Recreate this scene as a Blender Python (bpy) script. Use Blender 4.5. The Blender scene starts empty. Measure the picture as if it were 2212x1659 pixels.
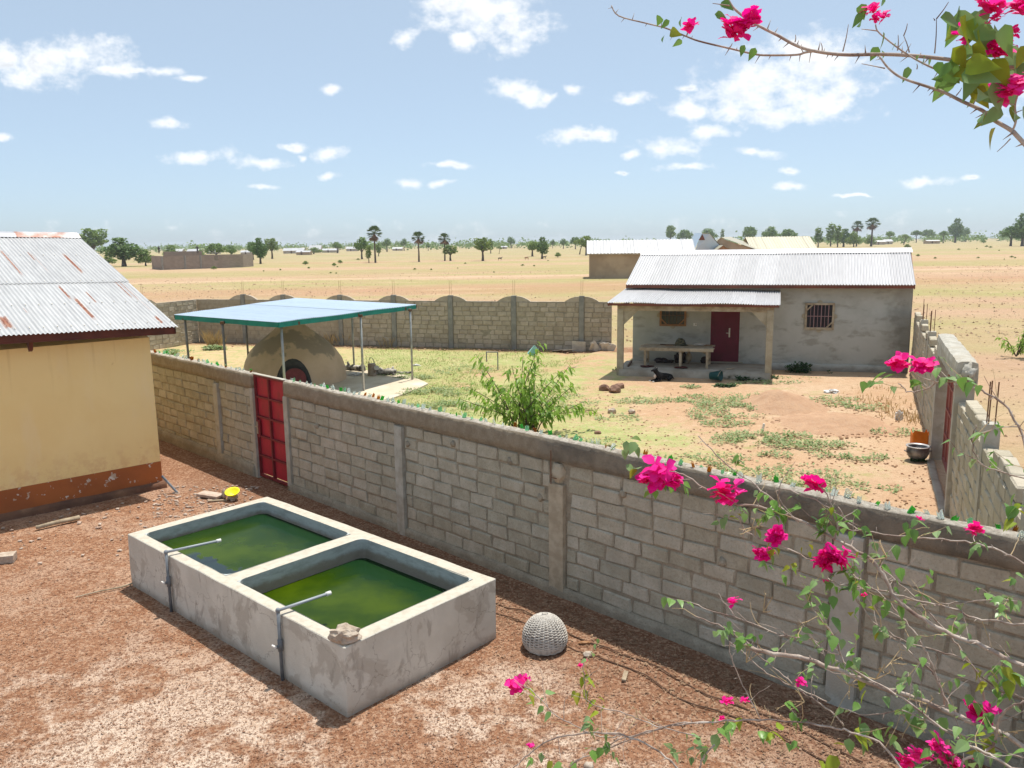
import bpy, bmesh, math, random
from mathutils import Vector, Matrix, noise as mnoise
random.seed(7)
R = math.radians
S = bpy.context.scene
COL = S.collection

# ------------------------------------------------------------------ camera
F_PX, CX, CY, EYE = 1750.0, 1106.0, 829.5, 4.9
PITCH = math.atan((829.5-524.0)/F_PX); ROLL = R(0.75)
_F = Vector((0, math.cos(PITCH), -math.sin(PITCH)))
_R0 = Vector((1, 0, 0)); _U0 = _R0.cross(_F)
_c, _s = math.cos(ROLL), math.sin(ROLL)
_R = _R0*_c - _U0*_s; _U = _R0*_s + _U0*_c
cam = bpy.data.cameras.new('camera'); camo = bpy.data.objects.new('camera', cam); COL.objects.link(camo)
cam.sensor_width = 36; cam.lens = F_PX/2212*36; cam.clip_end = 12000; cam.clip_start = 0.05
m = Matrix.Identity(4)
for i in range(3):
    m[i][0] = _R[i]; m[i][1] = _U[i]; m[i][2] = -_F[i]
m.translation = Vector((0, 0, EYE)); camo.matrix_world = m
S.camera = camo

def ray(u, v): return _F*F_PX + _R*(u-CX) - _U*(v-CY)
def gp(u, v, z=0.0):
    d = ray(u, v); t = (z-EYE)/d.z; return Vector((d.x*t, d.y*t, z))
def dp(u, v, Y):
    d = ray(u, v); t = Y/d.y; return Vector((d.x*t, Y, EYE+d.z*t))

# ------------------------------------------------------------------ light
SUN = Vector((0.14, 0.25, 1.0)).normalized()
SEL = math.asin(SUN.z); SAZ = math.atan2(SUN.x, SUN.y)
W = bpy.data.worlds.new('World'); S.world = W; W.use_nodes = True
sl = bpy.data.lights.new('sun', 'SUN'); sl.energy = 2.6; sl.angle = R(0.8); sl.color = (1, 0.95, 0.87)
so = bpy.data.objects.new('sun', sl); COL.objects.link(so)
so.rotation_euler = (-SUN).to_track_quat('-Z', 'Y').to_euler(); so.location = (0, 0, 60)
S.view_settings.view_transform = 'Standard'; S.view_settings.look = 'None'
S.view_settings.exposure = 1.05; S.view_settings.gamma = 1; S.view_settings.use_curve_mapping = False

def build_world():
    nt = W.node_tree; N = nt.nodes; L = nt.links; N.clear()
    out = N.new('ShaderNodeOutputWorld'); bg = N.new('ShaderNodeBackground')
    sky = N.new('ShaderNodeTexSky'); sky.sky_type = 'NISHITA'; sky.sun_disc = False
    sky.sun_elevation = SEL; sky.sun_rotation = SAZ
    sky.altitude = 0; sky.air_density = 0.5; sky.dust_density = 1.25; sky.ozone_density = 1.5
    bg.inputs['Strength'].default_value = 0.105
    tc = N.new('ShaderNodeTexCoord'); sep = N.new('ShaderNodeSeparateXYZ'); L.new(tc.outputs['Generated'], sep.inputs[0])
    def mth(op, a, b=None, c=None):
        n = N.new('ShaderNodeMath'); n.operation = op
        for i, x in enumerate((a, b, c)):
            if x is None: continue
            if isinstance(x, (int, float)): n.inputs[i].default_value = x
            else: L.new(x, n.inputs[i])
        return n.outputs[0]
    y = mth('MAXIMUM', sep.outputs['Y'], 0.02)
    p = mth('DIVIDE', sep.outputs['X'], y); q = mth('DIVIDE', sep.outputs['Z'], y)
    cv = N.new('ShaderNodeCombineXYZ'); L.new(p, cv.inputs[0]); L.new(q, cv.inputs[1])
    def noise(vec, sc, det=6, rough=0.55, dist=0.0):
        n = N.new('ShaderNodeTexNoise'); n.inputs['Scale'].default_value = sc; n.inputs['Detail'].default_value = det
        n.inputs['Roughness'].default_value = rough; n.inputs['Distortion'].default_value = dist
        L.new(vec, n.inputs['Vector']); return n
    # small warp so cloud outlines are never plain ellipses
    wn = noise(cv.outputs[0], 14, 4)
    wsub = N.new('ShaderNodeVectorMath'); wsub.operation = 'SUBTRACT'; L.new(wn.outputs['Color'], wsub.inputs[0]); wsub.inputs[1].default_value = (.5, .5, .5)
    wsc = N.new('ShaderNodeVectorMath'); wsc.operation = 'MULTIPLY'; L.new(wsub.outputs[0], wsc.inputs[0]); wsc.inputs[1].default_value = (.05, .03, 0)
    wad = N.new('ShaderNodeVectorMath'); wad.operation = 'ADD'; L.new(wsc.outputs[0], wad.inputs[0]); L.new(cv.outputs[0], wad.inputs[1])
    sq = N.new('ShaderNodeVectorMath'); sq.operation = 'MULTIPLY'; L.new(cv.outputs[0], sq.inputs[0]); sq.inputs[1].default_value = (1, 1.35, 1)
    fb = noise(sq.outputs[0], 26, 9, 0.62)
    CL = [(1700,165,150,62),(1765,130,120,48),(1600,215,110,42),(1500,246,55,18),(1650,243,170,24),(1800,210,90,45),(1720,105,75,28),
          (1535,290,50,16),(1465,322,75,22),(1380,332,34,8),(1035,22,120,48),(1085,60,100,42),(1000,78,34,20),(955,5,42,30),(883,77,30,15),
          (95,130,120,42),(185,122,85,38),(235,150,70,17),(15,130,70,40),(35,166,48,17),(300,152,32,6),(350,152,40,13),(400,163,48,7),
          (714,188,20,9),(362,269,42,16),(12,298,22,9),(437,334,64,15),(562,352,62,12),(625,316,42,8),(658,335,14,7),(718,332,44,16),(711,379,22,10),
          (570,400,30,6),(970,361,56,7),(885,396,32,12),(950,398,28,8),(1125,200,66,25),(1180,206,34,12),(1235,192,30,12),(1245,292,66,18),(1290,290,40,15),
          (1355,208,42,11),(1485,198,32,9),(1485,364,60,9),(1625,330,42,12),(1700,372,28,8),(1712,404,44,10),(1850,420,40,4),(1995,388,62,12),(2090,380,22,6),
          (1345,371,18,5),(2180,200,60,40)]
    mn = None; low = None
    for (u, v, a, b) in CL:
        d = ray(u, v); p0, q0 = d.x/d.y, d.z/d.y
        a_, b_ = a/F_PX*1.25, b/F_PX*1.34
        mp = N.new('ShaderNodeMapping'); mp.inputs['Location'].default_value = (-p0/a_, -q0/b_, 0); mp.inputs['Scale'].default_value = (1/a_, 1/b_, 0)
        L.new(wad.outputs[0], mp.inputs['Vector'])
        ln = N.new('ShaderNodeVectorMath'); ln.operation = 'LENGTH'; L.new(mp.outputs[0], ln.inputs[0])
        mn = ln.outputs['Value'] if mn is None else mth('MINIMUM', mn, ln.outputs['Value'])
    # the rest of the sky carries the same sort of scattered clouds
    gn = noise(tc.outputs['Generated'], 3.2, 7, 0.55); 
    fr = mth('GREATER_THAN', mth('ABSOLUTE', mth('SUBTRACT', p, 0.0)), 0.72)
    up = mth('GREATER_THAN', q, 0.36); bk = mth('LESS_THAN', sep.outputs['Y'], 0.05)
    outside = mth('MAXIMUM', mth('MAXIMUM', fr, up), bk)
    gfar = mth('MULTIPLY', mth('SUBTRACT', gn.outputs['Fac'], 0.57), 4.0)
    gfar = mth('MULTIPLY', mth('ADD', gfar, mth('MULTIPLY', mth('SUBTRACT', outside, 1.0), 9.0)), mth('GREATER_THAN', sep.outputs['Z'], 0.03))
    dens = mth('MAXIMUM', mth('SUBTRACT', 1.0, mn), gfar)
    dens = mth('ADD', dens, mth('MULTIPLY', mth('SUBTRACT', fb.outputs['Fac'], 0.5), 2.6))
    mr = N.new('ShaderNodeMapRange'); mr.interpolation_type = 'SMOOTHSTEP'; L.new(dens, mr.inputs['Value'])
    mr.inputs['From Min'].default_value = 0.05; mr.inputs['From Max'].default_value = .95; mr.inputs['To Max'].default_value = 0.84
    sh = noise(sq.outputs[0], 15, 6, 0.6)
    upv = N.new('ShaderNodeVectorMath'); upv.operation = 'ADD'; L.new(sq.outputs[0], upv.inputs[0]); upv.inputs[1].default_value = (.004, .018, 0)
    fb2 = noise(upv.outputs[0], 26, 5, 0.6)
    under = mth('MULTIPLY', mth('SUBTRACT', fb2.outputs['Fac'], fb.outputs['Fac']), 1.3)
    core = mth('MULTIPLY', mth('MULTIPLY', mr.outputs[0], mr.outputs[0]), sh.outputs['Fac'])
    cr = N.new('ShaderNodeMapRange'); L.new(mth('ADD', core, mth('MULTIPLY', under, mr.outputs[0])), cr.inputs['Value']); cr.inputs['From Min'].default_value = 0.32; cr.inputs['From Max'].default_value = 0.58
    cc = N.new('ShaderNodeMix'); cc.data_type = 'RGBA'; L.new(cr.outputs[0], cc.inputs['Factor'])
    cc.inputs['A'].default_value = (5.3, 5.35, 5.4, 1); cc.inputs['B'].default_value = (3.75, 3.85, 4.0, 1)
    mx = N.new('ShaderNodeMix'); mx.data_type = 'RGBA'; L.new(mr.outputs[0], mx.inputs['Factor'])
    # thin high veil: whitens the clear sky evenly in every direction
    tn = N.new('ShaderNodeMix'); tn.data_type = 'RGBA'; tn.blend_type = 'MULTIPLY'; tn.inputs['Factor'].default_value = 1; L.new(sky.outputs[0], tn.inputs['A']); tn.inputs['B'].default_value = (.90, 1.0, .96, 1)
    vl = N.new('ShaderNodeMix'); vl.data_type = 'RGBA'; vl.inputs['Factor'].default_value = .58; L.new(tn.outputs['Result'], vl.inputs['A']); vl.inputs['B'].default_value = (2.8, 3.32, 3.78, 1)
    L.new(vl.outputs['Result'], mx.inputs['A']); L.new(cc.outputs['Result'], mx.inputs['B'])
    L.new(mx.outputs['Result'], bg.inputs['Color']); L.new(bg.outputs[0], out.inputs['Surface'])
build_world()

# ------------------------------------------------------------------ materials
class NT:
    def __init__(s, name):
        s.m = bpy.data.materials.new(name); s.m.use_nodes = True; s.N = s.m.node_tree.nodes; s.L = s.m.node_tree.links
        s.b = s.N['Principled BSDF']
        g = s.N.new('ShaderNodeNewGeometry'); s.pos = g.outputs['Position']
        tc = s.N.new('ShaderNodeTexCoord'); s.obj = tc.outputs['Object']; s.uv = tc.outputs['UV']
        oi = s.N.new('ShaderNodeObjectInfo'); s.rnd = oi.outputs['Random']
    def put(s, sock, x):
        if isinstance(x, (int, float)): sock.default_value = x
        elif isinstance(x, tuple): sock.default_value = x if len(x) == 4 or sock.type == 'VECTOR' else (*x, 1)
        else: s.L.new(x, sock)
    def mth(s, op, a, b=None, c=None):
        n = s.N.new('ShaderNodeMath'); n.operation = op
        for i, x in enumerate((a, b, c)):
            if x is not None: s.put(n.inputs[i], x)
        return n.outputs[0]
    def vec(s, op, a, b):
        n = s.N.new('ShaderNodeVectorMath'); n.operation = op; s.put(n.inputs[0], a); s.put(n.inputs[1], b); return n.outputs[0]
    def noise(s, v, sc, det=4, rough=0.55, dist=0.0, col=False):
        n = s.N.new('ShaderNodeTexNoise'); n.inputs['Scale'].default_value = sc; n.inputs['Detail'].default_value = det
        n.inputs['Roughness'].default_value = rough; n.inputs['Distortion'].default_value = dist; s.L.new(v, n.inputs['Vector'])
        return n.outputs['Color' if col else 'Fac']
    def voro(s, v, sc, feat='F1', out='Distance'):
        n = s.N.new('ShaderNodeTexVoronoi'); n.feature = feat; n.inputs['Scale'].default_value = sc; s.L.new(v, n.inputs['Vector']); return n.outputs[out]
    def rng(s, x, lo, hi, a=0.0, b=1.0, smooth=True):
        n = s.N.new('ShaderNodeMapRange'); n.interpolation_type = 'SMOOTHSTEP' if smooth else 'LINEAR'
        s.put(n.inputs['Value'], x); n.inputs['From Min'].default_value = lo; n.inputs['From Max'].default_value = hi
        n.inputs['To Min'].default_value = a; n.inputs['To Max'].default_value = b; return n.outputs[0]
    def mix(s, f, a, b, mode='MIX'):
        n = s.N.new('ShaderNodeMix'); n.data_type = 'RGBA'; n.blend_type = mode
        s.put(n.inputs['Factor'], f); s.put(n.inputs['A'], a); s.put(n.inputs['B'], b); return n.outputs['Result']
    def sep(s, v):
        n = s.N.new('ShaderNodeSeparateXYZ'); s.L.new(v, n.inputs[0]); return n.outputs
    def bump(s, h, st, dist):
        n = s.N.new('ShaderNodeBump'); n.inputs['Strength'].default_value = st; n.inputs['Distance'].default_value = dist
        s.L.new(h, n.inputs['Height'])
        if s.b.inputs['Normal'].is_linked: s.L.new(s.b.inputs['Normal'].links[0].from_socket, n.inputs['Normal'])
        s.L.new(n.outputs[0], s.b.inputs['Normal'])
    def fin(s, col, rough=0.9, metal=0.0, spec=0.3):
        s.put(s.b.inputs['Base Color'], col); s.put(s.b.inputs['Roughness'], rough); s.put(s.b.inputs['Metallic'], metal)
        s.b.inputs['Specular IOR Level'].default_value = spec; return s.m

def simple(name, base, rough=0.8, var=None, vs=6.0, bump=0.0, bs=60.0, bd=0.01, metal=0.0, spec=0.3, rand=0.0, crd='pos', var2=None, vs2=1.5):
    t = NT(name); v = getattr(t, crd)
    if rand and crd == 'obj': v = t.vec('ADD', v, t.vec('MULTIPLY', t.noise_rand() if False else _rv(t), (40, 40, 40)))
    col = base
    if var is not None: col = t.mix(t.rng(t.noise(v, vs, 6, 0.6), 0.35, 0.68), col, var)
    if var2 is not None: col = t.mix(t.rng(t.noise(v, vs2, 4, 0.6), 0.45, 0.7), col, var2)
    if rand:
        k = t.rng(t.rnd, 0, 1, 1-rand, 1+rand, False)
        n = t.N.new('ShaderNodeCombineXYZ')
        for i in range(3): t.L.new(k, n.inputs[i])
        col = t.mix(1.0, col, n.outputs[0], 'MULTIPLY')
    if bump: t.bump(t.noise(v, bs, 5, 0.65), bump, bd)
    return t.fin(col, rough, metal, spec)
def _rv(t):
    n = t.N.new('ShaderNodeCombineXYZ')
    for i in range(3): t.L.new(t.rnd, n.inputs[i])
    return n.outputs[0]

def block_mat(name, a, b, c, rand=0.11):
    t = NT(name); v = t.pos
    n1 = t.noise(v, 5, 6, 0.65); n2 = t.noise(v, 38, 5, 0.7); n3 = t.noise(v, 1.1, 4)
    col = t.mix(t.rng(n1, .35, .7), a, b); col = t.mix(t.rng(n2, .45, .75, 0, .7), col, c)
    col = t.mix(t.rng(n3, .5, .75, 0, .45), col, tuple(x*.72 for x in a))
    k = t.rng(t.rnd, 0, 1, 1-rand, 1+rand, False)
    cx = t.N.new('ShaderNodeCombineXYZ'); t.L.new(k, cx.inputs[0]); t.L.new(k, cx.inputs[1]); t.L.new(t.mth('POWER', k, 1.25), cx.inputs[2])
    col = t.mix(1.0, col, cx.outputs[0], 'MULTIPLY')
    t.bump(t.noise(v, 30, 6, 0.7), .8, .02); t.bump(t.noise(v, 140, 3, 0.7), .6, .006)
    return t.fin(col, .95, 0, .15)

M = {}
M['block'] = block_mat('sandcrete_block', (.395,.36,.28), (.49,.45,.36), (.27,.24,.185))
M['block_far'] = block_mat('weathered_block', (.42,.345,.265), (.51,.43,.335), (.33,.27,.205), .12)
M['block_light'] = block_mat('pale_block', (.43,.38,.29), (.5,.45,.35), (.36,.31,.235), .1)
M['mortar'] = block_mat('mortar', (.29,.25,.19), (.40,.35,.27), (.18,.15,.11), 0)
M['mortar_light'] = block_mat('pale_mortar', (.36,.31,.24), (.42,.37,.29), (.3,.255,.195), 0)
def coping_mat():
    t = NT('rough_coping'); v = t.pos; z = t.sep(v)[2]
    s = t.sep(v)
    along = t.mth('SUBTRACT', s[0], s[1])
    col = t.mix(t.rng(t.noise(v, 7, 6, .7), .35, .7), (.35,.285,.205), (.45,.375,.28))
    col = t.mix(t.rng(t.noise(v, 60, 4, .7), .5, .75, 0, .8), col, (.25,.195,.135))
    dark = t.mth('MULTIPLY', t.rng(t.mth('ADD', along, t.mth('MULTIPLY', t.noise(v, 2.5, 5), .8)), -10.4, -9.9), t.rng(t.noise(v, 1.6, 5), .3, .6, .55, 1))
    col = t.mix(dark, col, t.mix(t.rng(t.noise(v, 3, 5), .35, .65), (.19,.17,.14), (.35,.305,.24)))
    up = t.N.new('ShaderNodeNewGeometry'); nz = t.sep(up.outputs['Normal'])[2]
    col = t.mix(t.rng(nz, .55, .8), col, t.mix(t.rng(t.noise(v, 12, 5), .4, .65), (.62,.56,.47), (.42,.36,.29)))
    t.bump(t.noise(v, 28, 6, .75), 1.0, .05); t.bump(t.noise(v, 110, 3, .7), .7, .01)
    return t.fin(col, .95, 0, .15)
M['coping'] = coping_mat()
M['coping_far'] = simple('far_coping', (.42,.36,.28), .95, (.3,.25,.19), 4, .6, 40, .02)
M['column'] = simple('column_concrete', (.46,.44,.385), .92, (.34,.315,.26), 5, .6, 45, .012, var2=(.40,.36,.29), vs2=2)
M['column_tan'] = simple('tan_column_concrete', (.48,.41,.305), .92, (.36,.30,.215), 6, .8, 45, .015)
M['column_dark'] = simple('dark_column_concrete', (.22,.21,.19), .92, (.30,.285,.255), 3, .5, 40, .012)
M['concrete'] = None
def tank_mat():
    t = NT('cement_render'); v = t.pos; z = t.sep(v)[2]
    st = t.vec('MULTIPLY', v, (1, 1, .35))
    col = t.mix(t.rng(t.noise(v, 1.6, 5, .6), .35, .65), (.54,.52,.455), (.63,.61,.54))
    col = t.mix(t.rng(t.noise(v, 2.3, 7, .62, .5), .53, .60, 0, .7), col, (.42,.385,.325))
    col = t.mix(t.rng(t.noise(st, 4.2, 6, .62, .8), .57, .66, 0, .7), col, (.34,.31,.265))
    ck = t.voro(t.vec('ADD', v, t.vec('MULTIPLY', t.noise(v, 3, 5, .6, 0, True), (.5, .5, .5))), 1.5, 'DISTANCE_TO_EDGE')
    col = t.mix(t.rng(ck, .010, .003, 0, .55), col, (.25,.22,.18))
    col = t.mix(t.rng(t.noise(st, 9, 6, .65), .62, .72, 0, .5), col, (.56,.53,.48))
    col = t.mix(t.rng(t.mth('ADD', z, t.mth('MULTIPLY', t.noise(v, 4, 5), .12)), .06, .2, .6, 0), col, (.30,.22,.15))
    ng = t.N.new('ShaderNodeNewGeometry'); nz = t.sep(ng.outputs['Normal'])[2]
    top = t.mix(t.rng(t.noise(v, 9, 6, .7), .4, .7), (.53,.48,.395), (.43,.385,.305))
    col = t.mix(t.rng(nz, .6, .9), col, top)
    t.bump(t.noise(v, 14, 5, .65), .35, .03); t.bump(t.noise(v, 90, 4, .7), .35, .006)
    return t.fin(col, .9, 0, .2)
M['tank'] = tank_mat()
def basin_mat():
    t = NT('basin_plaster'); v = t.pos; z = t.sep(v)[2]
    zz = t.mth('ADD', z, t.mth('MULTIPLY', t.mth('SUBTRACT', t.noise(v, 6, 6, .7), .5), .12))
    col = t.mix(t.rng(t.noise(t.vec('MULTIPLY', v, (1, 1, 3)), 5, 6, .65), .4, .7), (.47,.49,.47), (.34,.35,.33))
    col = t.mix(t.rng(zz, .60, .69, .85, 0), col, (.25,.20,.15))
    t.bump(t.noise(v, 20, 5, .65), .5, .02)
    return t.fin(col, .85, 0, .25)
M['basin'] = basin_mat()
def water_mat():
    t = NT('green_water'); v = t.pos
    r = t.vec('SUBTRACT', v, (-5.637, 11.274, 0))
    def dot(d):
        n = t.N.new('ShaderNodeVectorMath'); n.operation = 'DOT_PRODUCT'; t.L.new(r, n.inputs[0]); n.inputs[1].default_value = d; return n.outputs['Value']
    x = dot((.7437, -.6685, 0)); y = dot((.6685, .7437, 0))
    n1 = t.mth('SUBTRACT', t.noise(v, 2.2, 5, .65), .5); n2 = t.mth('SUBTRACT', t.noise(v, 14, 4, .7), .5)
    wob = t.mth('ADD', t.mth('MULTIPLY', n1, .9), t.mth('MULTIPLY', n2, .16))
    # open water in the front corners; dark wall reflection painted in along other edges
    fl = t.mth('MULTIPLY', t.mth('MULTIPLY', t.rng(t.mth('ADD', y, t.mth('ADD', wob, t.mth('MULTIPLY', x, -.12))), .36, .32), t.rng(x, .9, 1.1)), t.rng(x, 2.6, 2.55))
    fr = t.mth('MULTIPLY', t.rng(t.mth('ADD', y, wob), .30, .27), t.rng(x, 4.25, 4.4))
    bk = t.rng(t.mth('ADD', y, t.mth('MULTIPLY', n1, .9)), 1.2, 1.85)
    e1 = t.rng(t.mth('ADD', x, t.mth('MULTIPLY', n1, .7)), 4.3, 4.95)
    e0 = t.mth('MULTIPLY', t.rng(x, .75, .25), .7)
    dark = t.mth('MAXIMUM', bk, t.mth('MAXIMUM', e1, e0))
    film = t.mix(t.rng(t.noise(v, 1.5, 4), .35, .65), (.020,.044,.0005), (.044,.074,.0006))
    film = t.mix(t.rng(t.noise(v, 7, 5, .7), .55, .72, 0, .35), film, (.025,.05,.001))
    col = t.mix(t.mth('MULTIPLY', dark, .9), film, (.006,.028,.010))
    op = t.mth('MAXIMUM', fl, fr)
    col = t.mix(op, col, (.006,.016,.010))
    t.bump(t.noise(v, 4, 3), .015, .02)
    t.b.inputs['IOR'].default_value = 1.33
    m_ = t.fin(col, t.rng(op, 0, 1, .16, .03), 0, .2)
    t.L.new(t.rng(op, 0, 1, .14, 1.0), t.b.inputs['Specular IOR Level'])
    return m_
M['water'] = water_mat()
def yard_mat():
    t = NT('laterite_yard'); v = t.pos; s = t.sep(v)
    big = t.noise(v, .45, 5, .6); med = t.noise(v, 3.2, 6, .7); fin = t.noise(v, 26, 5, .75)
    pale = t.rng(t.mth('ADD', big, t.mth('MULTIPLY', t.mth('SUBTRACT', med, .5), .75)), .455, .60)
# pale sand in the middle of the yard, leaf litter along the walls
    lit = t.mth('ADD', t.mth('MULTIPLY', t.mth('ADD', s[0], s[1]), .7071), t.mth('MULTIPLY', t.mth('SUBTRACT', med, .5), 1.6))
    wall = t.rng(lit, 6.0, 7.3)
    front = t.rng(t.mth('ADD', s[1], t.mth('MULTIPLY', med, 1.5)), 12.5, 7.0)
    pale = t.mth('MULTIPLY', pale, t.rng(front, 0, 1, .25, 1))
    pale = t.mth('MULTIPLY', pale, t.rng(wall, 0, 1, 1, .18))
    col = t.mix(t.rng(med, .35, .7), (.37,.185,.105), (.47,.26,.155))
    col = t.mix(pale, col, t.mix(med, (.86,.70,.56), (.76,.58,.44)))
    grit = t.rng(t.mth('ADD', t.noise(v, 46, 4, .8), t.mth('MULTIPLY', t.mth('SUBTRACT', t.noise(v, 6, 4, .7), .5), .3)), .52, .60)
    col = t.mix(t.mth('MULTIPLY', grit, .75), col, (.225,.105,.06))
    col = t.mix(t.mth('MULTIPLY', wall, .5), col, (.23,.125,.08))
    chip = t.voro(v, 34, 'F1', 'Color'); cs = t.sep(chip)[0]
    col = t.mix(t.rng(cs, .74, .80, 0, .5), col, (.60,.40,.27)); col = t.mix(t.rng(cs, .24, .18, 0, .6), col, (.20,.09,.05))
    spk = t.rng(t.noise(v, 80, 3, .8), .62, .7, 0, .6)
    col = t.mix(spk, col, (.62,.45,.32))
    t.bump(t.noise(v, 9, 5, .7), .5, .08); t.bump(fin, .9, .04); t.bump(t.noise(v, 90, 3, .8), .8, .012)
    return t.fin(col, 1, 0, .05)
M['yard'] = yard_mat()
def compound_mat():
    t = NT('compound_soil'); v = t.pos; s = t.sep(v)
    big = t.noise(v, .28, 5, .6); med = t.noise(v, 2.0, 6, .7); fin = t.noise(v, 20, 5, .75)
    col = t.mix(t.rng(big, .38, .62), (.49,.32,.195), (.53,.38,.25))
    col = t.mix(t.rng(med, .5, .72, 0, .75), col, (.42,.255,.16))
    # grass film: left half of the compound and patches
    gl = t.mth('ADD', t.mth('SUBTRACT', .5, t.mth('MULTIPLY', s[0], .11)), t.mth('ADD', t.mth('MULTIPLY', t.mth('SUBTRACT', big, .5), 3.0), t.mth('MULTIPLY', t.mth('SUBTRACT', med, .5), 2.2)))
    g = t.rng(gl, -.25, .55)
    gy = t.mix(t.rng(t.noise(v, 1.1, 5, .65), .4, .62), (.27,.37,.11), (.40,.42,.17))
    col = t.mix(t.mth('MULTIPLY', g, t.rng(fin, .3, .62, .35, .95)), col, gy)
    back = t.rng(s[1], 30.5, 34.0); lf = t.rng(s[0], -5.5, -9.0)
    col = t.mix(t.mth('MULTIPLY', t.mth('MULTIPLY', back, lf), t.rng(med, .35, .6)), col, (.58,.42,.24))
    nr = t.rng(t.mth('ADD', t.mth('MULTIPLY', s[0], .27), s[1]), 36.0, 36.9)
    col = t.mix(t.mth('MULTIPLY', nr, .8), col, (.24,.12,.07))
    col = t.mix(t.rng(t.noise(v, 5.5, 6, .75), .5, .68, 0, .7), col, (.40,.245,.15)); col = t.mix(t.rng(t.noise(v, 3.1, 6, .75), .52, .7, 0, .6), col, (.60,.45,.31))
    sp = t.rng(t.noise(v, 26, 4, .8), .55, .66, 0, .65); col = t.mix(sp, col, (.27,.155,.09))
    t.bump(t.noise(v, 6, 5, .7), .5, .08); t.bump(fin, .8, .03)
    return t.fin(col, 1, 0, .05)
M['compound'] = compound_mat()
def field_mat():
    t = NT('dry_field'); v = t.pos; s = t.sep(v)
    st = t.vec('MULTIPLY', v, (.35, 1, 1))
    big = t.noise(st, .018, 5, .6); b2 = t.noise(st, .06, 5, .65); med = t.noise(v, .8, 5, .7); fin = t.noise(v, 5, 5, .8)
    col = t.mix(t.rng(b2, .35, .65), (.455,.305,.20), (.475,.345,.22))
    col = t.mix(t.rng(t.mth('ADD', big, t.mth('MULTIPLY', t.mth('SUBTRACT', b2, .5), .5)), .42, .6, 0, .9), col, (.345,.315,.135))
    rr = t.noise(st, .03, 4, .6, .3)
    col = t.mix(t.rng(rr, .56, .68, 0, .7), col, (.42,.225,.135))
    yw = t.mth('ADD', s[1], t.mth('ADD', t.mth('MULTIPLY', s[0], -.10), t.mth('MULTIPLY', t.noise(v, .02, 3), 22)))
    col = t.mix(t.mth('MULTIPLY', t.rng(t.mth('ABSOLUTE', t.mth('SUBTRACT', yw, 132.0)), 3.5, 1.5), .7), col, (.56,.40,.27))
    col = t.mix(t.mth('MULTIPLY', t.rng(t.mth('ABSOLUTE', t.mth('SUBTRACT', yw, 100.0)), 13, 4), .55), col, (.42,.235,.145))
    col = t.mix(t.mth('MULTIPLY', t.rng(t.mth('ABSOLUTE', t.mth('SUBTRACT', yw, 163.0)), 22, 6), .6), col, (.33,.30,.13))
    # the far side of the plain is greener
    dist = t.rng(s[1], 170.0, 330.0)
    col = t.mix(t.mth('MULTIPLY', dist, .7), col, t.mix(t.rng(b2, .4, .6), (.315,.295,.145), (.395,.335,.19)))
    col = t.mix(t.rng(med, .52, .75, 0, .5), col, (.34,.22,.12)); col = t.mix(t.rng(fin, .58, .7, 0, .55), col, (.62,.45,.30))
    col = t.mix(t.rng(t.noise(v, 9, 4, .8), .6, .7, 0, .6), col, (.27,.17,.09))
    m2 = t.noise(t.vec('MULTIPLY', v, (.5, 1, 1)), .22, 5, .75)
    col = t.mix(t.rng(m2, .5, .68, 0, .55), col, (.43,.29,.18)); col = t.mix(t.rng(m2, .48, .34, 0, .5), col, (.56,.40,.26))
    t.bump(med, .7, .35); t.bump(fin, .8, .1)
    return t.fin(col, 1, 0, .05)
M['field'] = field_mat()
def yellow_mat():
    t = NT('yellow_paint'); v = t.pos
    col = t.mix(t.rng(t.noise(v, .8, 5, .6), .35, .7), (.92,.71,.33), (.88,.66,.29))
    col = t.mix(t.rng(t.noise(t.vec('MULTIPLY', v, (1, 1, .3)), 2.2, 5, .6), .5, .75, 0, .45), col, (.90,.72,.42))
    col = t.mix(t.rng(t.noise(v, 7, 5, .7), .66, .74, 0, .5), col, (.55,.33,.12))
    z = t.sep(v)[2]; run = t.noise(t.vec('MULTIPLY', v, (9, 9, .35)), 1.0, 5, .65)
    col = t.mix(t.mth('MULTIPLY', t.rng(run, .54, .72), t.rng(z, 1.9, 3.1, .0, .28)), col, (.62,.42,.17))
    col = t.mix(t.mth('MULTIPLY', t.rng(t.noise(v, 5, 5, .7), .45, .65), t.rng(z, 1.25, .55, 0, .55)), col, (.74,.46,.22))
    t.bump(t.noise(v, 2.2, 4), .2, .06); t.bump(t.noise(v, 10, 4), .15, .02); t.bump(t.noise(v, 120, 3), .15, .003)
    return t.fin(col, .75, 0, .3)
M['yellow'] = yellow_mat()
def brownband_mat():
    t = NT('brown_band_paint'); v = t.pos; z = t.sep(v)[2]
    col = t.mix(t.rng(t.noise(v, 2, 5), .35, .7), (.42,.13,.036), (.34,.105,.032))
    nn = t.noise(v, 3.4, 4, .6, .4); n2 = t.noise(v, 14, 4, .6)
    pk = t.rng(t.mth('ADD', nn, t.mth('ADD', t.mth('MULTIPLY', t.mth('SUBTRACT', n2, .5), .35), t.mth('MULTIPLY', t.mth('SUBTRACT', z, .5), .12))), .60, .61)
    col = t.mix(pk, col, t.mix(t.rng(t.noise(v, 9, 4), .35, .6), (.72,.66,.58), (.50,.38,.27)))
    t.bump(pk, -.4, .006); t.bump(t.noise(v, 15, 4), .15, .02)
    return t.fin(col, .7, 0, .3)
M['brown_band'] = brownband_mat()
M['footing'] = simple('soiled_footing', (.20,.10,.06), .95, (.10,.055,.04), 4, .6, 30, .02, var2=(.30,.16,.09), vs2=2)
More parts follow.
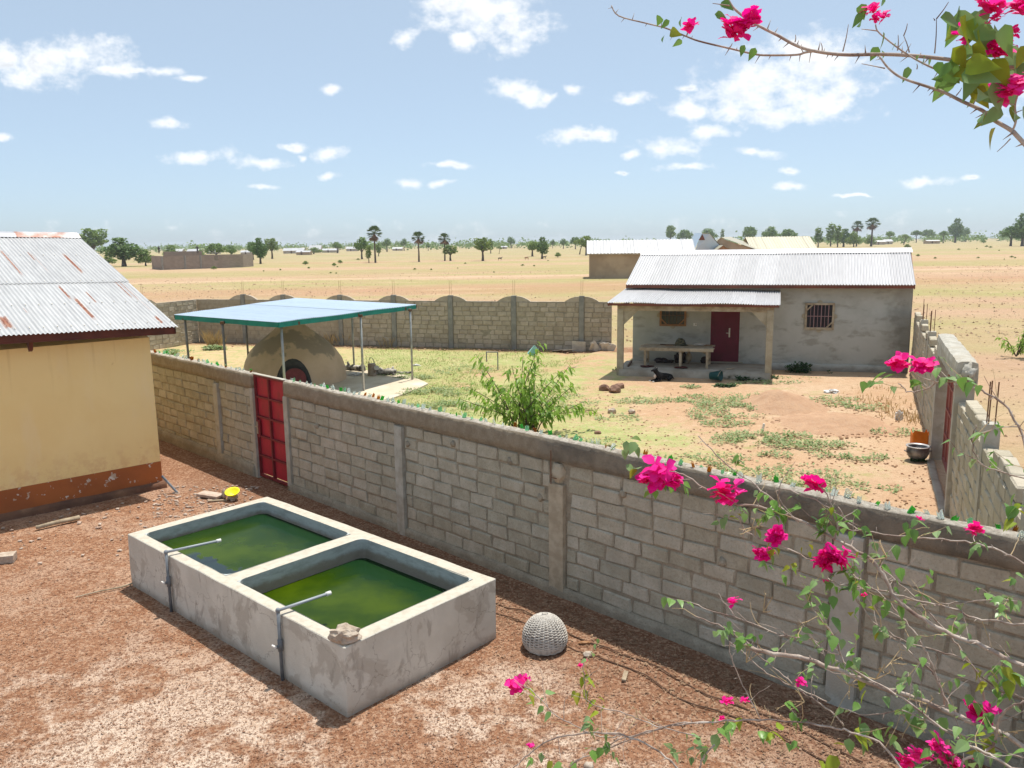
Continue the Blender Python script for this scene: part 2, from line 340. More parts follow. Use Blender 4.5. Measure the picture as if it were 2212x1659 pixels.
def roof_mat(name, base, b2, rust=0, streaks=()):
    t = NT(name); s = t.sep(t.uv); uvs = t.vec('MULTIPLY', t.uv, (6.0, .7, 1))
    col = t.mix(t.rng(t.noise(uvs, 2.0, 5, .6), .35, .7), base, b2)
    tone = t.rng(t.rnd, 0, 1, .93, 1.04, False)
    c3 = t.N.new('ShaderNodeCombineXYZ'); [t.L.new(tone, c3.inputs[i]) for i in range(3)]
    col = t.mix(1.0, col, c3.outputs[0], 'MULTIPLY')
    rough = .42; met = .2
    if rust:
        bn = t.noise(t.vec('MULTIPLY', t.uv, (13.0, 1.2, 1)), 1.0, 5, .6)
        faint = t.rng(bn, .66, .78, 0, .35); col = t.mix(faint, col, (.42,.30,.17))
        rm = None
        jit = t.mth('MULTIPLY', t.mth('SUBTRACT', t.noise(t.vec('MULTIPLY', t.uv, (40, 9, 1)), 1.0, 5, .7), .5), .9)
        for (u0, v0, v1, w) in streaks:
            du = t.mth('DIVIDE', t.mth('ABSOLUTE', t.mth('SUBTRACT', s[0], u0)), w)
            dv = t.mth('DIVIDE', t.mth('ABSOLUTE', t.mth('SUBTRACT', s[1], (v0+v1)/2)), (v1-v0)/2)
            q = t.mth('SUBTRACT', 1.0, t.mth('MAXIMUM', du, t.mth('POWER', dv, 2.0)))
            rm = q if rm is None else t.mth('MAXIMUM', rm, q)
        rmask = t.rng(t.mth('ADD', rm, t.mth('MULTIPLY', jit, 1.7)), .0, .75)
        rust_c = t.mix(t.rng(t.noise(t.vec('MULTIPLY', t.uv, (30, 6, 1)), 1.0, 4), .35, .65), (.22,.075,.045), (.33,.165,.105))
        col = t.mix(rmask, col, rust_c); rough = t.rng(rmask, 0, 1, .4, .9); met = t.rng(rmask, 0, 1, .2, 0.0)
    t.bump(t.noise(t.uv, 14, 3), .06, .01)
    return t.fin(col, rough, met, .4)
M['zinc_old'] = roof_mat('old_zinc_sheet', (.56,.555,.545), (.46,.455,.45), 1,
    [(1.91,1.2,3.25,.035),(1.37,1.4,3.0,.016),(1.41,1.4,2.1,.012),(.71,1.5,3.1,.042),(1.34,4.5,5.95,.05),(1.42,3.75,4.7,.03),(1.02,4.2,5.0,.014),(.16,3.55,4.95,.026),(.25,3.6,4.8,.018),(.15,4.9,5.5,.02),(2.81,5.45,6.15,.10),(.19,5.8,6.25,.028),(2.36,5.1,5.4,.015),(2.6,.9,2.4,.03)])
M['zinc_new'] = roof_mat('bright_zinc_sheet', (.52,.515,.52), (.46,.455,.46))
M['zinc_far'] = roof_mat('far_zinc_sheet', (.47,.47,.475), (.41,.41,.42))
M['zinc_blue'] = roof_mat('bluish_zinc_sheet', (.48,.58,.69), (.44,.535,.635))
M['zinc_cream'] = roof_mat('cream_roof_sheet', (.46,.425,.32), (.40,.365,.27))
M['ridge_rust'] = simple('rusty_ridge_metal', (.66,.66,.66), .5, (.33,.12,.06), 1.5, 0, metal=.3)
M['ridge'] = simple('ridge_metal', (.46,.46,.48), .45, (.4,.4,.42), 2, 0, metal=.4)
M['fascia'] = simple('brown_fascia_board', (.13,.035,.02), .6, (.085,.025,.015), 3, .2, 40, .004)
M['fascia2'] = simple('red_brown_fascia_board', (.19,.06,.035), .6, (.12,.04,.025), 2, .2, 40, .004)
M['teal'] = simple('teal_painted_board', (.012,.24,.19), .55, (.008,.17,.14), 1.5, .15, 40, .003)
M['pole'] = simple('galvanised_pole', (.46,.47,.46), .45, (.30,.29,.27), 2.5, 0, metal=.5)
M['pole_dark'] = simple('weathered_pole', (.17,.15,.135), .6, (.27,.25,.23), 2.5, 0, metal=.4)
M['wood'] = simple('grey_weathered_wood', (.42,.34,.235), .85, (.27,.205,.135), 7, .5, 60, .006, crd='pos', var2=(.50,.42,.31), vs2=2)
M['wood_dark'] = simple('dark_wood', (.14,.075,.045), .8, (.09,.05,.03), 6, .3, 60, .005)
M['wood_orange'] = simple('varnished_wood', (.34,.17,.075), .6, (.25,.12,.05), 6, .2, 60, .004)
def mud_mat():
    t = NT('mud_plaster'); v = t.pos; z = t.sep(v)[2]
    col = t.mix(t.rng(t.noise(v, 1.6, 5, .6), .35, .65), (.60,.43,.28), (.67,.49,.33))
    zz = t.mth('ADD', z, t.mth('MULTIPLY', t.mth('SUBTRACT', t.noise(v, 1.0, 5, .6), .5), 1.9))
    ring = t.mth('MULTIPLY', t.rng(zz, 1.18, 1.32), t.rng(zz, 1.9, 1.72))
    col = t.mix(t.mth('MULTIPLY', ring, .85), col, (.34,.27,.20))
    t.bump(t.noise(v, 9, 5, .7), .5, .04); t.bump(t.noise(v, 60, 4, .7), .5, .008)
    return t.fin(col, .95, 0, .15)
M['mud'] = mud_mat()
M['soot'] = simple('soot', (.045,.045,.043), .95, (.085,.08,.072), 3, .4, 30, .01)
M['oven_door'] = simple('dull_red_metal', (.24,.055,.06), .6, (.17,.045,.045), 4, .1, 30, .004)
M['slab'] = simple('smooth_screed', (.60,.51,.38), .9, (.52,.43,.31), 1.2, .25, 40, .006, var2=(.66,.58,.46), vs2=.7)
def housewall_mat():
    t = NT('grey_cement_plaster'); v = t.pos; z = t.sep(v)[2]
    col = t.mix(t.rng(t.noise(v, .9, 5, .6), .38, .62), (.41,.405,.36), (.475,.47,.425))
    col = t.mix(t.rng(t.noise(t.vec('MULTIPLY', v, (1, 1, 2.2)), 1.5, 4, .6), .5, .66, 0, .7), col, (.30,.285,.24))
    col = t.mix(t.rng(t.noise(v, 3, 5, .6), .55, .7, 0, .5), col, (.47,.46,.42))
    xr = t.rng(t.mth('ADD', t.sep(v)[0], t.mth('MULTIPLY', t.noise(v, 2, 4), 1.2)), 13.9, 14.5, 0, .5)
    col = t.mix(xr, col, (.13,.12,.10))
    col = t.mix(t.rng(t.mth('ADD', z, t.mth('MULTIPLY', t.noise(v, 3, 4), .3)), .2, .5, .65, 0), col, (.20,.155,.115))
    t.bump(t.noise(v, 8, 4, .6), .15, .03); t.bump(t.noise(v, 70, 4, .7), .3, .005)
    return t.fin(col, .9, 0, .2)
M['housewall'] = housewall_mat()
M['porch'] = simple('porch_concrete', (.38,.335,.27), .92, (.27,.225,.17), 2.2, .4, 40, .01, var2=(.44,.39,.32), vs2=.9)
M['pillar'] = simple('pale_pillar_concrete', (.44,.39,.29), .92, (.34,.29,.205), 3.5, .7, 40, .015)
def gate_mat(name, a, b, rust):
    t = NT(name); v = t.pos
    col = t.mix(t.rng(t.noise(v, 2.5, 5, .65), .35, .65), a, b)
    col = t.mix(t.rng(t.noise(t.vec('MULTIPLY', v, (1, 1, .45)), 6, 6, .7), .52, .7, 0, .75), col, rust)
    t.bump(t.noise(v, 12, 4), .12, .01)
    return t.fin(col, .6, 0, .35)
M['gate'] = gate_mat('red_gate_paint', (.45,.025,.045), (.36,.022,.038), (.25,.03,.03))
M['gate_frame'] = gate_mat('red_frame_paint', (.21,.022,.028), (.16,.02,.024), (.14,.025,.025))
M['gate2'] = gate_mat('faded_red_gate_paint', (.36,.12,.10), (.29,.09,.075), (.2,.08,.065))
M['door'] = gate_mat('maroon_door_paint', (.145,.013,.03), (.12,.012,.024), (.08,.015,.02))
M['dark'] = simple('dark_interior', (.012,.013,.018), .7)
M['pane'] = simple('dark_window_glass', (.02,.022,.03), .12, spec=.5)
M['bars'] = simple('mauve_bars', (.33,.2,.2), .6)
M['metal'] = simple('dull_steel', (.55,.52,.46), .4, (.4,.36,.3), 20, 0, metal=.7)
M['pvc'] = simple('grey_pvc_pipe', (.12,.135,.15), .5, (.22,.24,.26), 5)
M['pvc_light'] = simple('pale_pvc_pipe', (.33,.355,.38), .5, (.32,.35,.38), 4)
M['white'] = simple('white_plastic', (.75,.73,.68), .6)
M['stone'] = simple('pale_stone', (.50,.42,.34), .95, (.36,.28,.21), 9, .8, 40, .015)
M['stone_red'] = simple('brown_stone', (.27,.16,.11), .95, (.19,.11,.08), 8, .8, 40, .015, crd='pos')
M['cane'] = simple('grey_woven_cane', (.60,.56,.50), .85, (.44,.40,.35), 18, .3, 80, .003)
M['yellow_plastic'] = simple('yellow_plastic', (.78,.72,.02), .45)
M['teal_plastic'] = simple('dark_teal_plastic', (.012,.075,.075), .45)
M['orange_plastic'] = simple('orange_plastic', (.70,.19,.015), .5, (.6,.15,.01), 5)
M['pot'] = simple('blackened_aluminium', (.26,.25,.25), .38, (.07,.065,.065), 4, .2, 30, .004, metal=.5)
M['pot_rim'] = simple('worn_aluminium', (.55,.52,.5), .4, metal=.6)
M['rebar'] = simple('rusty_rebar', (.17,.085,.05), .8)
M['rebar_pale'] = simple('sunbleached_rebar', (.50,.37,.21), .85)
M['dogfur'] = simple('black_fur', (.005,.005,.0055), .85, (.008,.008,.0085), 30, .5, 140, .006)
M['dogwhite'] = simple('white_fur', (.55,.52,.48), .8)
M['skin'] = simple('dark_skin', (.06,.03,.02), .7)
M['cloth_dark'] = simple('dark_clothes', (.03,.025,.03), .9, (.07,.05,.045), 9)
M['cloth_maroon'] = simple('maroon_cloth', (.09,.02,.018), .95, (.05,.015,.015), 12)
M['camo'] = simple('camouflage_cloth', (.05,.055,.035), .9, (.18,.15,.08), 9, .3, 60, .006, var2=(.015,.015,.012), vs2=14)
M['char'] = simple('charred_log', (.62,.57,.5), .95, (.03,.027,.025), 4.5, .8, 30, .02)
M['tile'] = simple('broken_pale_tile', (.62,.57,.51), .8, (.5,.45,.4), 5)
M['bag'] = simple('white_plastic_bag', (.72,.71,.68), .6, (.55,.54,.52), 12, .5, 30, .02)
M['bag_teal'] = simple('teal_plastic_bag', (.25,.55,.48), .5, (.4,.65,.6), 9)
M['zinc_can'] = simple('galvanised_can', (.42,.33,.25), .6, (.30,.22,.16), 8, 0, metal=.2)
def leaf_mat(name, a, b, c=None, trans=.35, rough=.45):
    t = NT(name); col = t.mix(t.rng(t.rnd, 0, 1, 0, 1, False), a, b)
    n = t.noise(t.pos, 3.0 if c else 9.0, 3); col = t.mix(t.rng(n, .45, .68), col, c or tuple(x*1.35 for x in a))
    t.fin(col, rough, 0, .35)
    tr = t.N.new('ShaderNodeBsdfTranslucent'); t.put(tr.inputs['Color'], col)
    mx = t.N.new('ShaderNodeMixShader'); mx.inputs[0].default_value = trans
    o = t.N['Material Output']; t.L.new(t.b.outputs[0], mx.inputs[1]); t.L.new(tr.outputs[0], mx.inputs[2]); t.L.new(mx.outputs[0], o.inputs['Surface'])
    return t.m
M['leaf_bg'] = leaf_mat('bougainvillea_leaf', (.12,.25,.06), (.17,.33,.06), (.26,.38,.17), .35, .35)
M['leaf_bg_yellow'] = leaf_mat('young_bougainvillea_leaf', (.22,.30,.02), (.30,.28,.03))
M['petal'] = leaf_mat('magenta_bract', (.93,.008,.27), (.84,.006,.33), (.95,.04,.42), .4, .6)
M['stem'] = simple('grey_brown_stem', (.34,.26,.215), .85, (.52,.45,.39), 22, .6, 90, .004, var2=(.17,.11,.09), vs2=9)
M['stem_pale'] = simple('pale_dry_twig', (.50,.38,.22), .85, (.40,.29,.16), 20)
M['leaf_bush'] = leaf_mat('sapling_leaf', (.24,.40,.05), (.33,.49,.08), (.17,.31,.06), .5)
M['leaf_tree'] = leaf_mat('savanna_leaf', (.12,.21,.045), (.17,.265,.055), (.21,.31,.07), .25, .6)
M['leaf_tree_pale'] = leaf_mat('pale_savanna_leaf', (.19,.28,.055), (.25,.33,.07), (.13,.21,.045), .25, .6)
M['leaf_dark'] = leaf_mat('dark_savanna_leaf', (.09,.17,.04), (.12,.20,.045), (.15,.24,.055), .2, .6)
M['leaf_palm'] = leaf_mat('palm_frond', (.07,.12,.03), (.095,.15,.04), (.12,.17,.05), .2, .55)
M['leaf_dead'] = simple('dead_frond', (.22,.12,.06), .9, (.15,.08,.04), 3)
M['bark'] = simple('dark_bark', (.085,.06,.045), .95, (.13,.10,.08), 5)
M['weed'] = leaf_mat('ground_weed', (.30,.37,.17), (.36,.42,.20), (.19,.29,.09), .3, .7)
M['weed_dark'] = leaf_mat('dark_ground_weed', (.05,.11,.035), (.07,.14,.05), (.04,.09,.03), .3, .7)
M['grass_film'] = leaf_mat('short_lawn_grass', (.30,.39,.11), (.39,.44,.15), (.24,.33,.09), .3, .8)
M['dry_grass'] = leaf_mat('dry_straw', (.55,.40,.19), (.62,.46,.24), (.45,.31,.14), .3, .8)
M['pebble'] = simple('laterite_pebble', (.37,.20,.12), .95, (.27,.14,.085), 14, var2=(.55,.38,.27), vs2=23)
M['rubble'] = simple('pale_chips', (.52,.42,.34), .95, (.36,.25,.19), 6)
M['litter'] = simple('dry_leaf_litter', (.17,.095,.055), .95, (.36,.24,.15), 9)
M['field_straw'] = simple('field_straw', (.58,.45,.29), 1, (.45,.33,.2), 2)
M['field_clod'] = simple('field_clod', (.35,.22,.14), 1, (.27,.165,.105), 2)
M['soil'] = simple('loose_red_soil', (.52,.33,.205), 1, (.44,.265,.16), 3, 1.0, 22, .05, var2=(.48,.31,.2), vs2=7)
def glass(name, col):
    t = NT(name); t.fin(col, .08, 0, .5); t.b.inputs['Transmission Weight'].default_value = .72; t.b.inputs['IOR'].default_value = 1.25; return t.m
M['g_green'] = glass('green_bottle_glass', (.10,.62,.09)); M['g_brown'] = glass('brown_bottle_glass', (.45,.16,.01))
M['g_clear'] = glass('clear_bottle_glass', (.85,.92,.88)); M['g_pale'] = glass('pale_green_glass', (.45,.85,.55))
M['farwall'] = simple('tan_rendered_wall', (.46,.34,.225), .9, (.38,.27,.175), .5, .3, 10, .02, var2=(.33,.24,.16), vs2=.25)
M['farwhite'] = simple('pale_far_wall', (.5,.43,.35), .9, (.4,.33,.26), .4)
M['farroof'] = simple('far_zinc_roof', (.5,.5,.51), .5, (.43,.43,.44), .3)
M['fargrey'] = simple('grey_far_roof', (.55,.54,.53), .7)
def enclosure_mat():
    t = NT('far_block_wall'); s = t.sep(t.uv)
    br = t.N.new('ShaderNodeTexBrick'); t.L.new(t.uv, br.inputs['Vector']); br.inputs['Scale'].default_value = 1.0
    br.inputs['Brick Width'].default_value = .45; br.inputs['Row Height'].default_value = .22; br.inputs['Mortar Size'].default_value = .02
    br.inputs['Color1'].default_value = (.30,.245,.20,1); br.inputs['Color2'].default_value = (.38,.31,.255,1); br.inputs['Mortar'].default_value = (.2,.165,.135,1)
    col = t.mix(t.rng(t.noise(t.pos, .6, 5), .4, .7, 0, .5), br.outputs['Color'], (.24,.195,.16))
    return t.fin(col, .95, 0, .1)
M['enclosure'] = enclosure_mat()

# ------------------------------------------------------------------ mesh helpers
class MB:
    def __init__(s): s.v = []; s.f = []; s.uv = None; s.mi = []; s.cur = 0
    def add(s, vs, fs, uvs=None):
        o = len(s.v); s.v += [Vector(x) for x in vs]; s.f += [tuple(i+o for i in f) for f in fs]; s.mi += [s.cur]*len(fs)
        if uvs is not None:
            if s.uv is None: s.uv = {}
            for i, w in enumerate(uvs): s.uv[o+i] = w
        return s
    def box(s, c, d, ax=None):
        c = Vector(c); X, Y, Z = ax or (Vector((1,0,0)), Vector((0,1,0)), Vector((0,0,1)))
        hx, hy, hz = X*(d[0]/2), Y*(d[1]/2), Z*(d[2]/2)
        vs = [c+hx*a+hy*b+hz*e for e in (-1, 1) for b in (-1, 1) for a in (-1, 1)]
        return s.add(vs, [(0,2,3,1),(4,5,7,6),(0,1,5,4),(2,6,7,3),(0,4,6,2),(1,3,7,5)])
    def bar(s, a, b, w, h=None, up=(0,0,1)):
        a = Vector(a); b = Vector(b); d = b-a; L = d.length; d.normalize(); up = Vector(up)
        if abs(d.dot(up)) > .99: up = Vector((0,1,0))
        y = up.cross(d).normalized(); z = d.cross(y); return s.box((a+b)/2, (L, w, h or w), (d, y, z))
    def tube(s, pts, rad, n=6, caps=True):
        pts = [Vector(p) for p in pts]; k = len(pts)
        if isinstance(rad, (int, float)): rad = [rad]*k
        t0 = (pts[1]-pts[0]).normalized(); up = Vector((0,0,1)) if abs(t0.z) < .9 else Vector((1,0,0))
        x = t0.cross(up).normalized(); vs = []
        for i in range(k):
            t = (pts[min(i+1, k-1)]-pts[max(i-1, 0)]).normalized(); x = (x - t*x.dot(t)).normalized(); y = t.cross(x)
            vs += [pts[i]+(x*math.cos(2*math.pi*j/n)+y*math.sin(2*math.pi*j/n))*rad[i] for j in range(n)]
        fs = [(i*n+j, i*n+(j+1)%n, (i+1)*n+(j+1)%n, (i+1)*n+j) for i in range(k-1) for j in range(n)]
        if caps: fs += [tuple(reversed(range(n))), tuple(range((k-1)*n, k*n))]
        return s.add(vs, fs)
    def lathe(s, prof, n=24, c=(0,0,0), ax=None, close=False):
        c = Vector(c); X, Y, Z = ax or (Vector((1,0,0)), Vector((0,1,0)), Vector((0,0,1))); vs = []
        for r, z in prof:
            vs += [c + X*(r*math.cos(2*math.pi*j/n)) + Y*(r*math.sin(2*math.pi*j/n)) + Z*z for j in range(n)]
        k = len(prof)
        return s.add(vs, [(i*n+j, i*n+(j+1)%n, (i+1)*n+(j+1)%n, (i+1)*n+j) for i in range(k-1) for j in range(n)])
    def prism(s, poly, d):
        n = len(poly); poly = [Vector(p) for p in poly]; d = Vector(d)
        return s.add(poly+[p+d for p in poly], [tuple(range(n-1, -1, -1)), tuple(range(n, 2*n))]+[(i, (i+1)%n, n+(i+1)%n, n+i) for i in range(n)])
    def blob(s, c, r, sub=1, amp=.25, seed=0, sc=1.5):
        bm = bmesh.new(); bmesh.ops.create_icosphere(bm, subdivisions=sub, radius=1)
        vs = []; bm.verts.ensure_lookup_table()
        for v in bm.verts:
            k = 1+amp*mnoise.noise(v.co*sc+Vector((seed*3.1, seed*1.7, seed)))*2
            vs.append(Vector(c)+Vector((v.co.x*r[0], v.co.y*r[1], v.co.z*r[2]))*k)
        fs = [tuple(v.index for v in f.verts) for f in bm.faces]; bm.free(); return s.add(vs, fs)
    def mesh(s, name, mats, off=Vector((0,0,0)), smooth=False):
        me = bpy.data.meshes.new(name); me.from_pydata([tuple(v-off) for v in s.v], [], s.f)
        for mm in (mats if isinstance(mats, (list, tuple)) else [mats]): me.materials.append(mm)
        if any(s.mi): me.polygons.foreach_set('material_index', s.mi)
        if s.uv is not None:
            ul = me.uv_layers.new(name='UVMap')
            for lp in me.loops: ul.data[lp.index].uv = s.uv.get(lp.vertex_index, (0, 0))
        if smooth: me.polygons.foreach_set('use_smooth', [True]*len(me.polygons))
        me.update(); return me

def props(o, label=None, cat=None, group=None, kind=None):
    for k, x in (('label', label), ('category', cat), ('group', group), ('kind', kind)):
        if x: o[k] = x
    return o
def wloc(o):
    p = Vector((0,0,0))
    while o is not None: p = p+o.location; o = o.parent
    return p
def thing(name, label, cat, loc, group=None):
    o = bpy.data.objects.new(name, None); o.empty_display_size = .3; COL.objects.link(o); o.location = Vector(loc); return props(o, label, cat, group)
def part(name, mb, mat, parent, smooth=False, label=None, kind=None):
    me = mb.mesh(name, mat, wloc(parent), smooth); o = bpy.data.objects.new(name, me); COL.objects.link(o); o.parent = parent
    return props(o, label, kind=kind)
def solo(name, mb, mat, label, cat, loc, group=None, kind=None, smooth=False):
    me = mb.mesh(name, mat, Vector(loc), smooth); o = bpy.data.objects.new(name, me); COL.objects.link(o); o.location = Vector(loc); return props(o, label, cat, group, kind)
def struct(name, mb, mat, smooth=False):
    me = mb.mesh(name, mat, Vector((0,0,0)), smooth); o = bpy.data.objects.new(name, me); COL.objects.link(o); return props(o, kind='structure')
def stuff(name, mb, mat, label, cat, parent=None):
    me = mb.mesh(name, mat, wloc(parent) if parent else Vector((0,0,0))); o = bpy.data.objects.new(name, me); COL.objects.link(o); o.parent = parent
    if parent: return props(o, kind='stuff')
    return props(o, label, cat, kind='stuff')
def inst(name, me, parent, loc, rot=(0,0,0), scale=(1,1,1)):
    o = bpy.data.objects.new(name, me); COL.objects.link(o); o.parent = parent
    o.location = Vector(loc)-(wloc(parent) if parent else Vector((0,0,0))); o.rotation_euler = rot; o.scale = scale; return o
def copy_tree(o, parent=None):
    c = o.copy(); COL.objects.link(c); c.parent = parent
    for ch in list(o.children): copy_tree(ch, c)
    return c
def jit(a): return random.uniform(-a, a)
def V(*a): return Vector(a)
Z3 = V(0,0,1)

# ================================================================== GROUND
def ground():
    # yard: everything on the camera's side of the near wall
    mb = MB(); st = .5
    def nz(x, y, a, f): return a*mnoise.noise(Vector((x*f, y*f, 3.3)))
    def sheet(side, inside, x0, x1, y0, y1, st, zf):
        mb = MB(); idx = {}
        nx = int((x1-x0)/st); ny = int((y1-y0)/st)
        def vid(i, j):
            if (i, j) not in idx:
                x = x0+i*st; y = y0+j*st; idx[(i, j)] = len(mb.v); mb.v.append(Vector((x, y, zf(x, y))))
            return idx[(i, j)]
        for i in range(nx):
            for j in range(ny):
                if any(inside(x0+(i+a)*st, y0+(j+b)*st) for a in (0, 1) for b in (0, 1)): mb.f.append((vid(i, j), vid(i+1, j), vid(i+1, j+1), vid(i, j+1))); mb.mi.append(0)
        for v in mb.v:
            e = v.x+v.y-11.49
            if side*e < 0: v.x -= e/2; v.y -= e/2
        return mb
    struct('yard', sheet(-1, lambda x, y: x+y < 11.49, -26, 30, -20, 34, .35, lambda x, y: nz(x, y, .012, .9)+nz(x, y, .008, 3)-.006), M['yard'], True)
    def incomp(x, y):
        if x+y < 11.49: return False
        if x*.27+y > 37.95: return False
        if (x-7.9)*.915-(y-13.91)*.404 > .2: return False
        if x < -21.5: return False
        return True
    def zc(x, y):
        z = nz(x, y, .03, .5)+nz(x, y, .015, 2.1)
        hx = (x-14.15)*.963+(y-28.65)*-.27; hb = -(x-14.15)*.27-(y-28.65)*.963     # ground rises a little to the house
        if -12 < hx < 1: z += .10*max(0, min(1, 1-(hb-1.5)/3.5))
        return z+.012
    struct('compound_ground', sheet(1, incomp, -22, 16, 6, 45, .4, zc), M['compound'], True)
    # the plain: one sheet to the horizon
    mb = MB(); rings = [0, 12, 25, 40, 60, 90, 130, 180, 240, 320, 420, 560, 760, 1000, 1400, 2000, 2500]; n = 96; vs = []; fs = []
    for r in rings:
        for j in range(n):
            a = 2*math.pi*j/n; x, y = r*math.cos(a), r*math.sin(a)+5
            z = -.06 + (nz(x, y, .25, .02) if r > 60 else 0)
            vs.append((x, y, z))
    for i in range(len(rings)-1):
        for j in range(n): fs.append((i*n+j, (i+1)*n+j, (i+1)*n+(j+1)%n, i*n+(j+1)%n))
    mb.add(vs, fs); struct('field', mb, M['field'], True)
ground()

# ================================================================== BLOCK WALLS
def block_meshes(tag_, L, T, H, mat, n=6):
    out = []
    for k in range(n):
        rs = random.Random(k*17+3)
        bm = bmesh.new(); bmesh.ops.create_cube(bm, size=1)
        for v in bm.verts: v.co = Vector((v.co.x*L, v.co.y*T, v.co.z*H))
        for v in bm.verts: v.co += Vector((rs.uniform(-.014, .014), rs.uniform(-.008, .008), rs.uniform(-.012, .012)))
        bmesh.ops.bevel(bm, geom=list(bm.edges), offset=.017, segments=1, affect='EDGES')
        for v in bm.verts:
            v.co += Vector((rs.uniform(-.009, .009), rs.uniform(-.006, .006), rs.uniform(-.008, .008)))
        me = bpy.data.meshes.new('block'); bm.to_mesh(me); bm.free(); me.materials.append(mat); out.append(me)
    return out
def seg_free(s0, s1, holes):
    segs = [(s0, s1)]
    for (a, b) in holes:
        ns = []
        for (x, y) in segs:
            if b <= x or a >= y: ns.append((x, y))
            else:
                if a-x > .07: ns.append((x, a))
                if y-b > .07: ns.append((b, y))
        segs = ns
    return segs
def block_wall(root, p0, p1, z0, z1, rows, L, T, meshes, mort, holes=(), key=None, mat=None, front=None, topfn=None):
    """rows of blocks from p0 to p1 (centre line); holes = (s0, s1) left free for columns"""
    p0 = Vector((p0[0], p0[1], 0)); p1 = Vector((p1[0], p1[1], 0)); d = p1-p0; LEN = d.length; d.normalize(); nrm = Vector((d.y, -d.x, 0))
    ang = math.atan2(d.y, d.x); h = (z1-z0)/rows; joint = .018; cand = []
    for i in range(rows):
        s = -random.uniform(.0, .25) if i % 2 else -L/2-random.uniform(0, .2)
        while s < LEN:
            l = L*random.uniform(.88, 1.1)
            for (a, b) in seg_free(max(s, 0), min(s+l, LEN), holes):
                if b-a < .09: continue
                ctr = p0+d*((a+b)/2)+Z3*(z0+(i+.5)*h+jit(.008)+.022*mnoise.noise(V(s*.35, i*.35, LEN)))+nrm*jit(.011)
                if topfn and ctr.z+h*.3 > topfn((a+b)/2): continue
                cand.append((ctr, (b-a-joint), ang+jit(.022), jit(.025)))
            s += l
    if key: cand.sort(key=lambda c: key(c[0]))
    for (ctr, ln, a, tl) in cand[:300]:
        me = random.choice(meshes); inst('block', me, root, ctr, (tl, jit(.008), a), (ln/L, 1, (h-joint)/meshes[0]['h']))
    if len(cand) > 300:
        mb = MB()
        for (ctr, ln, a, tl) in cand[300:]:
            X = V(math.cos(a), math.sin(a), 0); Y = V(-math.sin(a), math.cos(a), 0)
            mb.box(ctr, (ln, T, h-joint), (X, Y, Z3))
        stuff('block_courses', mb, mat, None, None, root)
    return p0, d, nrm, LEN
def rough_beam(mb, p0, p1, z0, z1, T, step=.12, amp=.012, topfn=None, seed=0, flat=False):
    p0 = Vector((p0[0], p0[1], 0)); p1 = Vector((p1[0], p1[1], 0)); d = p1-p0; L = d.length; d.normalize(); n = Vector((d.y, -d.x, 0))
    k = max(2, int(L/step)); prof = [(-.5, 0), (-.5, .3), (-.5, .65), (-.46, .94), (-.25, 1.0), (0, 1.01), (.25, 1.0), (.46, .94), (.5, .65), (.5, .3), (.5, 0), (0, 0)]
    if L < .6: prof = [(-.5, 0), (-.5, .3), (-.5, .65), (-.5, .985), (-.46, 1.0), (0, 1.0), (.46, 1.0), (.5, .985), (.5, .65), (.5, .3), (.5, 0), (0, 0)]
    m_ = len(prof); vs = []
    for i in range(k+1):
        s = L*i/k; c = p0+d*s; zt = topfn(s) if topfn else z1
        for (a, b) in prof:
            q = c+n*(a*T)+Z3*(z0+(zt-z0)*b)
            w = q*2.6+Vector((seed, seed*2.1, 0)); w2 = q*9+Vector((seed, 0, 0))
            q = q+n*(amp*(mnoise.noise(w)+.6*mnoise.noise(w2)))+Z3*(amp*1.2*(mnoise.noise(w+Vector((7,7,7)))+.7*mnoise.noise(w2+Vector((3,3,3)))))
            vs.append(q)
    fs = [(i*m_+j, (i+1)*m_+j, (i+1)*m_+(j+1)%m_, i*m_+(j+1)%m_) for i in range(k) for j in range(m_)]
    fs += [tuple(range(m_)), tuple(reversed(range(k*m_, (k+1)*m_)))]
    return mb.add(vs, fs)
def core(mb, p0, d, s0, s1, z0, z1, T):
    mb.box(p0+d*((s0+s1)/2)+Z3*((z0+z1)/2), (s1-s0, T, z1-z0), (d, V(-d.y, d.x, 0), Z3)); return mb

BL = block_meshes('near', .46, .17, .2, M['block'])
for x in BL: x['h'] = .2
BF = block_meshes('far', .42, .17, .2, M['block_far'])
for x in BF: x['h'] = .2
BP = block_meshes('pale', .42, .17, .2, M['block_light'])
for x in BP: x['h'] = .2

# ---- near wall, running from lower right to far left behind the yellow house
D1 = V(.7071, -.7071, 0); N1 = V(-.7071, -.7071, 0)      # along the wall / towards the camera
G0 = V(-5.47, 16.82, 0); G1 = V(-4.58, 15.93, 0)          # gate opening in the wall's face
CW = -N1*.1                                               # centre line lies behind the face
RCORN = V(4.95, 6.40, 0); LCORN = V(-20.1, 31.45, 0)
def shard_meshes():
    out = {}
    rs = random.Random(5)
    for nm in ('g_green', 'g_brown', 'g_clear', 'g_pale'):
        lst = []
        for k in range(4):
            mb = MB(); n = 9; r = .032; span = 2*math.pi if k < 2 else math.pi*rs.uniform(.5, .9)
            vs = []; cnt = n if k < 2 else 5
            hts = [rs.uniform(.03, .085) for _ in range(cnt+1)]
            for j in range(cnt+(0 if k < 2 else 1)):
                a = span*j/cnt; x, y = r*math.cos(a), r*math.sin(a)
                vs += [(x, y, -.02), (x*1.02, y*1.02, hts[j])]
            fs = []
            for j in range(cnt):
                j2 = (j+1) % cnt if k < 2 else j+1
                fs.append((2*j, 2*j2, 2*j2+1, 2*j+1))
            if k < 2: fs.append(tuple(2*j for j in range(cnt)))
            o = len(vs); sc = .9
            mb.add(vs, fs); mb.add([(x*sc, y*sc, z) for x, y, z in vs], [tuple(reversed(f)) for f in fs])
            lst.append(mb.mesh('glass_shard', M[nm]))
        out[nm] = lst
    return out
SH = shard_meshes()
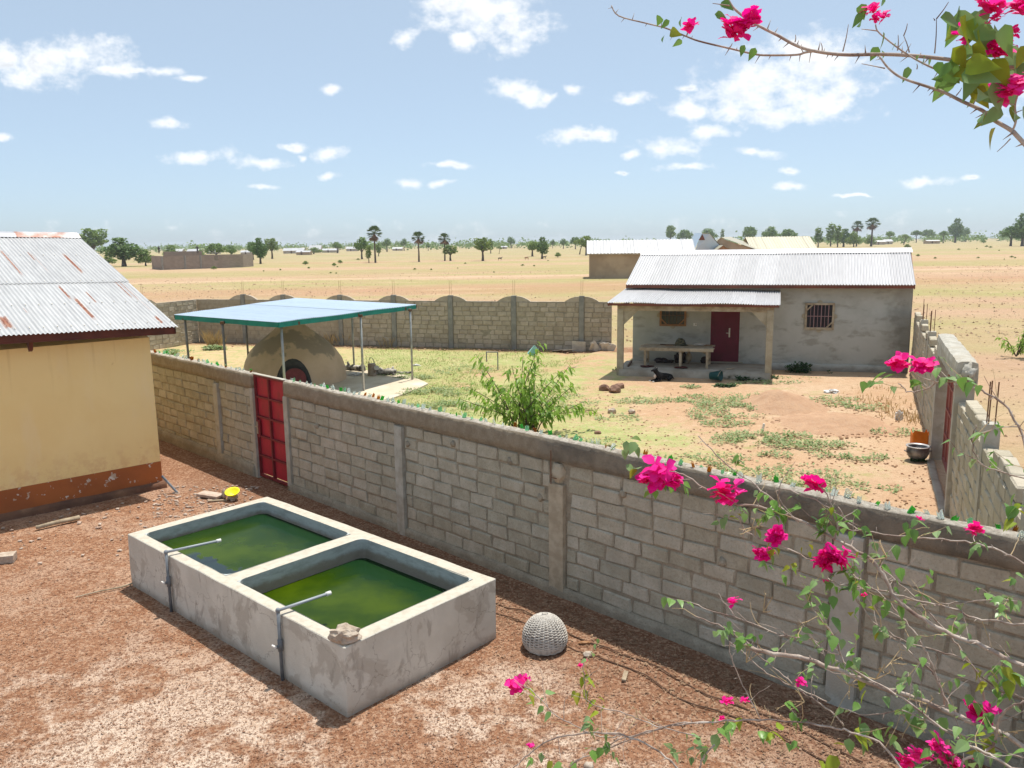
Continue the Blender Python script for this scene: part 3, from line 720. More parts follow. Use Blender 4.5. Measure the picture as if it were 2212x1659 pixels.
def shards(root, base, d, s0, s1, z, n, seq=None):
    rs = random.Random(n)
    for i in range(n):
        s = s0+(s1-s0)*(i+rs.uniform(.1, .9))/n
        u = s/(s1-s0)
        nm = rs.choices(('g_green', 'g_brown', 'g_clear', 'g_pale'), (.18, .12, .40, .30))[0]
        o = inst('glass_shard', rs.choice(SH[nm]), root, base+d*s+V(-d.y, d.x, 0)*rs.uniform(-.05, .06)+Z3*(z+rs.uniform(-.01, .0)), (rs.uniform(-.5, .5), rs.uniform(-.5, .5), rs.uniform(0, 6.28)), [rs.uniform(.55, 1.1)]*3)
def near_walls():
    # right of the gate
    p0 = G1+CW; p1 = RCORN+CW; LEN = (p1-p0).length
    root = thing('block_wall', 'long grey block wall with broken bottles along its top, right of the red gate', 'wall', p0)
    cols = [(3.78, .2, 'column'), (7.33, .26, 'column_tan'), (11.35, .3, 'column')]
    holes = [(c-w/2-.02, c+w/2+.02) for c, w, _ in cols]+[(0, .16)]
    zt = 1.93
    block_wall(root, p0, p1, .12, zt, 9, .46, .17, BL, None, holes, key=lambda c: c.y, mat=M['block'])
    mb = MB(); core(mb, p0, D1, .03, LEN-.02, -.05, zt+.02, .128); part('mortar', mb, M['mortar'], root)
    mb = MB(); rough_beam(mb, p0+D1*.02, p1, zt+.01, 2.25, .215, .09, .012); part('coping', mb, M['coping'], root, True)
    mb = MB(); rough_beam(mb, p0+N1*.03, p1+N1*.03, -.1, .14, .2, .12, .02, seed=4); part('footing', mb, M['mortar'], root, True)
    for c, w, mt in cols:
        mb = MB(); q = p0+D1*c+N1*.035
        zz = 1.9 if mt == 'column' else 1.62
        rough_beam(mb, q-D1*(w/2), q+D1*(w/2), -.05, zz, .2, .05, .004, seed=c); part('column', mb, M[mt], root)
    # torn concrete and bars where the second column stops short of the coping
    mb = MB(); q = p0+D1*7.33+N1*.02
    mb.blob(q+Z3*1.77, (.13, .13, .17), 3, .2, 3, 4); part('broken_concrete', mb, M['column_tan'], root, True)
    mb = MB(); mb.tube([q+N1*.14+Z3*1.62-D1*.06, q+N1*.15+Z3*2.1-D1*.05], .008, 5); mb.tube([q+N1*.15+Z3*1.72-D1*.06, q+N1*.15+Z3*1.72+D1*.05], .007, 5); part('rebar', mb, M['rebar'], root)
    mb = MB(); rough_beam(mb, p0+D1*.0+N1*.02, p0+D1*.14+N1*.02, -.05, zt, .19, .05, .014, seed=9); part('jamb', mb, M['column'], root)
    for s, z in ((5.15, 1.82), (6.4, 1.78), (8.45, 1.72), (1.2, 1.5), (9.9, 1.2), (7.0, 1.35), (4.0, 1.62), (10.3, 1.75)):
        mb = MB(); mb.blob(p0+D1*s+N1*.08+Z3*z, (.05, .05, .06), 2, .25, s, 3); part('putlog_lump', mb, M['mortar'], root, True)  # solid mortar lumps stand in for the dark putlog holes
    shards(root, p0, D1, .1, LEN-.1, 2.265, 92)
    # left of the gate
    p1 = G0+CW; p0 = LCORN+CW; LEN = (p1-p0).length
    root = thing('block_wall', 'block wall between the yellow house and the red gate, broken bottles on top', 'wall', p1)
    holes = [(LEN-1.72-.11, LEN-1.72+.11), (LEN-.13, LEN)]
    block_wall(root, p0, p1, .12, zt, 9, .46, .17, BL, None, holes, key=lambda c: c.y, mat=M['block'])
    mb = MB(); core(mb, p0, D1, .02, LEN-.03, -.05, zt+.02, .128); part('mortar', mb, M['mortar'], root)
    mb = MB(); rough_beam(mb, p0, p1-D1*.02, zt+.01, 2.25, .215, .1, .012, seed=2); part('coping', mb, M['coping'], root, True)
    mb = MB(); rough_beam(mb, p0+N1*.04, p1+N1*.04-D1*.1, -.1, .26, .2, .12, .02, seed=5); part('footing', mb, M['mortar'], root, True)
    mb = MB(); q = p1-D1*1.72+N1*.04; rough_beam(mb, q-D1*.1, q+D1*.1, -.05, 1.86, .2, .05, .006); part('column', mb, M['column'], root)
    mb = MB(); rough_beam(mb, p1-D1*.12+N1*.02, p1+N1*.02, -.05, zt, .19, .05, .014, seed=3); part('jamb', mb, M['column'], root)
    shards(root, p1, -D1, .1, 5.2, 2.27, 30)
near_walls()
def red_gate():
    p0 = G0+CW*.7; p1 = G1+CW*.7; w = (p1-p0).length; n = N1
    root = thing('metal_gate', 'bright red sheet metal gate in the near wall, two columns of panels', 'gate', (p0+p1)/2)
    ax = (D1, n, Z3); zb, zt = .03, 2.24
    xs = [.03, .50, w-.03]; 
    mb = MB()
    for x in (.022, w-.022): mb.box(p0+D1*x+Z3*((zb+zt)/2), (.044, .07, zt-zb), ax)
    for z in (zb+.022, zt-.022): mb.box(p0+D1*(w/2)+Z3*z, (w-.088, .068, .044), ax)
    part('gate_frame', mb, M['gate_frame'], root)
    mid = w*.47
    mb = MB(); mb.box(p0+D1*mid+n*.004+Z3*((zb+zt)/2), (.045, .066, zt-zb-.09), ax); part('stile', mb, M['gate_frame'], root)
    zr = [zb+.044+(zt-zb-.088)*k/5 for k in range(6)]
    for z in zr[1:-1]:
        mb = MB(); mb.box(p0+D1*(mid/2+.012)+n*.007+Z3*z, (mid-.07, .06, .036), ax); mb.box(p0+D1*((mid+w)/2-.01)+n*.007+Z3*z, (w-mid-.07, .06, .036), ax); part('rail', mb, M['gate_frame'], root)
    for a, b in ((.044, mid-.022), (mid+.022, w-.044)):
        for i in range(5):
            mb = MB(); z0, z1 = zr[i]+.0, zr[i+1]; mb.box(p0+D1*((a+b)/2)-n*.022+Z3*((z0+z1)/2), (b-a-.002, .012, z1-z0-.037), ax); part('panel', mb, M['gate'], root)
    mb = MB(); mb.box(p0+D1*.075+n*.03+Z3*1.08, (.13, .03, .38), ax); part('lock_box', mb, M['gate_frame'], root)
    mb = MB(); mb.box(p0+D1*.06+n*.052+Z3*1.1, (.045, .012, .26), ax); mb.bar(p0+D1*.05+n*.09+Z3*1.14, p0+D1*.15+n*.09+Z3*1.14, .018); part('handle', mb, M['metal'], root)
    mb = MB(); mb.box((p0+p1)/2+Z3*2.252, (w, .1, .016), ax); part('top_strip', mb, M['column'], root)
red_gate()

# ---- right wall with its car gate
A1 = V(7.78, 13.91, 0); A2 = V(9.38, 17.55, 0)
DR = (A2-A1).normalized(); NR = V(-DR.y, DR.x, 0)          # towards the compound (left)
HR = A2+DR*12.1
def right_walls():
    cw = -NR*.1
    for k, (p0, p1, lab, cols) in enumerate(((A2+DR*.2, HR, 'block wall along the right side between the car gate and the house', (4.2, 7.6)),
                                             (A1-DR*8.05, A1-DR*.12, 'block wall on the right edge, nearer than the rusty red car gate', (1.2, 4.55)))):
        p0 = p0+cw; p1 = p1+cw; LEN = (p1-p0).length
        root = thing('block_wall', lab, 'wall', (p0+p1)/2)
        zt = 2.1
        tf = (lambda s: 2.12 if int(s/1.7+k) % 2 else 2.33)
        holes = [(c-.14, c+.14) for c in cols]
        block_wall(root, p0, p1, .02, 2.32, 11, .42, .17, BP if k else BP, None, holes, key=lambda c: c.y, mat=M['block_light'], topfn=tf)
        mb = MB(); core(mb, p0, DR, .0, LEN, -.05, 2.06, .142); part('mortar', mb, M['mortar_light'], root)
        for c in cols:
            mb = MB(); q = p0+DR*c; rough_beam(mb, q-DR*.12, q+DR*.12, -.05, 2.42, .2, .05, .006, seed=c); col = part('column', mb, M['column'], root)
            for a, b in ((-.05, .04), (.05, -.05), (.05, .05)):
                mb = MB(); mb.tube([q+DR*a+NR*b+Z3*2.35, q+DR*(a+jit(.03))+NR*b+Z3*(3.0+jit(.12))], .009, 5); part('rebar', mb, M['rebar'], col)
    # gate with its concrete portal
    root = thing('car_gate', 'faded red metal car gate under a chipped concrete lintel in the right wall', 'gate', (A1+A2)/2)
    for nm, q in (('post', A1-DR*.02), ('post', A2+DR*.06)):
        mb = MB(); rough_beam(mb, q+cw-DR*.13, q+cw+DR*.13, -.05, 2.42, .3, .06, .008, seed=q.y); part('post', mb, M['column'], root)
    mb = MB(); a = A1-DR*.3+cw; b = A2+DR*.3+cw; rough_beam(mb, a, b, 2.4, 2.8, .34, .1, .018, seed=8); part('lintel', mb, M['column'], root)
    for i in range(5):
        mb = MB(); q = a+DR*.0+NR*(-.13+.065*i)+Z3*(2.45+.07*(i % 3)); mb.tube([q+DR*.1, q-DR*.14, q-DR*.2-Z3*.1], .009, 5); part('rebar', mb, M['rebar'], root)
    mb = MB(); mb.blob(a+Z3*2.58, (.10, .16, .17), 3, .45, 5, 6); part('broken_concrete', mb, M['column'], root, True)
    w = (A2-A1).length-.3; p0 = A1+DR*.13-NR*.2; ax = (DR, NR, Z3)
    for h in (0, 1):
        c0 = p0+DR*(w/2*h)
        mb = MB()
        for x in (.03, w/2-.03): mb.box(c0+DR*x+Z3*1.22, (.06, .06, 2.3), ax)
        for z in (.1, 2.34): mb.box(c0+DR*(w/4)+Z3*z, (w/2-.12, .058, .06), ax)
        leaf = part('gate_leaf', mb, M['gate2'], root)
        for j in range(3):
            for i in range(4):
                mb = MB(); ww = (w/2-.12)/3; hh = 2.18/4; cc = c0+DR*(.06+ww*(j+.5))+Z3*(.13+hh*(i+.5)); mb.box(cc-NR*.012, (ww-.03, .012, hh-.03), ax); part('panel', mb, M['gate2'], leaf)
        mb = MB()
        for i in range(1, 4): mb.box(c0+DR*(w/4)+NR*.004+Z3*(.13+2.18/4*i), (w/2-.13, .05, .04), ax)
        for j in (1, 2): mb.box(c0+DR*(.06+(w/2-.12)/3*j)+NR*.002+Z3*1.22, (.035, .045, 2.1), ax)
        part('gate_bars', mb, M['gate2'], leaf)
    mb = MB(); rough_beam(mb, A1+DR*.1+NR*.05, A2-DR*.1+NR*.05, -.05, .04, .16, .1, .01); part('threshold', mb, M['porch'], root, True)
right_walls()

# ---- far wall and left wall, with scalloped tops
FL = V(-16.2, 42.0, 0); FD = V(.963, -.27, 0).normalized(); FN = V(-.27, -.963, 0).normalized()
def far_walls():
    def run(name_lab, p0, p1, bl, mt, mtm, colpos, colmat, key, reb=True):
        LEN = (p1-p0).length; d = (p1-p0).normalized(); n = V(d.y, -d.x, 0)
        root = thing('block_wall', name_lab, 'wall', (p0+p1)/2)
        holes = [(c-.12, c+.12) for c in colpos]
        block_wall(root, p0, p1, .02, 2.2, 10, .43, .17, bl, None, holes, key=key, mat=mt)
        mb = MB(); core(mb, p0, d, .01, LEN-.01, -.08, 2.21, .142); part('mortar', mb, mtm, root)
        for c in colpos:
            mb = MB(); q = p0+d*c+n*.02
            rough_beam(mb, q-d*.11, q+d*.11, -.05, 2.5, .21, .06, .006, seed=c); col = part('column', mb, colmat, root)
            if reb:
                for k in (-.04, .04):
                    mb = MB(); mb.tube([q+d*k+Z3*2.48, q+d*(k*1.2)+Z3*3.2], .007, 4); part('rebar', mb, M['rebar_pale'], col)
            # rounded crest either side of the column
            for sgn in (-1, 1):
                poly = [p0+d*(c+sgn*x)+Z3*z for x, z in ((.115, 2.215), (.115, 2.47), (.3, 2.46), (.5, 2.40), (.68, 2.31), (.82, 2.215))]
                if 0 < c+sgn*.82 < LEN: mb = MB(); mb.prism([v+n*.07 for v in poly], -n*.14); part('crest', mb, mt, root)
        mb = MB(); rough_beam(mb, p0, p1, 2.205, 2.235, .16, .25, .006, seed=3); part('cap', mb, M['coping_far'], root)
    p1 = FL+FD*21.5
    us = (530, 616, 738, 853, 975, 1111, 1257)
    cols = []
    for u in us:
        d = ray(u, 700); t = (FL.y*FD.x-FL.x*FD.y)/(d.y*FD.x-d.x*FD.y); q = Vector((d.x*t, d.y*t, 0)); cols.append((q-FL).dot(FD))
    cols += [cols[-1]+2.9]
    run('brown far wall across the compound, rounded crest at every column', FL, p1, BF, M['block_far'], M['mortar'], sorted(cols), M['column_dark'], lambda c: abs(c.x-.5))
    ld = (gp(439, 738)-gp(327, 757)).normalized()
    q1 = FL-ld*.15; q0 = FL-ld*11.6
    run('pale sunlit wall on the far left, behind the shed roof', q0, q1, BP, M['block_light'], M['mortar_light'], [11.6-.3-3.4*k for k in range(1, 4)], M['column'], lambda c: -c.y)
far_walls()

# ================================================================== WATER TANK
TO = V(-5.637, 11.274, 0); TX = V(.7437, -.6685, 0).normalized(); TY = V(.6685, .7437, 0)
def tp(x, y, z=0): return TO+TX*x+TY*y+Z3*z
def tank():
    root = thing('water_tank', 'long low cement tank with two open basins of green water', 'tank', tp(2.6, 1.15))
    xs = [0, .2, 2.53, 2.79, 5.0, 5.2]; ys = [0, .15, 2.1, 2.3]; H = .79
    bm = bmesh.new(); vt = {}
    def vv(x, y, z):
        k = (round(x, 3), round(y, 3), round(z, 3))
        if k not in vt: vt[k] = bm.verts.new(tp(*k))
        return vt[k]
    def q(a, b, c, d): bm.faces.new([vv(*a), vv(*b), vv(*c), vv(*d)])
    hole = {(1, 1), (3, 1)}
    for i in range(5):
        for j in range(3):
            if (i, j) not in hole: q((xs[i], ys[j], H), (xs[i+1], ys[j], H), (xs[i+1], ys[j+1], H), (xs[i], ys[j+1], H))
    for i in range(5):
        q((xs[i], 0, -.05), (xs[i+1], 0, -.05), (xs[i+1], 0, H), (xs[i], 0, H)); q((xs[i+1], 2.3, -.05), (xs[i], 2.3, -.05), (xs[i], 2.3, H), (xs[i+1], 2.3, H))
    for j in range(3):
        q((0, ys[j+1], -.05), (0, ys[j], -.05), (0, ys[j], H), (0, ys[j+1], H)); q((5.2, ys[j], -.05), (5.2, ys[j+1], -.05), (5.2, ys[j+1], H), (5.2, ys[j], H))
    bmesh.ops.subdivide_edges(bm, edges=list(bm.edges), cuts=5, use_grid_fill=True)
    bm.normal_update()
    sharp = [e for e in bm.edges if len(e.link_faces) == 2 and e.calc_face_angle(0) > .5]
    bmesh.ops.bevel(bm, geom=sharp, offset=.009, segments=1, affect='EDGES')
    for v in bm.verts:
        w = v.co*1.7; v.co += Vector((mnoise.noise(w), mnoise.noise(w+Vector((5,5,5))), .8*mnoise.noise(w*1.3+Vector((9,9,9)))))*.012
    me = bpy.data.meshes.new('wall'); bm.transform(Matrix.Translation(-root.location)); bm.to_mesh(me); bm.free(); me.materials.append(M['tank'])
    me.polygons.foreach_set('use_smooth', [True]*len(me.polygons)); me.set_sharp_from_angle(angle=R(30))
    o = bpy.data.objects.new('wall', me); COL.objects.link(o); o.parent = root
    for (x0, x1, zw, seed) in ((.2, 2.53, .60, 1), (2.79, 5.0, .51, 2)):
        # inner faces with rounded corners
        ring = []; r = .12; y0, y1 = .15, 2.1
        for (cx, cy, a0) in ((x1-r, y1-r, 0), (x0+r, y1-r, 90), (x0+r, y0+r, 180), (x1-r, y0+r, 270)):
            for k in range(5): a = R(a0+k*22.5); ring.append((cx+r*math.cos(a), cy+r*math.sin(a)))
        n = len(ring); mb = MB(); zs = [H+.004, H-.05, .62, .5, .3, .02]
        ins = .0
        vs = []
        for z in zs:
            for (x, y) in ring: p = tp(x, y, z); vs.append(p+Vector((mnoise.noise(p*2), mnoise.noise(p*2+Vector((4,4,4))), 0))*.006)
        mb.add(vs, [(i*n+j, (i+1)*n+j, (i+1)*n+(j+1)%n, i*n+(j+1)%n) for i in range(len(zs)-1) for j in range(n)])
        # small corner fillets in the rim
        corners = [(x1, y1), (x0, y1), (x0, y0), (x1, y0)]
        for c in range(4):
            ids = [c*5+k for k in range(5)]; mb2 = MB(); 
            vs = [tp(*corners[c], H+.003)]+[tp(*ring[i], H+.003) for i in ids]
            mb.add(vs, [(0, k+1, k+2) for k in range(4)])
        part('basin_lining', mb, M['basin'], root, False)
        wb = MB(); m_ = 14; vs = [tp(x0+(x1-x0)*i/m_, y0+(y1-y0)*j/m_, zw) for i in range(m_+1) for j in range(m_+1)]
        wb.add(vs, [(i*(m_+1)+j, (i+1)*(m_+1)+j, (i+1)*(m_+1)+j+1, i*(m_+1)+j+1) for i in range(m_) for j in range(m_)])
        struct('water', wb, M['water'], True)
    for (x, xe, ye) in ((1.3, 1.48, .62), (4.02, 4.1, .58)):
        mb = MB(); r = .021; b = tp(x, -.035)
        mb.tube([b+Z3*-.02, b+Z3*.84], r, 8); mb.blob(b+Z3*.85, (.03, .03, .034), 2, 0, 0); pipe = part('inlet_pipe', mb, M['pvc'], root, True)
        mb = MB(); mb.tube([b+Z3*.85, tp(xe, ye, .86)], r*.9, 8); part('spout', mb, M['pvc_light'], pipe, True)
        mb = MB(); e = tp(xe, ye, .86); dd = (e-b-Z3*.85).normalized(); mb.tube([e-dd*.02, e+dd*.04], r*1.3, 8); part('end_cap', mb, M['white'], pipe, True)
        mb = MB(); mb.tube([b+Z3*.36, b+Z3*.50], r*1.45, 8); mb.blob(b-TX*.0-TY*.035+Z3*.42, (.024, .028, .024), 1, 0, 0); part('valve', mb, M['pvc'], pipe, True)
        mb = MB(); mb.box(b-TY*.065-TX*.025+Z3*.43, (.075, .022, .018), (TX, TY, Z3)); part('valve_handle', mb, M['white'], pipe)
tank()
mb = MB(); mb.blob(tp(5.08, .1, .86), (.15, .12, .1), 3, .22, 4, 2.2)
solo('stone', mb, M['stone'], 'rough chunk of cement resting on the front corner of the tank', 'stone', tp(5.08, .1, .78))

# ================================================================== YELLOW HOUSE
YC = V(-7.27, 16.2, 0); YD = V(-.732, -.681, 0).normalized(); YN = V(-YD.y, YD.x, 0); YN = V(.681, -.732, 0)
def plane_hit(u, v, p, n):
    d = ray(u, v); o = Vector((0, 0, EYE)); t = (p-o).dot(n)/d.dot(n); return o+d*t
def yellow_house():
    root = thing('yellow_house', 'yellow painted house with rust streaked corrugated roof at the left edge', 'house', YC+YD*2)
    LN = 8.0; dep = 11.4; hw = 3.12
    mb = MB(); c = YC+YD*(LN/2)-YN*(dep/2)
    mb.box(c+Z3*((.55+hw)/2), (LN, dep, hw-.55), (YD, YN, Z3)); part('wall', mb, M['yellow'], root)
    mb = MB(); k = 40; vs = []
    mb.box(c+Z3*.34, (LN+.012, dep+.012, .43), (YD, YN, Z3)); part('painted_band', mb, M['brown_band'], root)
    mb = MB(); rough_beam(mb, YC-YD*.06-YN*.1, YC+YD*LN-YN*.1, -.1, .14, .36, .15, .015); part('footing', mb, M['footing'], root, True)
    # roof: eave and ridge lines
    ep = YC+YN*.42
    E1 = plane_hit(379, 703, ep, YN); E0 = plane_hit(0, 723, ep, YN)
    best = None
    for w in [x*.02 for x in range(60, 400)]:
        q = plane_hit(163, 509, ep-YN*w, YN); al = (q-E1).dot(YD)
        if best is None or abs(al) < best[0]: best = (abs(al), w, q)
    w, R1 = best[1], best[2]; 
    R0 = plane_hit(0, 507, ep-YN*w, YN)
    zr = R1.z; ze = E1.z
    ed = (E0-E1).normalized(); EL = (E0-E1).length
    rd = (R0-R1).normalized()
    def rp(u, v):   # u metres along the eave, v 0 ridge .. 1 eave
        return (R1+rd*u)*(1-v)+(E1+ed*u)*v
    slope = (E1-R1).length
    nrm = ed.cross(E1-R1).normalized(); nrm = nrm if nrm.z > 0 else -nrm
    def sheet(u0, u1, v0, v1, lift):
        mb = MB(); nw = int(round((u1-u0)/.0127)); vs = []; uvs = []
        rows = [v0, v0+(v1-v0)*.33, v0+(v1-v0)*.66, v1]
        for vv in rows:
            for i in range(nw+1):
                u = u0+(u1-u0)*i/nw; p = rp(u, vv)+nrm*(.0125*math.sin(2*math.pi*u/.076)+lift+.004*math.sin(u*3+vv*4))
                vs.append(p); uvs.append((u, vv*slope))
        m_ = nw+1
        fs = [(r*m_+i, r*m_+i+1, (r+1)*m_+i+1, (r+1)*m_+i) for r in range(len(rows)-1) for i in range(nw)]
        mb.add(vs, fs, uvs); part('roof_sheet', mb, M['zinc_old'], root, True)
    W_ = .76; nsh = 9
    for i in range(nsh):
        u0 = -.03+i*W_
        sheet(u0, u0+W_+.06, .545, 1.01, .002+.003*(i % 2)); sheet(u0+jit(.02), u0+W_+.06, .012, .575, .013+.003*(i % 2))
    # back slope, one plain run
    mb = MB(); bk = R1-YN*w+Z3*(ze-zr); bk0 = bk+rd*(nsh*W_); q0 = R1+rd*(nsh*W_)
    mb.add([R1+Z3*.0, q0, bk0, bk], [(0, 1, 2, 3)], [(0, 0), (7, 0), (7, 3), (0, 3)]); part('rear_roof', mb, M['zinc_old'], root)
    # ridge cap
    mb = MB(); L = nsh*W_
    def cap(u0, u1, mt):
        mb = MB(); vs = []; k = 2
        for u in (u0, u1):
            b = R1+rd*u; dn = (rp(u, .045)-b); up = Z3*.07
            vs += [b+dn+nrm*.03, b+dn*.55+nrm*.045, b+dn*.42+nrm*.06+Z3*.02, b+up+dn*.12, b+up-dn*.1, b-YN*.2+Z3*-.05]
        mb.add(vs, [(i, i+1, 7+i, 6+i) for i in range(5)]); part('ridge_cap', mb, mt, root)
    cap(-.05, 1.35, M['ridge_rust']); cap(1.34, L, M['ridge'])
    # nail heads
    hm = MB(); hm.lathe([(0, .016), (.010, .013), (.014, 0)], 6); hme = hm.mesh('nail_head', M['metal'])
    for vv in (.27, .56, .78, .97):
        for k in range(26):
            u = .04+k*.228+jit(.03); u = (math.floor(u/.076)+.25)*.076
            if u < L-.3: inst('roof_nail', hme, root, rp(u, vv)+nrm*.022, nrm.to_track_quat('Z', 'Y').to_euler())
    fz = -Z3
    mb = MB(); a = E1-ed*.0; b = E1+ed*L; mb.add([a-Z3*.015, b-Z3*.015, b-Z3*.17, a-Z3*.17, a-YN*.035-Z3*.015, b-YN*.035-Z3*.015, b-YN*.035-Z3*.17, a-YN*.035-Z3*.17],
        [(0, 1, 2, 3), (7, 6, 5, 4), (3, 2, 6, 7), (0, 4, 5, 1), (0, 3, 7, 4), (1, 5, 6, 2)]); part('fascia', mb, M['fascia'], root)
    mb = MB(); dn = E1-R1
    mb.add([R1-Z3*.02, E1-Z3*.02, E1-Z3*.15, R1-Z3*.15, R1-Z3*.02+YD*.03, E1-Z3*.02+YD*.03, E1-Z3*.15+YD*.03, R1-Z3*.15+YD*.03], [(0, 1, 2, 3), (7, 6, 5, 4), (3, 2, 6, 7), (0, 4, 5, 1), (0, 3, 7, 4), (1, 5, 6, 2)]); part('bargeboard', mb, M['fascia'], root)
    for u in (.62+1.9, .62+4.2):
        q = E1+ed*u-YN*.15-Z3*.15; mb = MB(); mb.add([q-YN*.18, q+YN*.09, q+YN*.03-Z3*.16, q-YN*.05-Z3*.2]+[x+YD*.06 for x in (q-YN*.18, q+YN*.09, q+YN*.03-Z3*.16, q-YN*.05-Z3*.2)], [(0, 1, 2, 3), (7, 6, 5, 4), (0, 4, 5, 1), (1, 5, 6, 2), (2, 6, 7, 3), (3, 7, 4, 0)]); part('rafter_end', mb, M['fascia'], root)
    # gable wall
    ap = R1+YD*(YC-R1).dot(YD); ap.z = zr-.12
    mb = MB(); mb.prism([YC+Z3*(hw-.01), YC-YN*dep+Z3*(hw-.01), ap], YD*.15); part('gable', mb, M['yellow'], root)
yellow_house()

# ================================================================== HOUSE WITH PORCH
W0 = V(14.15, 28.65, 0); HA = V(.963, -.27, 0).normalized(); HB = V(-.27, -.963, 0).normalized()
def hp(a, b, z=0): return W0+HA*a+HB*b+Z3*z
HAX = (HA, HB, Z3)
def corr(root, P00, P01, P10, P11, pitch, amp, mat, nsheets, sag=0, name='roof_sheet', thick=0, per=6, rows=4):
    """P00 ridge start, P01 ridge end, P10 eave start, P11 eave end"""
    L = (P11-P10).length; nrm = (P11-P10).cross(P10-P00).normalized(); nrm = nrm if nrm.z > 0 else -nrm; sl = (P10-P00).length
    for s in range(nsheets):
        u0 = s/nsheets-(.02/nsheets if s else 0); u1 = (s+1)/nsheets
        n = max(6, int((u1-u0)*L/pitch*per)); mb = MB(); vs = []; uvs = []
        for r in range(rows+1):
            v = r/rows
            for i in range(n+1):
                u = u0+(u1-u0)*i/n; p = (P00*(1-u)+P01*u)*(1-v)+(P10*(1-u)+P11*u)*v
                p = p+nrm*(amp*math.sin(2*math.pi*u*L/pitch)+.003*(s % 2))+Z3*(sag*math.sin(u*9+s*.4)*(.3+.7*v)); vs.append(p); uvs.append((u*L, v*sl))
        mb.add(vs, [(r*(n+1)+i, r*(n+1)+i+1, (r+1)*(n+1)+i+1, (r+1)*(n+1)+i) for r in range(rows) for i in range(n)], uvs)
        part(name, mb, mat, root, True)
def board(mb, a, b, h, t, n):
    """vertical board hanging below line a-b, thickness t along n"""
    vs = [a, b, b-Z3*h, a-Z3*h]; vs += [p+n*t for p in vs]
    return mb.add(vs, [(0, 1, 2, 3), (7, 6, 5, 4), (3, 2, 6, 7), (0, 4, 5, 1), (0, 3, 7, 4), (1, 5, 6, 2)])
def window(root, a0, a1, z0, z1, mt, ncol, nrow, brace, lab=None):
    fw = .075
    mb = MB(); am, zm = (a0+a1)/2, (z0+z1)/2
    for a in (a0+fw/2, a1-fw/2): mb.box(hp(a, .03, zm), (fw, .075, z1-z0), HAX)
    for z in (z0+fw/2, z1-fw/2): mb.box(hp(am, .031, z), (a1-a0-2*fw, .075, fw), HAX)
    for s, (ca, cz, da, dz) in enumerate(((a0, z1, 1, -1), (a1, z0, -1, 1)) if brace == 1 else ((a0, z0, 1, 1), (a1, z0, -1, 1))):
        mb.bar(hp(ca+da*.06, .045, cz+dz*.27), hp(ca+da*.27, .045, cz+dz*.06), .05, .03, HB)
    o = part('window', mb, mt, root, label=lab)
    mb = MB()
    for (a, z, w, h) in ((am, z1+.02, .16, .06), (am, z0-.02, .16, .06), (a0-.02, zm, .06, .16), (a1+.02, zm, .06, .16)):
        mb.lathe([(0, .0), (.09 if w > h else .09, 0), (.09, .03), (0, .03)], 10, hp(a, .003, z), (HA, Z3, HB))
    part('bracket', mb, M['pillar'], o)
    mb = MB(); mb.box(hp(am, -.005, zm), (a1-a0-.1, .02, z1-z0-.1), HAX); part('pane', mb, M['pane'], o)
    mb = MB()
    for i in range(1, ncol): mb.box(hp(a0+fw+(a1-a0-2*fw)*i/ncol, .025, zm), (.014 if i % 2 else .026, .018, z1-z0-2*fw), HAX)
    for i in range(1, nrow): mb.box(hp(am, .03, z0+fw+(z1-z0-2*fw)*i/nrow), (a1-a0-2*fw, .012, .022), HAX)
    part('bars', mb, M['bars'] if brace == 1 else M['wood_dark'], o)
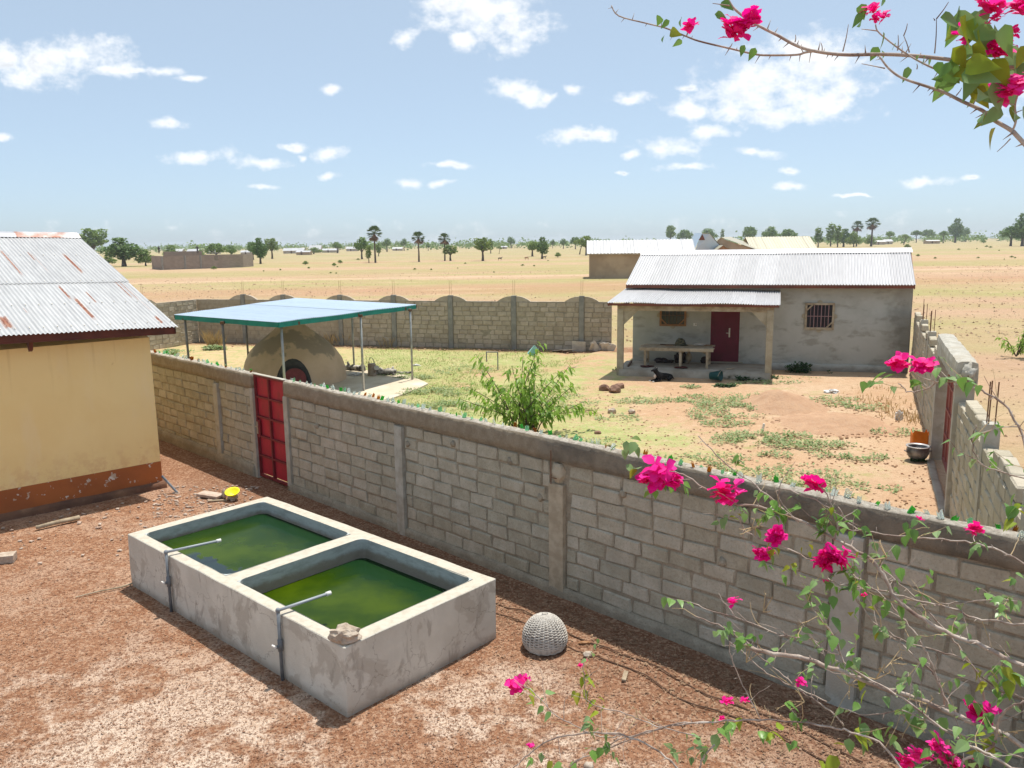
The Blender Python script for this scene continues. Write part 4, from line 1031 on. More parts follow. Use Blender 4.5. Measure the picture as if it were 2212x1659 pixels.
def house():
    root = thing('house', 'grey cement house with bright corrugated roof and a pillared porch', 'house', hp(-4.9, 0))
    LN = 9.8; dep = 5.0; hw = 3.2
    mb = MB(); mb.box(hp(-LN/2, -dep/2, hw/2), (LN, dep, hw+.2), HAX); part('wall', mb, M['housewall'], root)
    mb = MB(); rough_beam(mb, hp(-4.75, .03), hp(.02, .03), -.1, .36, .12, .2, .012); part('plinth', mb, M['housewall'], root, True)
    mb = MB(); rough_beam(mb, hp(0.015, 0), hp(.015, -dep), -.1, hw, .03, .3, .02); part('corner_render', mb, M['column_dark'], root)
    # main roof
    zr, ze = 4.46, 3.27
    corr(root, hp(-9.74, -2.25, zr), hp(.24, -2.25, zr), hp(-10.05, .42, ze), hp(0.02, .42, ze), .1, .022, M['zinc_new'], 13)
    mb = MB(); mb.add([hp(-9.74, -2.25, zr), hp(.24, -2.25, zr), hp(.3, -5.4, ze), hp(-9.7, -5.4, ze)], [(0, 1, 2, 3)], [(0, 0), (10, 0), (10, 3), (0, 3)]); part('rear_roof', mb, M['zinc_new'], root)
    for (a0, a1, dz) in ((-9.78, -4.6, 0), (-4.62, .28, .012)):
        mb = MB(); vs = []
        for a in (a0, a1): vs += [hp(a, -1.95, zr-.115+dz), hp(a, -2.02, zr-.05+dz), hp(a, -2.12, zr+.0+dz), hp(a, -2.17, zr+.055+dz), hp(a, -2.33, zr+.055+dz), hp(a, -2.6, zr-.11+dz)]
        mb.add(vs, [(i, i+1, 7+i, 6+i) for i in range(5)]); part('ridge_cap', mb, M['ridge'], root)
    mb = MB(); board(mb, hp(-10.03, .43, ze-.012), hp(0.0, .43, ze-.012), .11, .03, -HB); part('fascia', mb, M['fascia2'], root)
    for a, an in ((-10.02, 1), (0.0, -1)):
        mb = MB(); p, q = hp(a+.28, -2.25, zr-.03), hp(a, .40, ze-.02); board(mb, p, q, .13, .03, HA*an); part('bargeboard', mb, M['fascia2'], root)
    for a in (-9.8, -.15):
        mb = MB(); mb.prism([hp(a, 0, hw+.1), hp(a, -dep, hw+.1), hp(a, -dep/2+.2, zr-.1)], HA*.15); part('gable', mb, M['housewall'], root)
    # door
    mb = MB(); a0, a1, z0, z1 = -6.87, -5.82, .36, 2.33
    mb.box(hp((a0+a1)/2, .012, (z0+z1)/2), (a1-a0, .05, z1-z0), HAX); dr = part('door', mb, M['door'], root)
    for i in range(3):
        for j in range(4):
            ww = (a1-a0-.12)/3; hh = (z1-z0-.12)/4
            if i == 1 and False: continue
            mb = MB(); mb.box(hp(a0+.06+ww*(i+.5), .038, z0+.06+hh*(j+.5)), (ww-.05, .012, hh-.05), HAX); part('panel', mb, M['door'], dr)
    mb = MB(); mb.box(hp(-6.18, .05, 1.46), (.05, .015, .34), HAX); mb.bar(hp(-6.18, .09, 1.45), hp(-6.3, .09, 1.45), .02); part('handle', mb, M['metal'], dr)
    mb = MB()
    for a in (a0-.035, a1+.035): mb.box(hp(a, .02, (z0+z1)/2), (.07, .06, z1-z0), HAX)
    part('door_frame', mb, M['housewall'], dr)
    mb = MB(); mb.box(hp(-6.34, .06, .345), (1.35, .16, .03), HAX); part('threshold', mb, M['pillar'], dr)
    window(root, -8.78, -7.78, 1.68, 2.5, M['wood_orange'], 6, 2, 2, 'window under the porch in an orange brown wooden frame')
    window(root, -3.54, -2.53, 1.63, 2.6, M['wood'], 7, 2, 1, 'barred window in a grey wooden frame, right of the porch')
    mb = MB(); mb.box(hp(-7.45, .012, 1.75), (.13, .025, .11), HAX); sw = part('light_switch', mb, M['white'], root)
    mb = MB(); mb.box(hp(-7.42, .03, 1.76), (.035, .012, .05), HAX); part('switch_button', mb, M['pillar'], sw)
    # porch
    b1 = 2.2
    mb = MB(); rough_beam(mb, hp(-10.0, b1/2+.12), hp(-4.75, b1/2+.12), -.12, .345, b1+.2, .2, .012); part('porch_floor', mb, M['porch'], root, True)
    for a, w in ((-9.97, .22), (-4.82, .22)):
        mb = MB(); q = hp(a, b1); rough_beam(mb, q-HA*(w/2), q+HA*(w/2), .05, 2.5, .22, .06, .009, seed=a); p = part('porch_post', mb, M['pillar'], root)
    mb = MB(); q0, q1 = hp(-10.08, b1), hp(-4.7, b1); rough_beam(mb, q0, q1, 2.44, 2.66, .2, .15, .006); part('porch_beam', mb, M['wood'], root)
    for a, s in ((-9.86, 1), (-4.93, -1)):
        mb = MB(); mb.prism([hp(a, b1+.06, 2.44), hp(a+s*.52, b1+.06, 2.44), hp(a, b1+.06, 1.92)], -HB*.12); part('corner_brace', mb, M['pillar'], root)
    for b in (.0,):
        mb = MB(); mb.bar(hp(-9.95, .1, 2.62), hp(-9.95, b1+.1, 2.56), .08, .1); mb.bar(hp(-4.85, .1, 2.62), hp(-4.85, b1+.1, 2.56), .08, .1); part('rafter', mb, M['wood'], root)
    corr(root, hp(-10.05, .04, 3.13), hp(-4.42, .04, 3.06), hp(-10.42, 2.58, 2.74), hp(-4.52, 2.5, 2.71), .085, .018, M['zinc_new'], 7, .022, 'porch_roof_sheet')
    mb = MB(); board(mb, hp(-10.40, 2.55, 2.725), hp(-4.55, 2.47, 2.695), .085, .03, -HB); part('porch_fascia', mb, M['fascia2'], root)
    mb = MB(); board(mb, hp(-10.38, 2.5, 2.73), hp(-10.03, .08, 3.1), .11, .03, HA); part('porch_bargeboard', mb, M['fascia2'], root)
house()
def porch_things():
    # long table
    zf = .35; root = thing('table', 'long rough wooden table standing on the house porch', 'table', V(5.7, 29.1, zf))
    a0, a1, b0, b1, zt = -9.3, -6.72, .75, 1.85, 1.06
    k = 5; w = (b1-b0)/k
    for i in range(k):
        mb = MB(); mb.box(hp((a0+a1)/2+jit(.04), b0+w*(i+.5), zt+jit(.006)), (a1-a0+jit(.1), w-.012, .03), HAX); part('plank', mb, M['wood'], root)
    mb = MB(); mb.box(hp((a0+a1)/2, b1+.012, zt-.05), (a1-a0+.05, .035, .11), HAX); mb.box(hp((a0+a1)/2, b0+.03, zt-.07), (a1-a0-.1, .03, .1), HAX); part('apron', mb, M['wood'], root)
    for a in (a0+.18, a0+1.42, a1-.16):
        for b in (b0+.1, b1-.06):
            mb = MB(); mb.box(hp(a+jit(.03), b, (zf+zt)/2-.02), (.085, .075, zt-zf-.03), HAX); part('leg', mb, M['wood'], root)
    for a in (a0+.18, a1-.12):
        mb = MB(); mb.bar(hp(a, b0+.1, zf+.15), hp(a, b1-.06, zf+.2), .04, .1); part('stretcher', mb, M['wood'], root)
    for a, s in ((a0+1.35, 1), (a1-.2, -1)):
        mb = MB(); mb.bar(hp(a, b0+.3, zf+.4), hp(a+s*.42, b0+.3, zt-.06), .03, .07); part('brace', mb, M['wood'], root)
    # things on the table
    r = thing('hat', 'camouflage cloth hat lying on the porch table', 'hat', hp(-7.9, 1.1, zt+.018))
    mb = MB(); c = hp(-7.9, 1.1, zt+.02); mb.lathe([(0, .27), (.08, .26), (.15, .2), (.2, .1), (.22, .02), (.2, 0), (0, 0)], 14, c, HAX)
    for v in mb.v: v += Vector((mnoise.noise(v*6), mnoise.noise(v*6+Vector((3,3,3))), mnoise.noise(v*6+Vector((6,6,6)))))*.03
    part('crown', mb, M['camo'], r, True)
    mb = MB(); mb.lathe([(.19, .015), (.27, .0), (.27, .012), (.19, .03)], 14, c, HAX); part('brim', mb, M['camo'], r, True)
    mb = MB(); mb.tube([hp(-8.6, 1.05, zt+.035), hp(-8.4, 1.07, zt+.03), hp(-8.12, 1.1, zt+.035)], [.022, .014, .014], 6)
    mb.blob(hp(-8.62, 1.05, zt+.035), (.05, .03, .02), 1, .1, 1); solo('ladle', mb, M['wood_dark'], 'dark long handled stick lying beside the hat on the table', 'stick', hp(-8.4, 1.07, zt+.02))
    mb = MB(); mb.box(hp(-8.3, 1.3, zt+.024), (.32, .05, .015), (HA, HB, Z3)); solo('wood_strip', mb, M['wood_orange'], 'short reddish wooden strip lying on the porch table', 'stick', hp(-8.3, 1.3, zt+.016))
    mb = MB(); mb.blob(hp(-7.22, 1.0, zt+.05), (.2, .13, .045), 2, .2, 2); solo('cloth', mb, M['tile'], 'crumpled cream cloth near the right end of the porch table', 'cloth', hp(-7.22, 1.0, zt+.017), smooth=True)
    mb = MB(); mb.box(hp(-6.95, .95, zt+.03), (.34, .06, .03), HAX); solo('plank_offcut', mb, M['wood_orange'], 'brown wood offcut at the right end of the porch table', 'wood', hp(-6.95, .95, zt+.016))
    # under the table
    def heap(c, r, s, mat, lab, nm, cat):
        mb = MB()
        for k in range(5): mb.blob(Vector(c)+V(jit(r[0]*.6), jit(r[1]*.5), r[2]*.6+jit(r[2]*.2)), (r[0]*.6, r[1]*.6, r[2]*.62), 2, .35, s+k, 2.5)
        solo(nm, mb, mat, lab, cat, c, smooth=True)
    heap(hp(-8.55, .6, zf), (.34, .2, .13), 3, M['cloth_dark'], 'low heap of dark rags under the porch table', 'rag_heap', 'rags')
    heap(hp(-7.95, .55, zf), (.2, .17, .33), 9, M['cloth_dark'], 'upright black bundle beneath the middle of the porch table', 'bundle', 'bundle')
    mb = MB(); mb.blob(hp(-7.62, .6, zf+.22), (.1, .1, .24), 2, .25, 8); solo('sack', mb, M['wood'], 'small tan sack behind the middle table leg', 'sack', hp(-7.62, .6, zf), smooth=True)
    heap(hp(-7.05, .5, zf), (.18, .15, .18), 14, M['cloth_dark'], 'dark bundle right of the middle table legs', 'bundle', 'bundle')
    for a, lab in ((a0+.2, 'maroon rag on the porch edge at the left table leg'), (a0+1.45, 'maroon rag on the porch edge at the middle table leg')):
        mb = MB()
        for k in range(4): mb.blob(hp(a+jit(.14), b1-.02+jit(.07), zf+.025), (.16, .1, .03), 2, .4, k+a, 3)
        solo('rag', mb, M['cloth_maroon'], lab, 'rag', hp(a, b1, zf), smooth=True)
    mb = MB(); mb.tube([hp(-6.25, 2.0, zf+.03), hp(-5.95, 1.85, zf+.035)], .016, 6); solo('stick', mb, M['wood'], 'pale stick lying on the porch floor near its edge', 'stick', hp(-6.1, 1.9, zf))
    mb = MB(); mb.bar(hp(-9.72, .9, zf+.06), hp(-9.72, 1.9, zf+.02), .05, .07); solo('log', mb, M['wood_dark'], 'dark beam lying on the porch by the left pillar', 'beam', hp(-9.72, 1.4, zf))
    # bucket on its side
    c = gp(1545, 822, .10); ax = V(.80, -.6, .12).normalized(); yy = Z3.cross(ax).normalized(); zz = ax.cross(yy)
    r = thing('bucket', 'dark teal plastic bucket tipped on its side before the porch', 'bucket', c)
    mb = MB(); cc = c+Z3*.17-ax*.18; mb.lathe([(0, 0), (.13, 0), (.175, .36), (.19, .365), (.19, .385), (.168, .385), (.122, .02), (0, .02)], 22, cc, (yy, zz, ax)); part('body', mb, M['teal_plastic'], r, True)
    pts = [cc+ax*.35+(yy*math.cos(t)*.195+zz*math.sin(t)*.195)+ax*(.1*math.sin(t)) for t in [math.pi*k/8 for k in range(9)]]
    mb = MB(); mb.tube(pts, .006, 5); part('handle', mb, M['metal'], r)
porch_things()

# ---- skinned bodies
def skinned(name, joints, edges, rad, mat, label, cat, loc, sub=2, parent=None, root=0, group=None):
    me = bpy.data.meshes.new(name); me.from_pydata([tuple(j) for j in joints], edges, []); o = bpy.data.objects.new(name, me); COL.objects.link(o)
    o.modifiers.new('skin', 'SKIN'); me.skin_vertices or None
    for i, sv in enumerate(me.skin_vertices[0].data):
        sv.radius = rad[i] if isinstance(rad[i], tuple) else (rad[i], rad[i]); sv.use_root = (i == root)
    ss = o.modifiers.new('sub', 'SUBSURF'); ss.levels = sub; ss.render_levels = sub
    dg = bpy.context.evaluated_depsgraph_get(); ev = o.evaluated_get(dg); nm = bpy.data.meshes.new_from_object(ev)
    o.modifiers.clear(); o.data = nm; bpy.data.meshes.remove(me); nm.materials.clear(); nm.materials.append(mat)
    nm.polygons.foreach_set('use_smooth', [True]*len(nm.polygons))
    if parent: o.parent = parent
    else: o.location = loc; props(o, label, cat, group)
    return o
def dog():
    # lying, head up, facing left towards the viewer
    c = gp(1432, 823, .06); fx = V(-.93, -.36, 0).normalized(); fy = V(fx.y, -fx.x, 0)
    root = thing('dog', 'black dog with white chest and paws lying in front of the porch', 'dog', c)
    def L(x, y, z): return fx*x+fy*y+Z3*z
    J = [L(-.28,0,.15), L(-.12,0,.17), L(.06,0,.19), L(.2,0,.22), L(.27,0,.32), L(.31,0,.42), L(.40,0,.41), L(.48,0,.385),
         L(.16,.1,.12), L(.2,.12,.05), L(.36,.12,.03), L(.44,.12,.025), L(.16,-.1,.12), L(.2,-.12,.05), L(.36,-.11,.03), L(.44,-.11,.025),
         L(-.26,.12,.13), L(-.08,.17,.12), L(-.2,.18,.04), L(-.06,.19,.03), L(-.26,-.1,.12), L(-.1,-.14,.1), L(-.2,-.15,.04), L(-.08,-.16,.03),
         L(-.42,.02,.08), L(-.52,.1,.03), L(.29,.05,.46), L(.26,.075,.50), L(.29,-.05,.46), L(.26,-.075,.50)]
    E = [(0,1),(1,2),(2,3),(3,4),(4,5),(5,6),(6,7),(3,8),(8,9),(9,10),(10,11),(3,12),(12,13),(13,14),(14,15),(0,16),(16,17),(17,18),(18,19),(0,20),(20,21),(21,22),(22,23),(0,24),(24,25),(5,26),(26,27),(5,28),(28,29)]
    r = [.11,.115,.12,.115,.075,.075,.045,.03,.06,.04,.03,.03,.06,.04,.03,.03,.09,.06,.04,.03,.08,.055,.035,.03,.025,.012,.028,.012,.028,.012]
    skinned('body', J, E, r, M['dogfur'], None, None, None, 2, root, 1)
    mb = MB(); mb.blob(c+L(.31, .02, .2), (.05, .06, .09), 2, .1, 1); part('chest_patch', mb, M['dogwhite'], root, True)
    for s in (.12, -.11):
        mb = MB(); mb.blob(c+L(.455, s, .026), (.04, .04, .028), 2, .05, 1); part('paw', mb, M['dogwhite'], root, True)
    for s in (.032, -.032):
        mb = MB(); mb.blob(c+L(.375, s, .44), (.009, .009, .009), 1, 0, 0); part('eye', mb, M['wood_dark'], root, True)
dog()

# ================================================================== SHED, OVEN, SLAB
def shed():
    F_, Rt, Lf, Fa = V(-6.7,23.3,2.72), V(-3.46,29.8,2.70), V(-11.1,26.7,2.70), V(-9.0,34.1,2.72)
    c = (F_+Rt+Lf+Fa)/4
    root = thing('shed', 'open shed with flat bluish roof and teal edge boards on thin poles', 'shed', V(c.x, c.y, 0))
    corr(root, Lf, Fa, F_, Rt, .1, .018, M['zinc_blue'], 9, .012, per=6)
    for i, (a, b) in enumerate(((F_, Rt), (Lf, F_))):
        n = (b-a).cross(Z3).normalized(); n = n if n.dot(c-a) > 0 else -n
        mb = MB(); k = 8
        for j in range(k):
            p = a+(b-a)*(j/k); q = a+(b-a)*((j+1)/k); z0 = .02*math.sin(j*1.7); z1 = .02*math.sin((j+1)*1.7)
            board(mb, p+n*.01-Z3*(.005-z0*.4), q+n*.01-Z3*(.005-z1*.4), .15, .025, n)
        part('fascia', mb, M['teal'], root)
    for a, b in ((Lf, Fa), (Fa, Rt)):
        mb = MB(); n = (b-a).cross(Z3).normalized(); n = n if n.dot(c-a) > 0 else -n; board(mb, a-Z3*.01, b-Z3*.01, .1, .03, n); part('edge_beam', mb, M['wood_dark'], root)
    for t in (.12, .52, .9):
        mb = MB(); a = Lf*(1-t)+Fa*t; b = F_*(1-t)+Rt*t; mb.bar(a-Z3*.1, b-Z3*.1, .07, .1); part('rafter', mb, M['wood_dark'], root)
    posts = [(V(-6.72,23.62,0), 'pole'), (V(-4.97,26.75,0), 'pole'), (V(-3.60,28.9,0), 'pole'), (V(-10.65,26.45,0), 'pole_dark'), (V(-8.9,24.95,0), 'pole_dark'), (V(-6.15,31.3,0), 'pole'), (V(-9.9,30.2,0), 'pole_dark'), (V(-8.6,33.4,0), 'pole')]
    for p, mt in posts:
        mb = MB(); mb.tube([p-Z3*.1, p+V(jit(.01), jit(.01), 1.3), p+Z3*2.62], .037, 10); part('post', mb, M[mt], root, True)
        mb = MB(); mb.box(p+Z3*2.58, (.12, .12, .08)); part('post_head', mb, M['wood_dark'], root)
shed()
OC = V(-7.93, 29.2, 0)
def oven():
    root = thing('clay_oven', 'big domed mud oven with pointed top under the shed roof', 'oven', OC)
    prof = [(1.86, -.05), (1.85, .12), (1.81, .45), (1.70, .82), (1.50, 1.16), (1.22, 1.45), (.98, 1.64), (.80, 1.78), (.60, 1.95), (.40, 2.12), (.22, 2.26), (.1, 2.33), (.0, 2.35)]
    mb = MB(); mb.lathe(prof, 56, OC)
    for v in mb.v: v += (Vector((v.x-OC.x, v.y-OC.y, .2)).normalized())*(.05*mnoise.noise(v*1.3)+.015*mnoise.noise(v*5))
    part('dome', mb, M['mud'], root, True)
    # mouth looks a little right of the viewer
    m_ = V(-8.02*0-.0, -1, 0); d = (V(-6.75, 24.4, 0)-OC).normalized(); x = V(-d.y, d.x, 0)
    def arch(w, h, n=14): return [(w*math.cos(math.pi*k/n), h*math.sin(math.pi*k/n)) for k in range(n+1)]
    def onface(a, z, out):
        rr = 1.86
        for i in range(len(prof)-1):
            if prof[i][1] <= z <= prof[i+1][1]:
                t = (z-prof[i][1])/(prof[i+1][1]-prof[i][1]); rr = prof[i][0]*(1-t)+prof[i+1][0]*t
        return OC+x*a+d*(math.sqrt(max(rr*rr-a*a, .01))+out)+Z3*z
    mb = MB(); oa = arch(.62, 1.06); ia = arch(.40, .74)
    nr = 5; vs = []
    for r in range(nr+1):
        t = r/nr
        for (ox, oz), (ix, iz) in zip(oa, ia): a = ox*(1-t)+ix*t; z = oz*(1-t)+iz*t; vs.append(onface(a, z, .02+.10*math.sin(math.pi*min(t*1.2, 1))*.9))
    n = len(oa); mb.add(vs, [(r*n+j, r*n+j+1, (r+1)*n+j+1, (r+1)*n+j) for r in range(nr) for j in range(n-1)]); part('sooty_surround', mb, M['soot'], root, True)
    mb = MB(); vs = [onface(a, z, .05) for a, z in ia]; mb.prism([v for v in vs], -d*.02); part('mouth', mb, M['soot'], root)
    mb = MB(); cc = onface(.05, .40, .16)
    mb.lathe([(0, -.02), (.37, -.02), (.38, 0), (.38, .02), (0, .03)], 26, cc, (x, Z3, d)); dr = part('oven_door', mb, M['oven_door'], root)
    mb = MB(); mb.tube([cc+d*.03+Z3*.1, cc+d*.08+Z3*.05, cc+d*.08-Z3*.05, cc+d*.03-Z3*.1], .012, 6); part('handle', mb, M['soot'], dr)
oven()
def slab():
    pts = [gp(*q) for q in ((925, 832), (905, 823), (880, 815), (850, 809), (815, 806), (790, 803), (762, 797), (745, 800))]
    pts += [V(-6.3, 32.0, 0), V(-10.2, 31.8, 0), V(-10.4, 28, 0), V(-8.8, 25.2, 0), V(-6.6, 23.5, 0), V(-5.5, 23.9, 0)]
    pts += [gp(*q) for q in ((842, 866), (870, 856), (900, 845))]
    mb = MB(); mb.prism([p+Z3*-.05 for p in pts], V(0, 0, .12)); o = struct('concrete_slab', mb, M['slab'])
    
slab()
def compound_things():
    # watering can
    c = gp(804, 811, .07); r = thing('watering_can', 'old metal watering can with hoop handle standing on the slab', 'watering can', c)
    mb = MB(); mb.lathe([(0, 0), (.165, 0), (.165, .05), (.16, .05), (.15, .42), (.13, .45), (.0, .45)], 20, c); part('body', mb, M['zinc_can'], r, True)
    mb = MB(); mb.tube([c+V(-.11, 0, .43)]+[c+V(-.11+.11*(1-math.cos(t))*.9, 0, .43+.25*math.sin(t)) for t in (.4, .9, 1.5, 2.1, 2.7)]+[c+V(.12, 0, .43)], .012, 6); part('handle', mb, M['pot'], r)
    mb = MB(); mb.tube([c+V(.1, -.08, .1), c+V(.2, -.14, .3)], [.03, .025], 8); e = c+V(.2, -.14, .3); part('spout', mb, M['zinc_can'], r)
    mb = MB(); mb.lathe([(0, 0), (.1, .0), (.1, .03), (0, .045)], 14, e, (V(.6, 0, .8).normalized(), V(0, 1, 0), V(-.8, 0, .6).normalized()).__class__((V(1,0,0), V(0,.6,.8), V(0,-.8,.6)))); part('rose', mb, M['tile'], r)
    # charred logs
    for (u, v, ln, ang, lab) in ((768, 801, .85, -.5, 'charred ash grey log behind the shed poles, left of the watering can'), (828, 810, 1.0, -.25, 'black and white burnt log lying right of the watering can'), (868, 808, .9, .1, 'thin ash white branch in the weeds right of the burnt log')):
        c = gp(u, v, .05); d = V(math.cos(ang), math.sin(ang), 0); thin = ln < .95 and ang > 0
        mb = MB(); k = 9; pts = [c+d*(ln*(i/(k-1)-.5))+V(jit(.03), jit(.03), .12 if not thin else .06)+Z3*jit(.03) for i in range(k)]
        mb.tube(pts, [(.05 if thin else .13)*random.uniform(.7, 1.15) for _ in range(k)], 8)
        if not thin:
            q = c+d*ln*.35; mb.tube([q+Z3*.15, q+V(.05, 0, .33)], [.06, .04], 6); mb.tube([q-d*.1+Z3*.1, q+V(.1, -.2, .06)], [.07, .05], 6); mb.tube([c-d*ln*.35+Z3*.15, c-d*ln*.45+Z3*.34], [.07, .04], 6)
        solo('log', mb, M['char'], lab, 'log', c, 'logs in the grass beside the slab', smooth=True)
    # standpipe
    c = gp(1058, 800); r = thing('standpipe', 'thin dark standpipe bent like an upside down U behind the sapling', 'pipe', c)
    mb = MB(); a = c+V(-.12, 0, 0); b = c+V(.32, -.05, 0)
    mb.tube([b-Z3*.05, b+Z3*.72], .022, 8); mb.tube([b+Z3*.72, a+Z3*.72], .022, 8); mb.tube([a+Z3*.73, a+Z3*.4], .022, 8); part('pipe', mb, M['pvc'], r)
    mb = MB(); mb.tube([a+Z3*.42, a+Z3*.34], .033, 8); mb.box(a+V(0, -.04, .4), (.03, .06, .02)); part('tap', mb, M['metal'], r)
    # tiles along the far wall
    def tile(c, w, h, t, yaw, pitch, roll): 
        mb = MB(); rot = Matrix.Rotation(yaw, 3, 'Z') @ Matrix.Rotation(pitch, 3, 'X') @ Matrix.Rotation(roll, 3, 'Y')
        mb.box(Vector(c), (w, t, h), (rot@V(1,0,0), rot@V(0,1,0), rot@V(0,0,1))); return mb
    def wallspot(u, off):
        d = ray(u, 700); t = (FL.y*FD.x-FL.x*FD.y)/(d.y*FD.x-d.x*FD.y); return Vector((d.x*t, d.y*t, 0))+FN*off
    c = wallspot(1253, .3)
    solo('floor_tile', tile(c+Z3*.22, .62, .55, .02, -.27, .28, .04), M['tile'], 'square pale tile leaning against the far wall', 'tile', c)
    for k in range(4):
        q = wallspot(1210+k*9, .45+.1*k); solo('broken_tile', tile(q+Z3*(.05+.03*k), .5, .3, .02, jit(.6), 1.35, jit(.2)), M['tile'], 'flat broken pale tile on the ground left of the leaning tile', 'tile', q, 'broken tiles lying left of the leaning square tile')
    rs = random.Random(2)
    for k in range(14):
        q = wallspot(1283+k*3.3, .2+rs.random()*.35); solo('broken_tile', tile(q+Z3*rs.uniform(.12, .3), rs.uniform(.14, .26), rs.uniform(.35, .6), .02, rs.uniform(-.6, .4), rs.uniform(-.1, .7), rs.uniform(-.6, .6)), M['tile'], 'upright broken tile shard heaped against the far wall by the porch', 'tile', q, 'heap of broken tile shards near the left porch pillar')
    # pot, jerrycan, bags
    c = gp(1981, 996); r = thing('cooking_pot', 'round blackened metal cooking pot on the ground by the car gate', 'pot', c)
    mb = MB(); mb.lathe([(0, 0), (.12, .005), (.19, .06), (.23, .15), (.235, .21), (.22, .27), (.215, .29), (.2, .27), (.21, .2), (.18, .08), (0, .03)], 26, c+Z3*.04); part('body', mb, M['pot'], r, True)
    mb = MB(); mb.lathe([(.212, .285), (.25, .295), (.25, .315), (.212, .312), (.2, .29)], 26, c+Z3*.04); part('rim', mb, M['pot_rim'], r, True)
    for s in (-1, 1): mb = MB(); mb.tube([c+V(s*.235, -.05, .22), c+V(s*.28, -.04, .24), c+V(s*.28, .04, .24), c+V(s*.235, .05, .22)], .012, 6); part('handle', mb, M['pot'], r)
    c = gp(1984, 975); r = thing('jerrycan', 'orange plastic jerrycan with its top cut off, behind the pot', 'container', c)
    mb = MB(); ax = (V(.97,-.2,0), V(.2,.97,0), Z3); n = 5; w, dd, h = .36, .22, .46
    ring = []; 
    for (cx, cy, a0) in ((w/2-.04, dd/2-.04, 0), (-w/2+.04, dd/2-.04, 90), (-w/2+.04, -dd/2+.04, 180), (w/2-.04, -dd/2+.04, 270)):
        for k in range(4): a = R(a0+30*k); ring.append((cx+.04*math.cos(a), cy+.04*math.sin(a)))
    m_ = len(ring); vs = []
    for sc, zf in ((1, 0), (1, .5), (1, 1), (.94, 1), (.94, .05)):
        for i, (x, y) in enumerate(ring): z = h*zf*(1+.12*math.sin(i*1.3) if zf == 1 else 1); vs.append(c+ax[0]*x*sc+ax[1]*y*sc+Z3*z)
    mb.add(vs, [(i*m_+j, i*m_+(j+1)%m_, (i+1)*m_+(j+1)%m_, (i+1)*m_+j) for i in range(4) for j in range(m_)]+[tuple(range(4*m_, 5*m_))]); part('body', mb, M['orange_plastic'], r)
    mb = MB(); mb.box(c-ax[1]*.1+Z3*.17, (.012, .012, .32), ax); part('seam', mb, M['orange_plastic'], r)
    def bag(u, v, r, lab, z=0, s=1):
        c = gp(u, v, z); mb = MB(); mb.blob(c+Z3*r[2]*.8, r, 3, .5, s, 2.4); solo('plastic_bag', mb, M['bag'], lab, 'bag', c)
    bag(1942, 908, (.09, .07, .14), 'white plastic bag caught in dry weeds by the right wall', 0, 1)
    bag(1797, 851, (.2, .14, .08), 'crumpled white plastic bag beyond the soil mound', 0, 2)
    bag(767, 811, (.24, .14, .06), 'white plastic scrap on the slab beside the shed pole', .07, 3)
    bag(900, 791, (.12, .1, .05), 'small white scrap lying on the lawn right of the shed', 0, 4)
    # stones
    for u, v, r, lab, mt in ((1305, 845, .18, 'left brown stone of the three before the porch', 'stone_red'), (1328, 849, .21, 'middle brown stone of the three before the porch', 'stone_red'), (1338, 841, .18, 'right hand brown stone of the three before the porch', 'stone_red'),
                             (1322, 893, .13, 'round pale stone left of its twin, right of the sapling', 'stone'), (1365, 894, .11, 'round pale stone nearer the soil mound, right of its twin', 'stone'), (1291, 939, .09, 'small dark brown stone behind the glass topped wall', 'stone_red')):
        c = gp(u, v); mb = MB(); mb.blob(c+Z3*r*.55, (r, r*.8, r*.7), 2, .25, u, 1.6); solo('stone', mb, M[mt], lab, 'stone', c)
    # sticks and scraps
    for (u0, v0, u1, v1, rr, mt, lab) in ((1235, 795, 1280, 786, .03, 'wood', 'pale pole lying on bare soil right of the sapling'), (1340, 810, 1378, 805, .02, 'wood', 'thin stick lying left of the dog'), (1468, 828, 1478, 826, .03, 'white', 'small white stick right of the dog'), (1648, 930, 1650, 921, .03, 'white', 'small white peg standing in the bare soil')):
        mb = MB(); a, b = gp(u0, v0, .03), gp(u1, v1, .03); 
        if lab.endswith('soil') and 'peg' in lab: b = a+V(.02, 0, .18)
        mb.tube([a, b], rr, 6); solo('stick', mb, M[mt], lab, 'stick', a)
    # soil mounds
    for k, (u, v, r, h) in enumerate(((1690, 876, (1.15, 1.5), .42), (1800, 915, (1.5, 1.4), .2))):
        c = gp(u, v); mb = MB(); n = 26; vs = []
        for i in range(n+1):
            for j in range(n+1):
                x, y = (i/n*2-1)*1.3, (j/n*2-1)*1.3; q = Vector((c.x+x*r[0], c.y+y*r[1], 0)); rr = math.hypot(x, y)
                z = h*max(0, math.cos(min(rr, 1.25)/1.25*math.pi)*.5+.5)*(1+.45*mnoise.noise(q*1.6))+.05*mnoise.noise(q*5)*(1 if rr < 1.1 else 0)-(.06 if rr > 1.15 else 0); vs.append((q.x, q.y, z))
        mb.add(vs, [(i*(n+1)+j, (i+1)*(n+1)+j, (i+1)*(n+1)+j+1, i*(n+1)+j+1) for i in range(n) for j in range(n)])
        struct('soil_mound', mb, M['soil'], True)
compound_things()

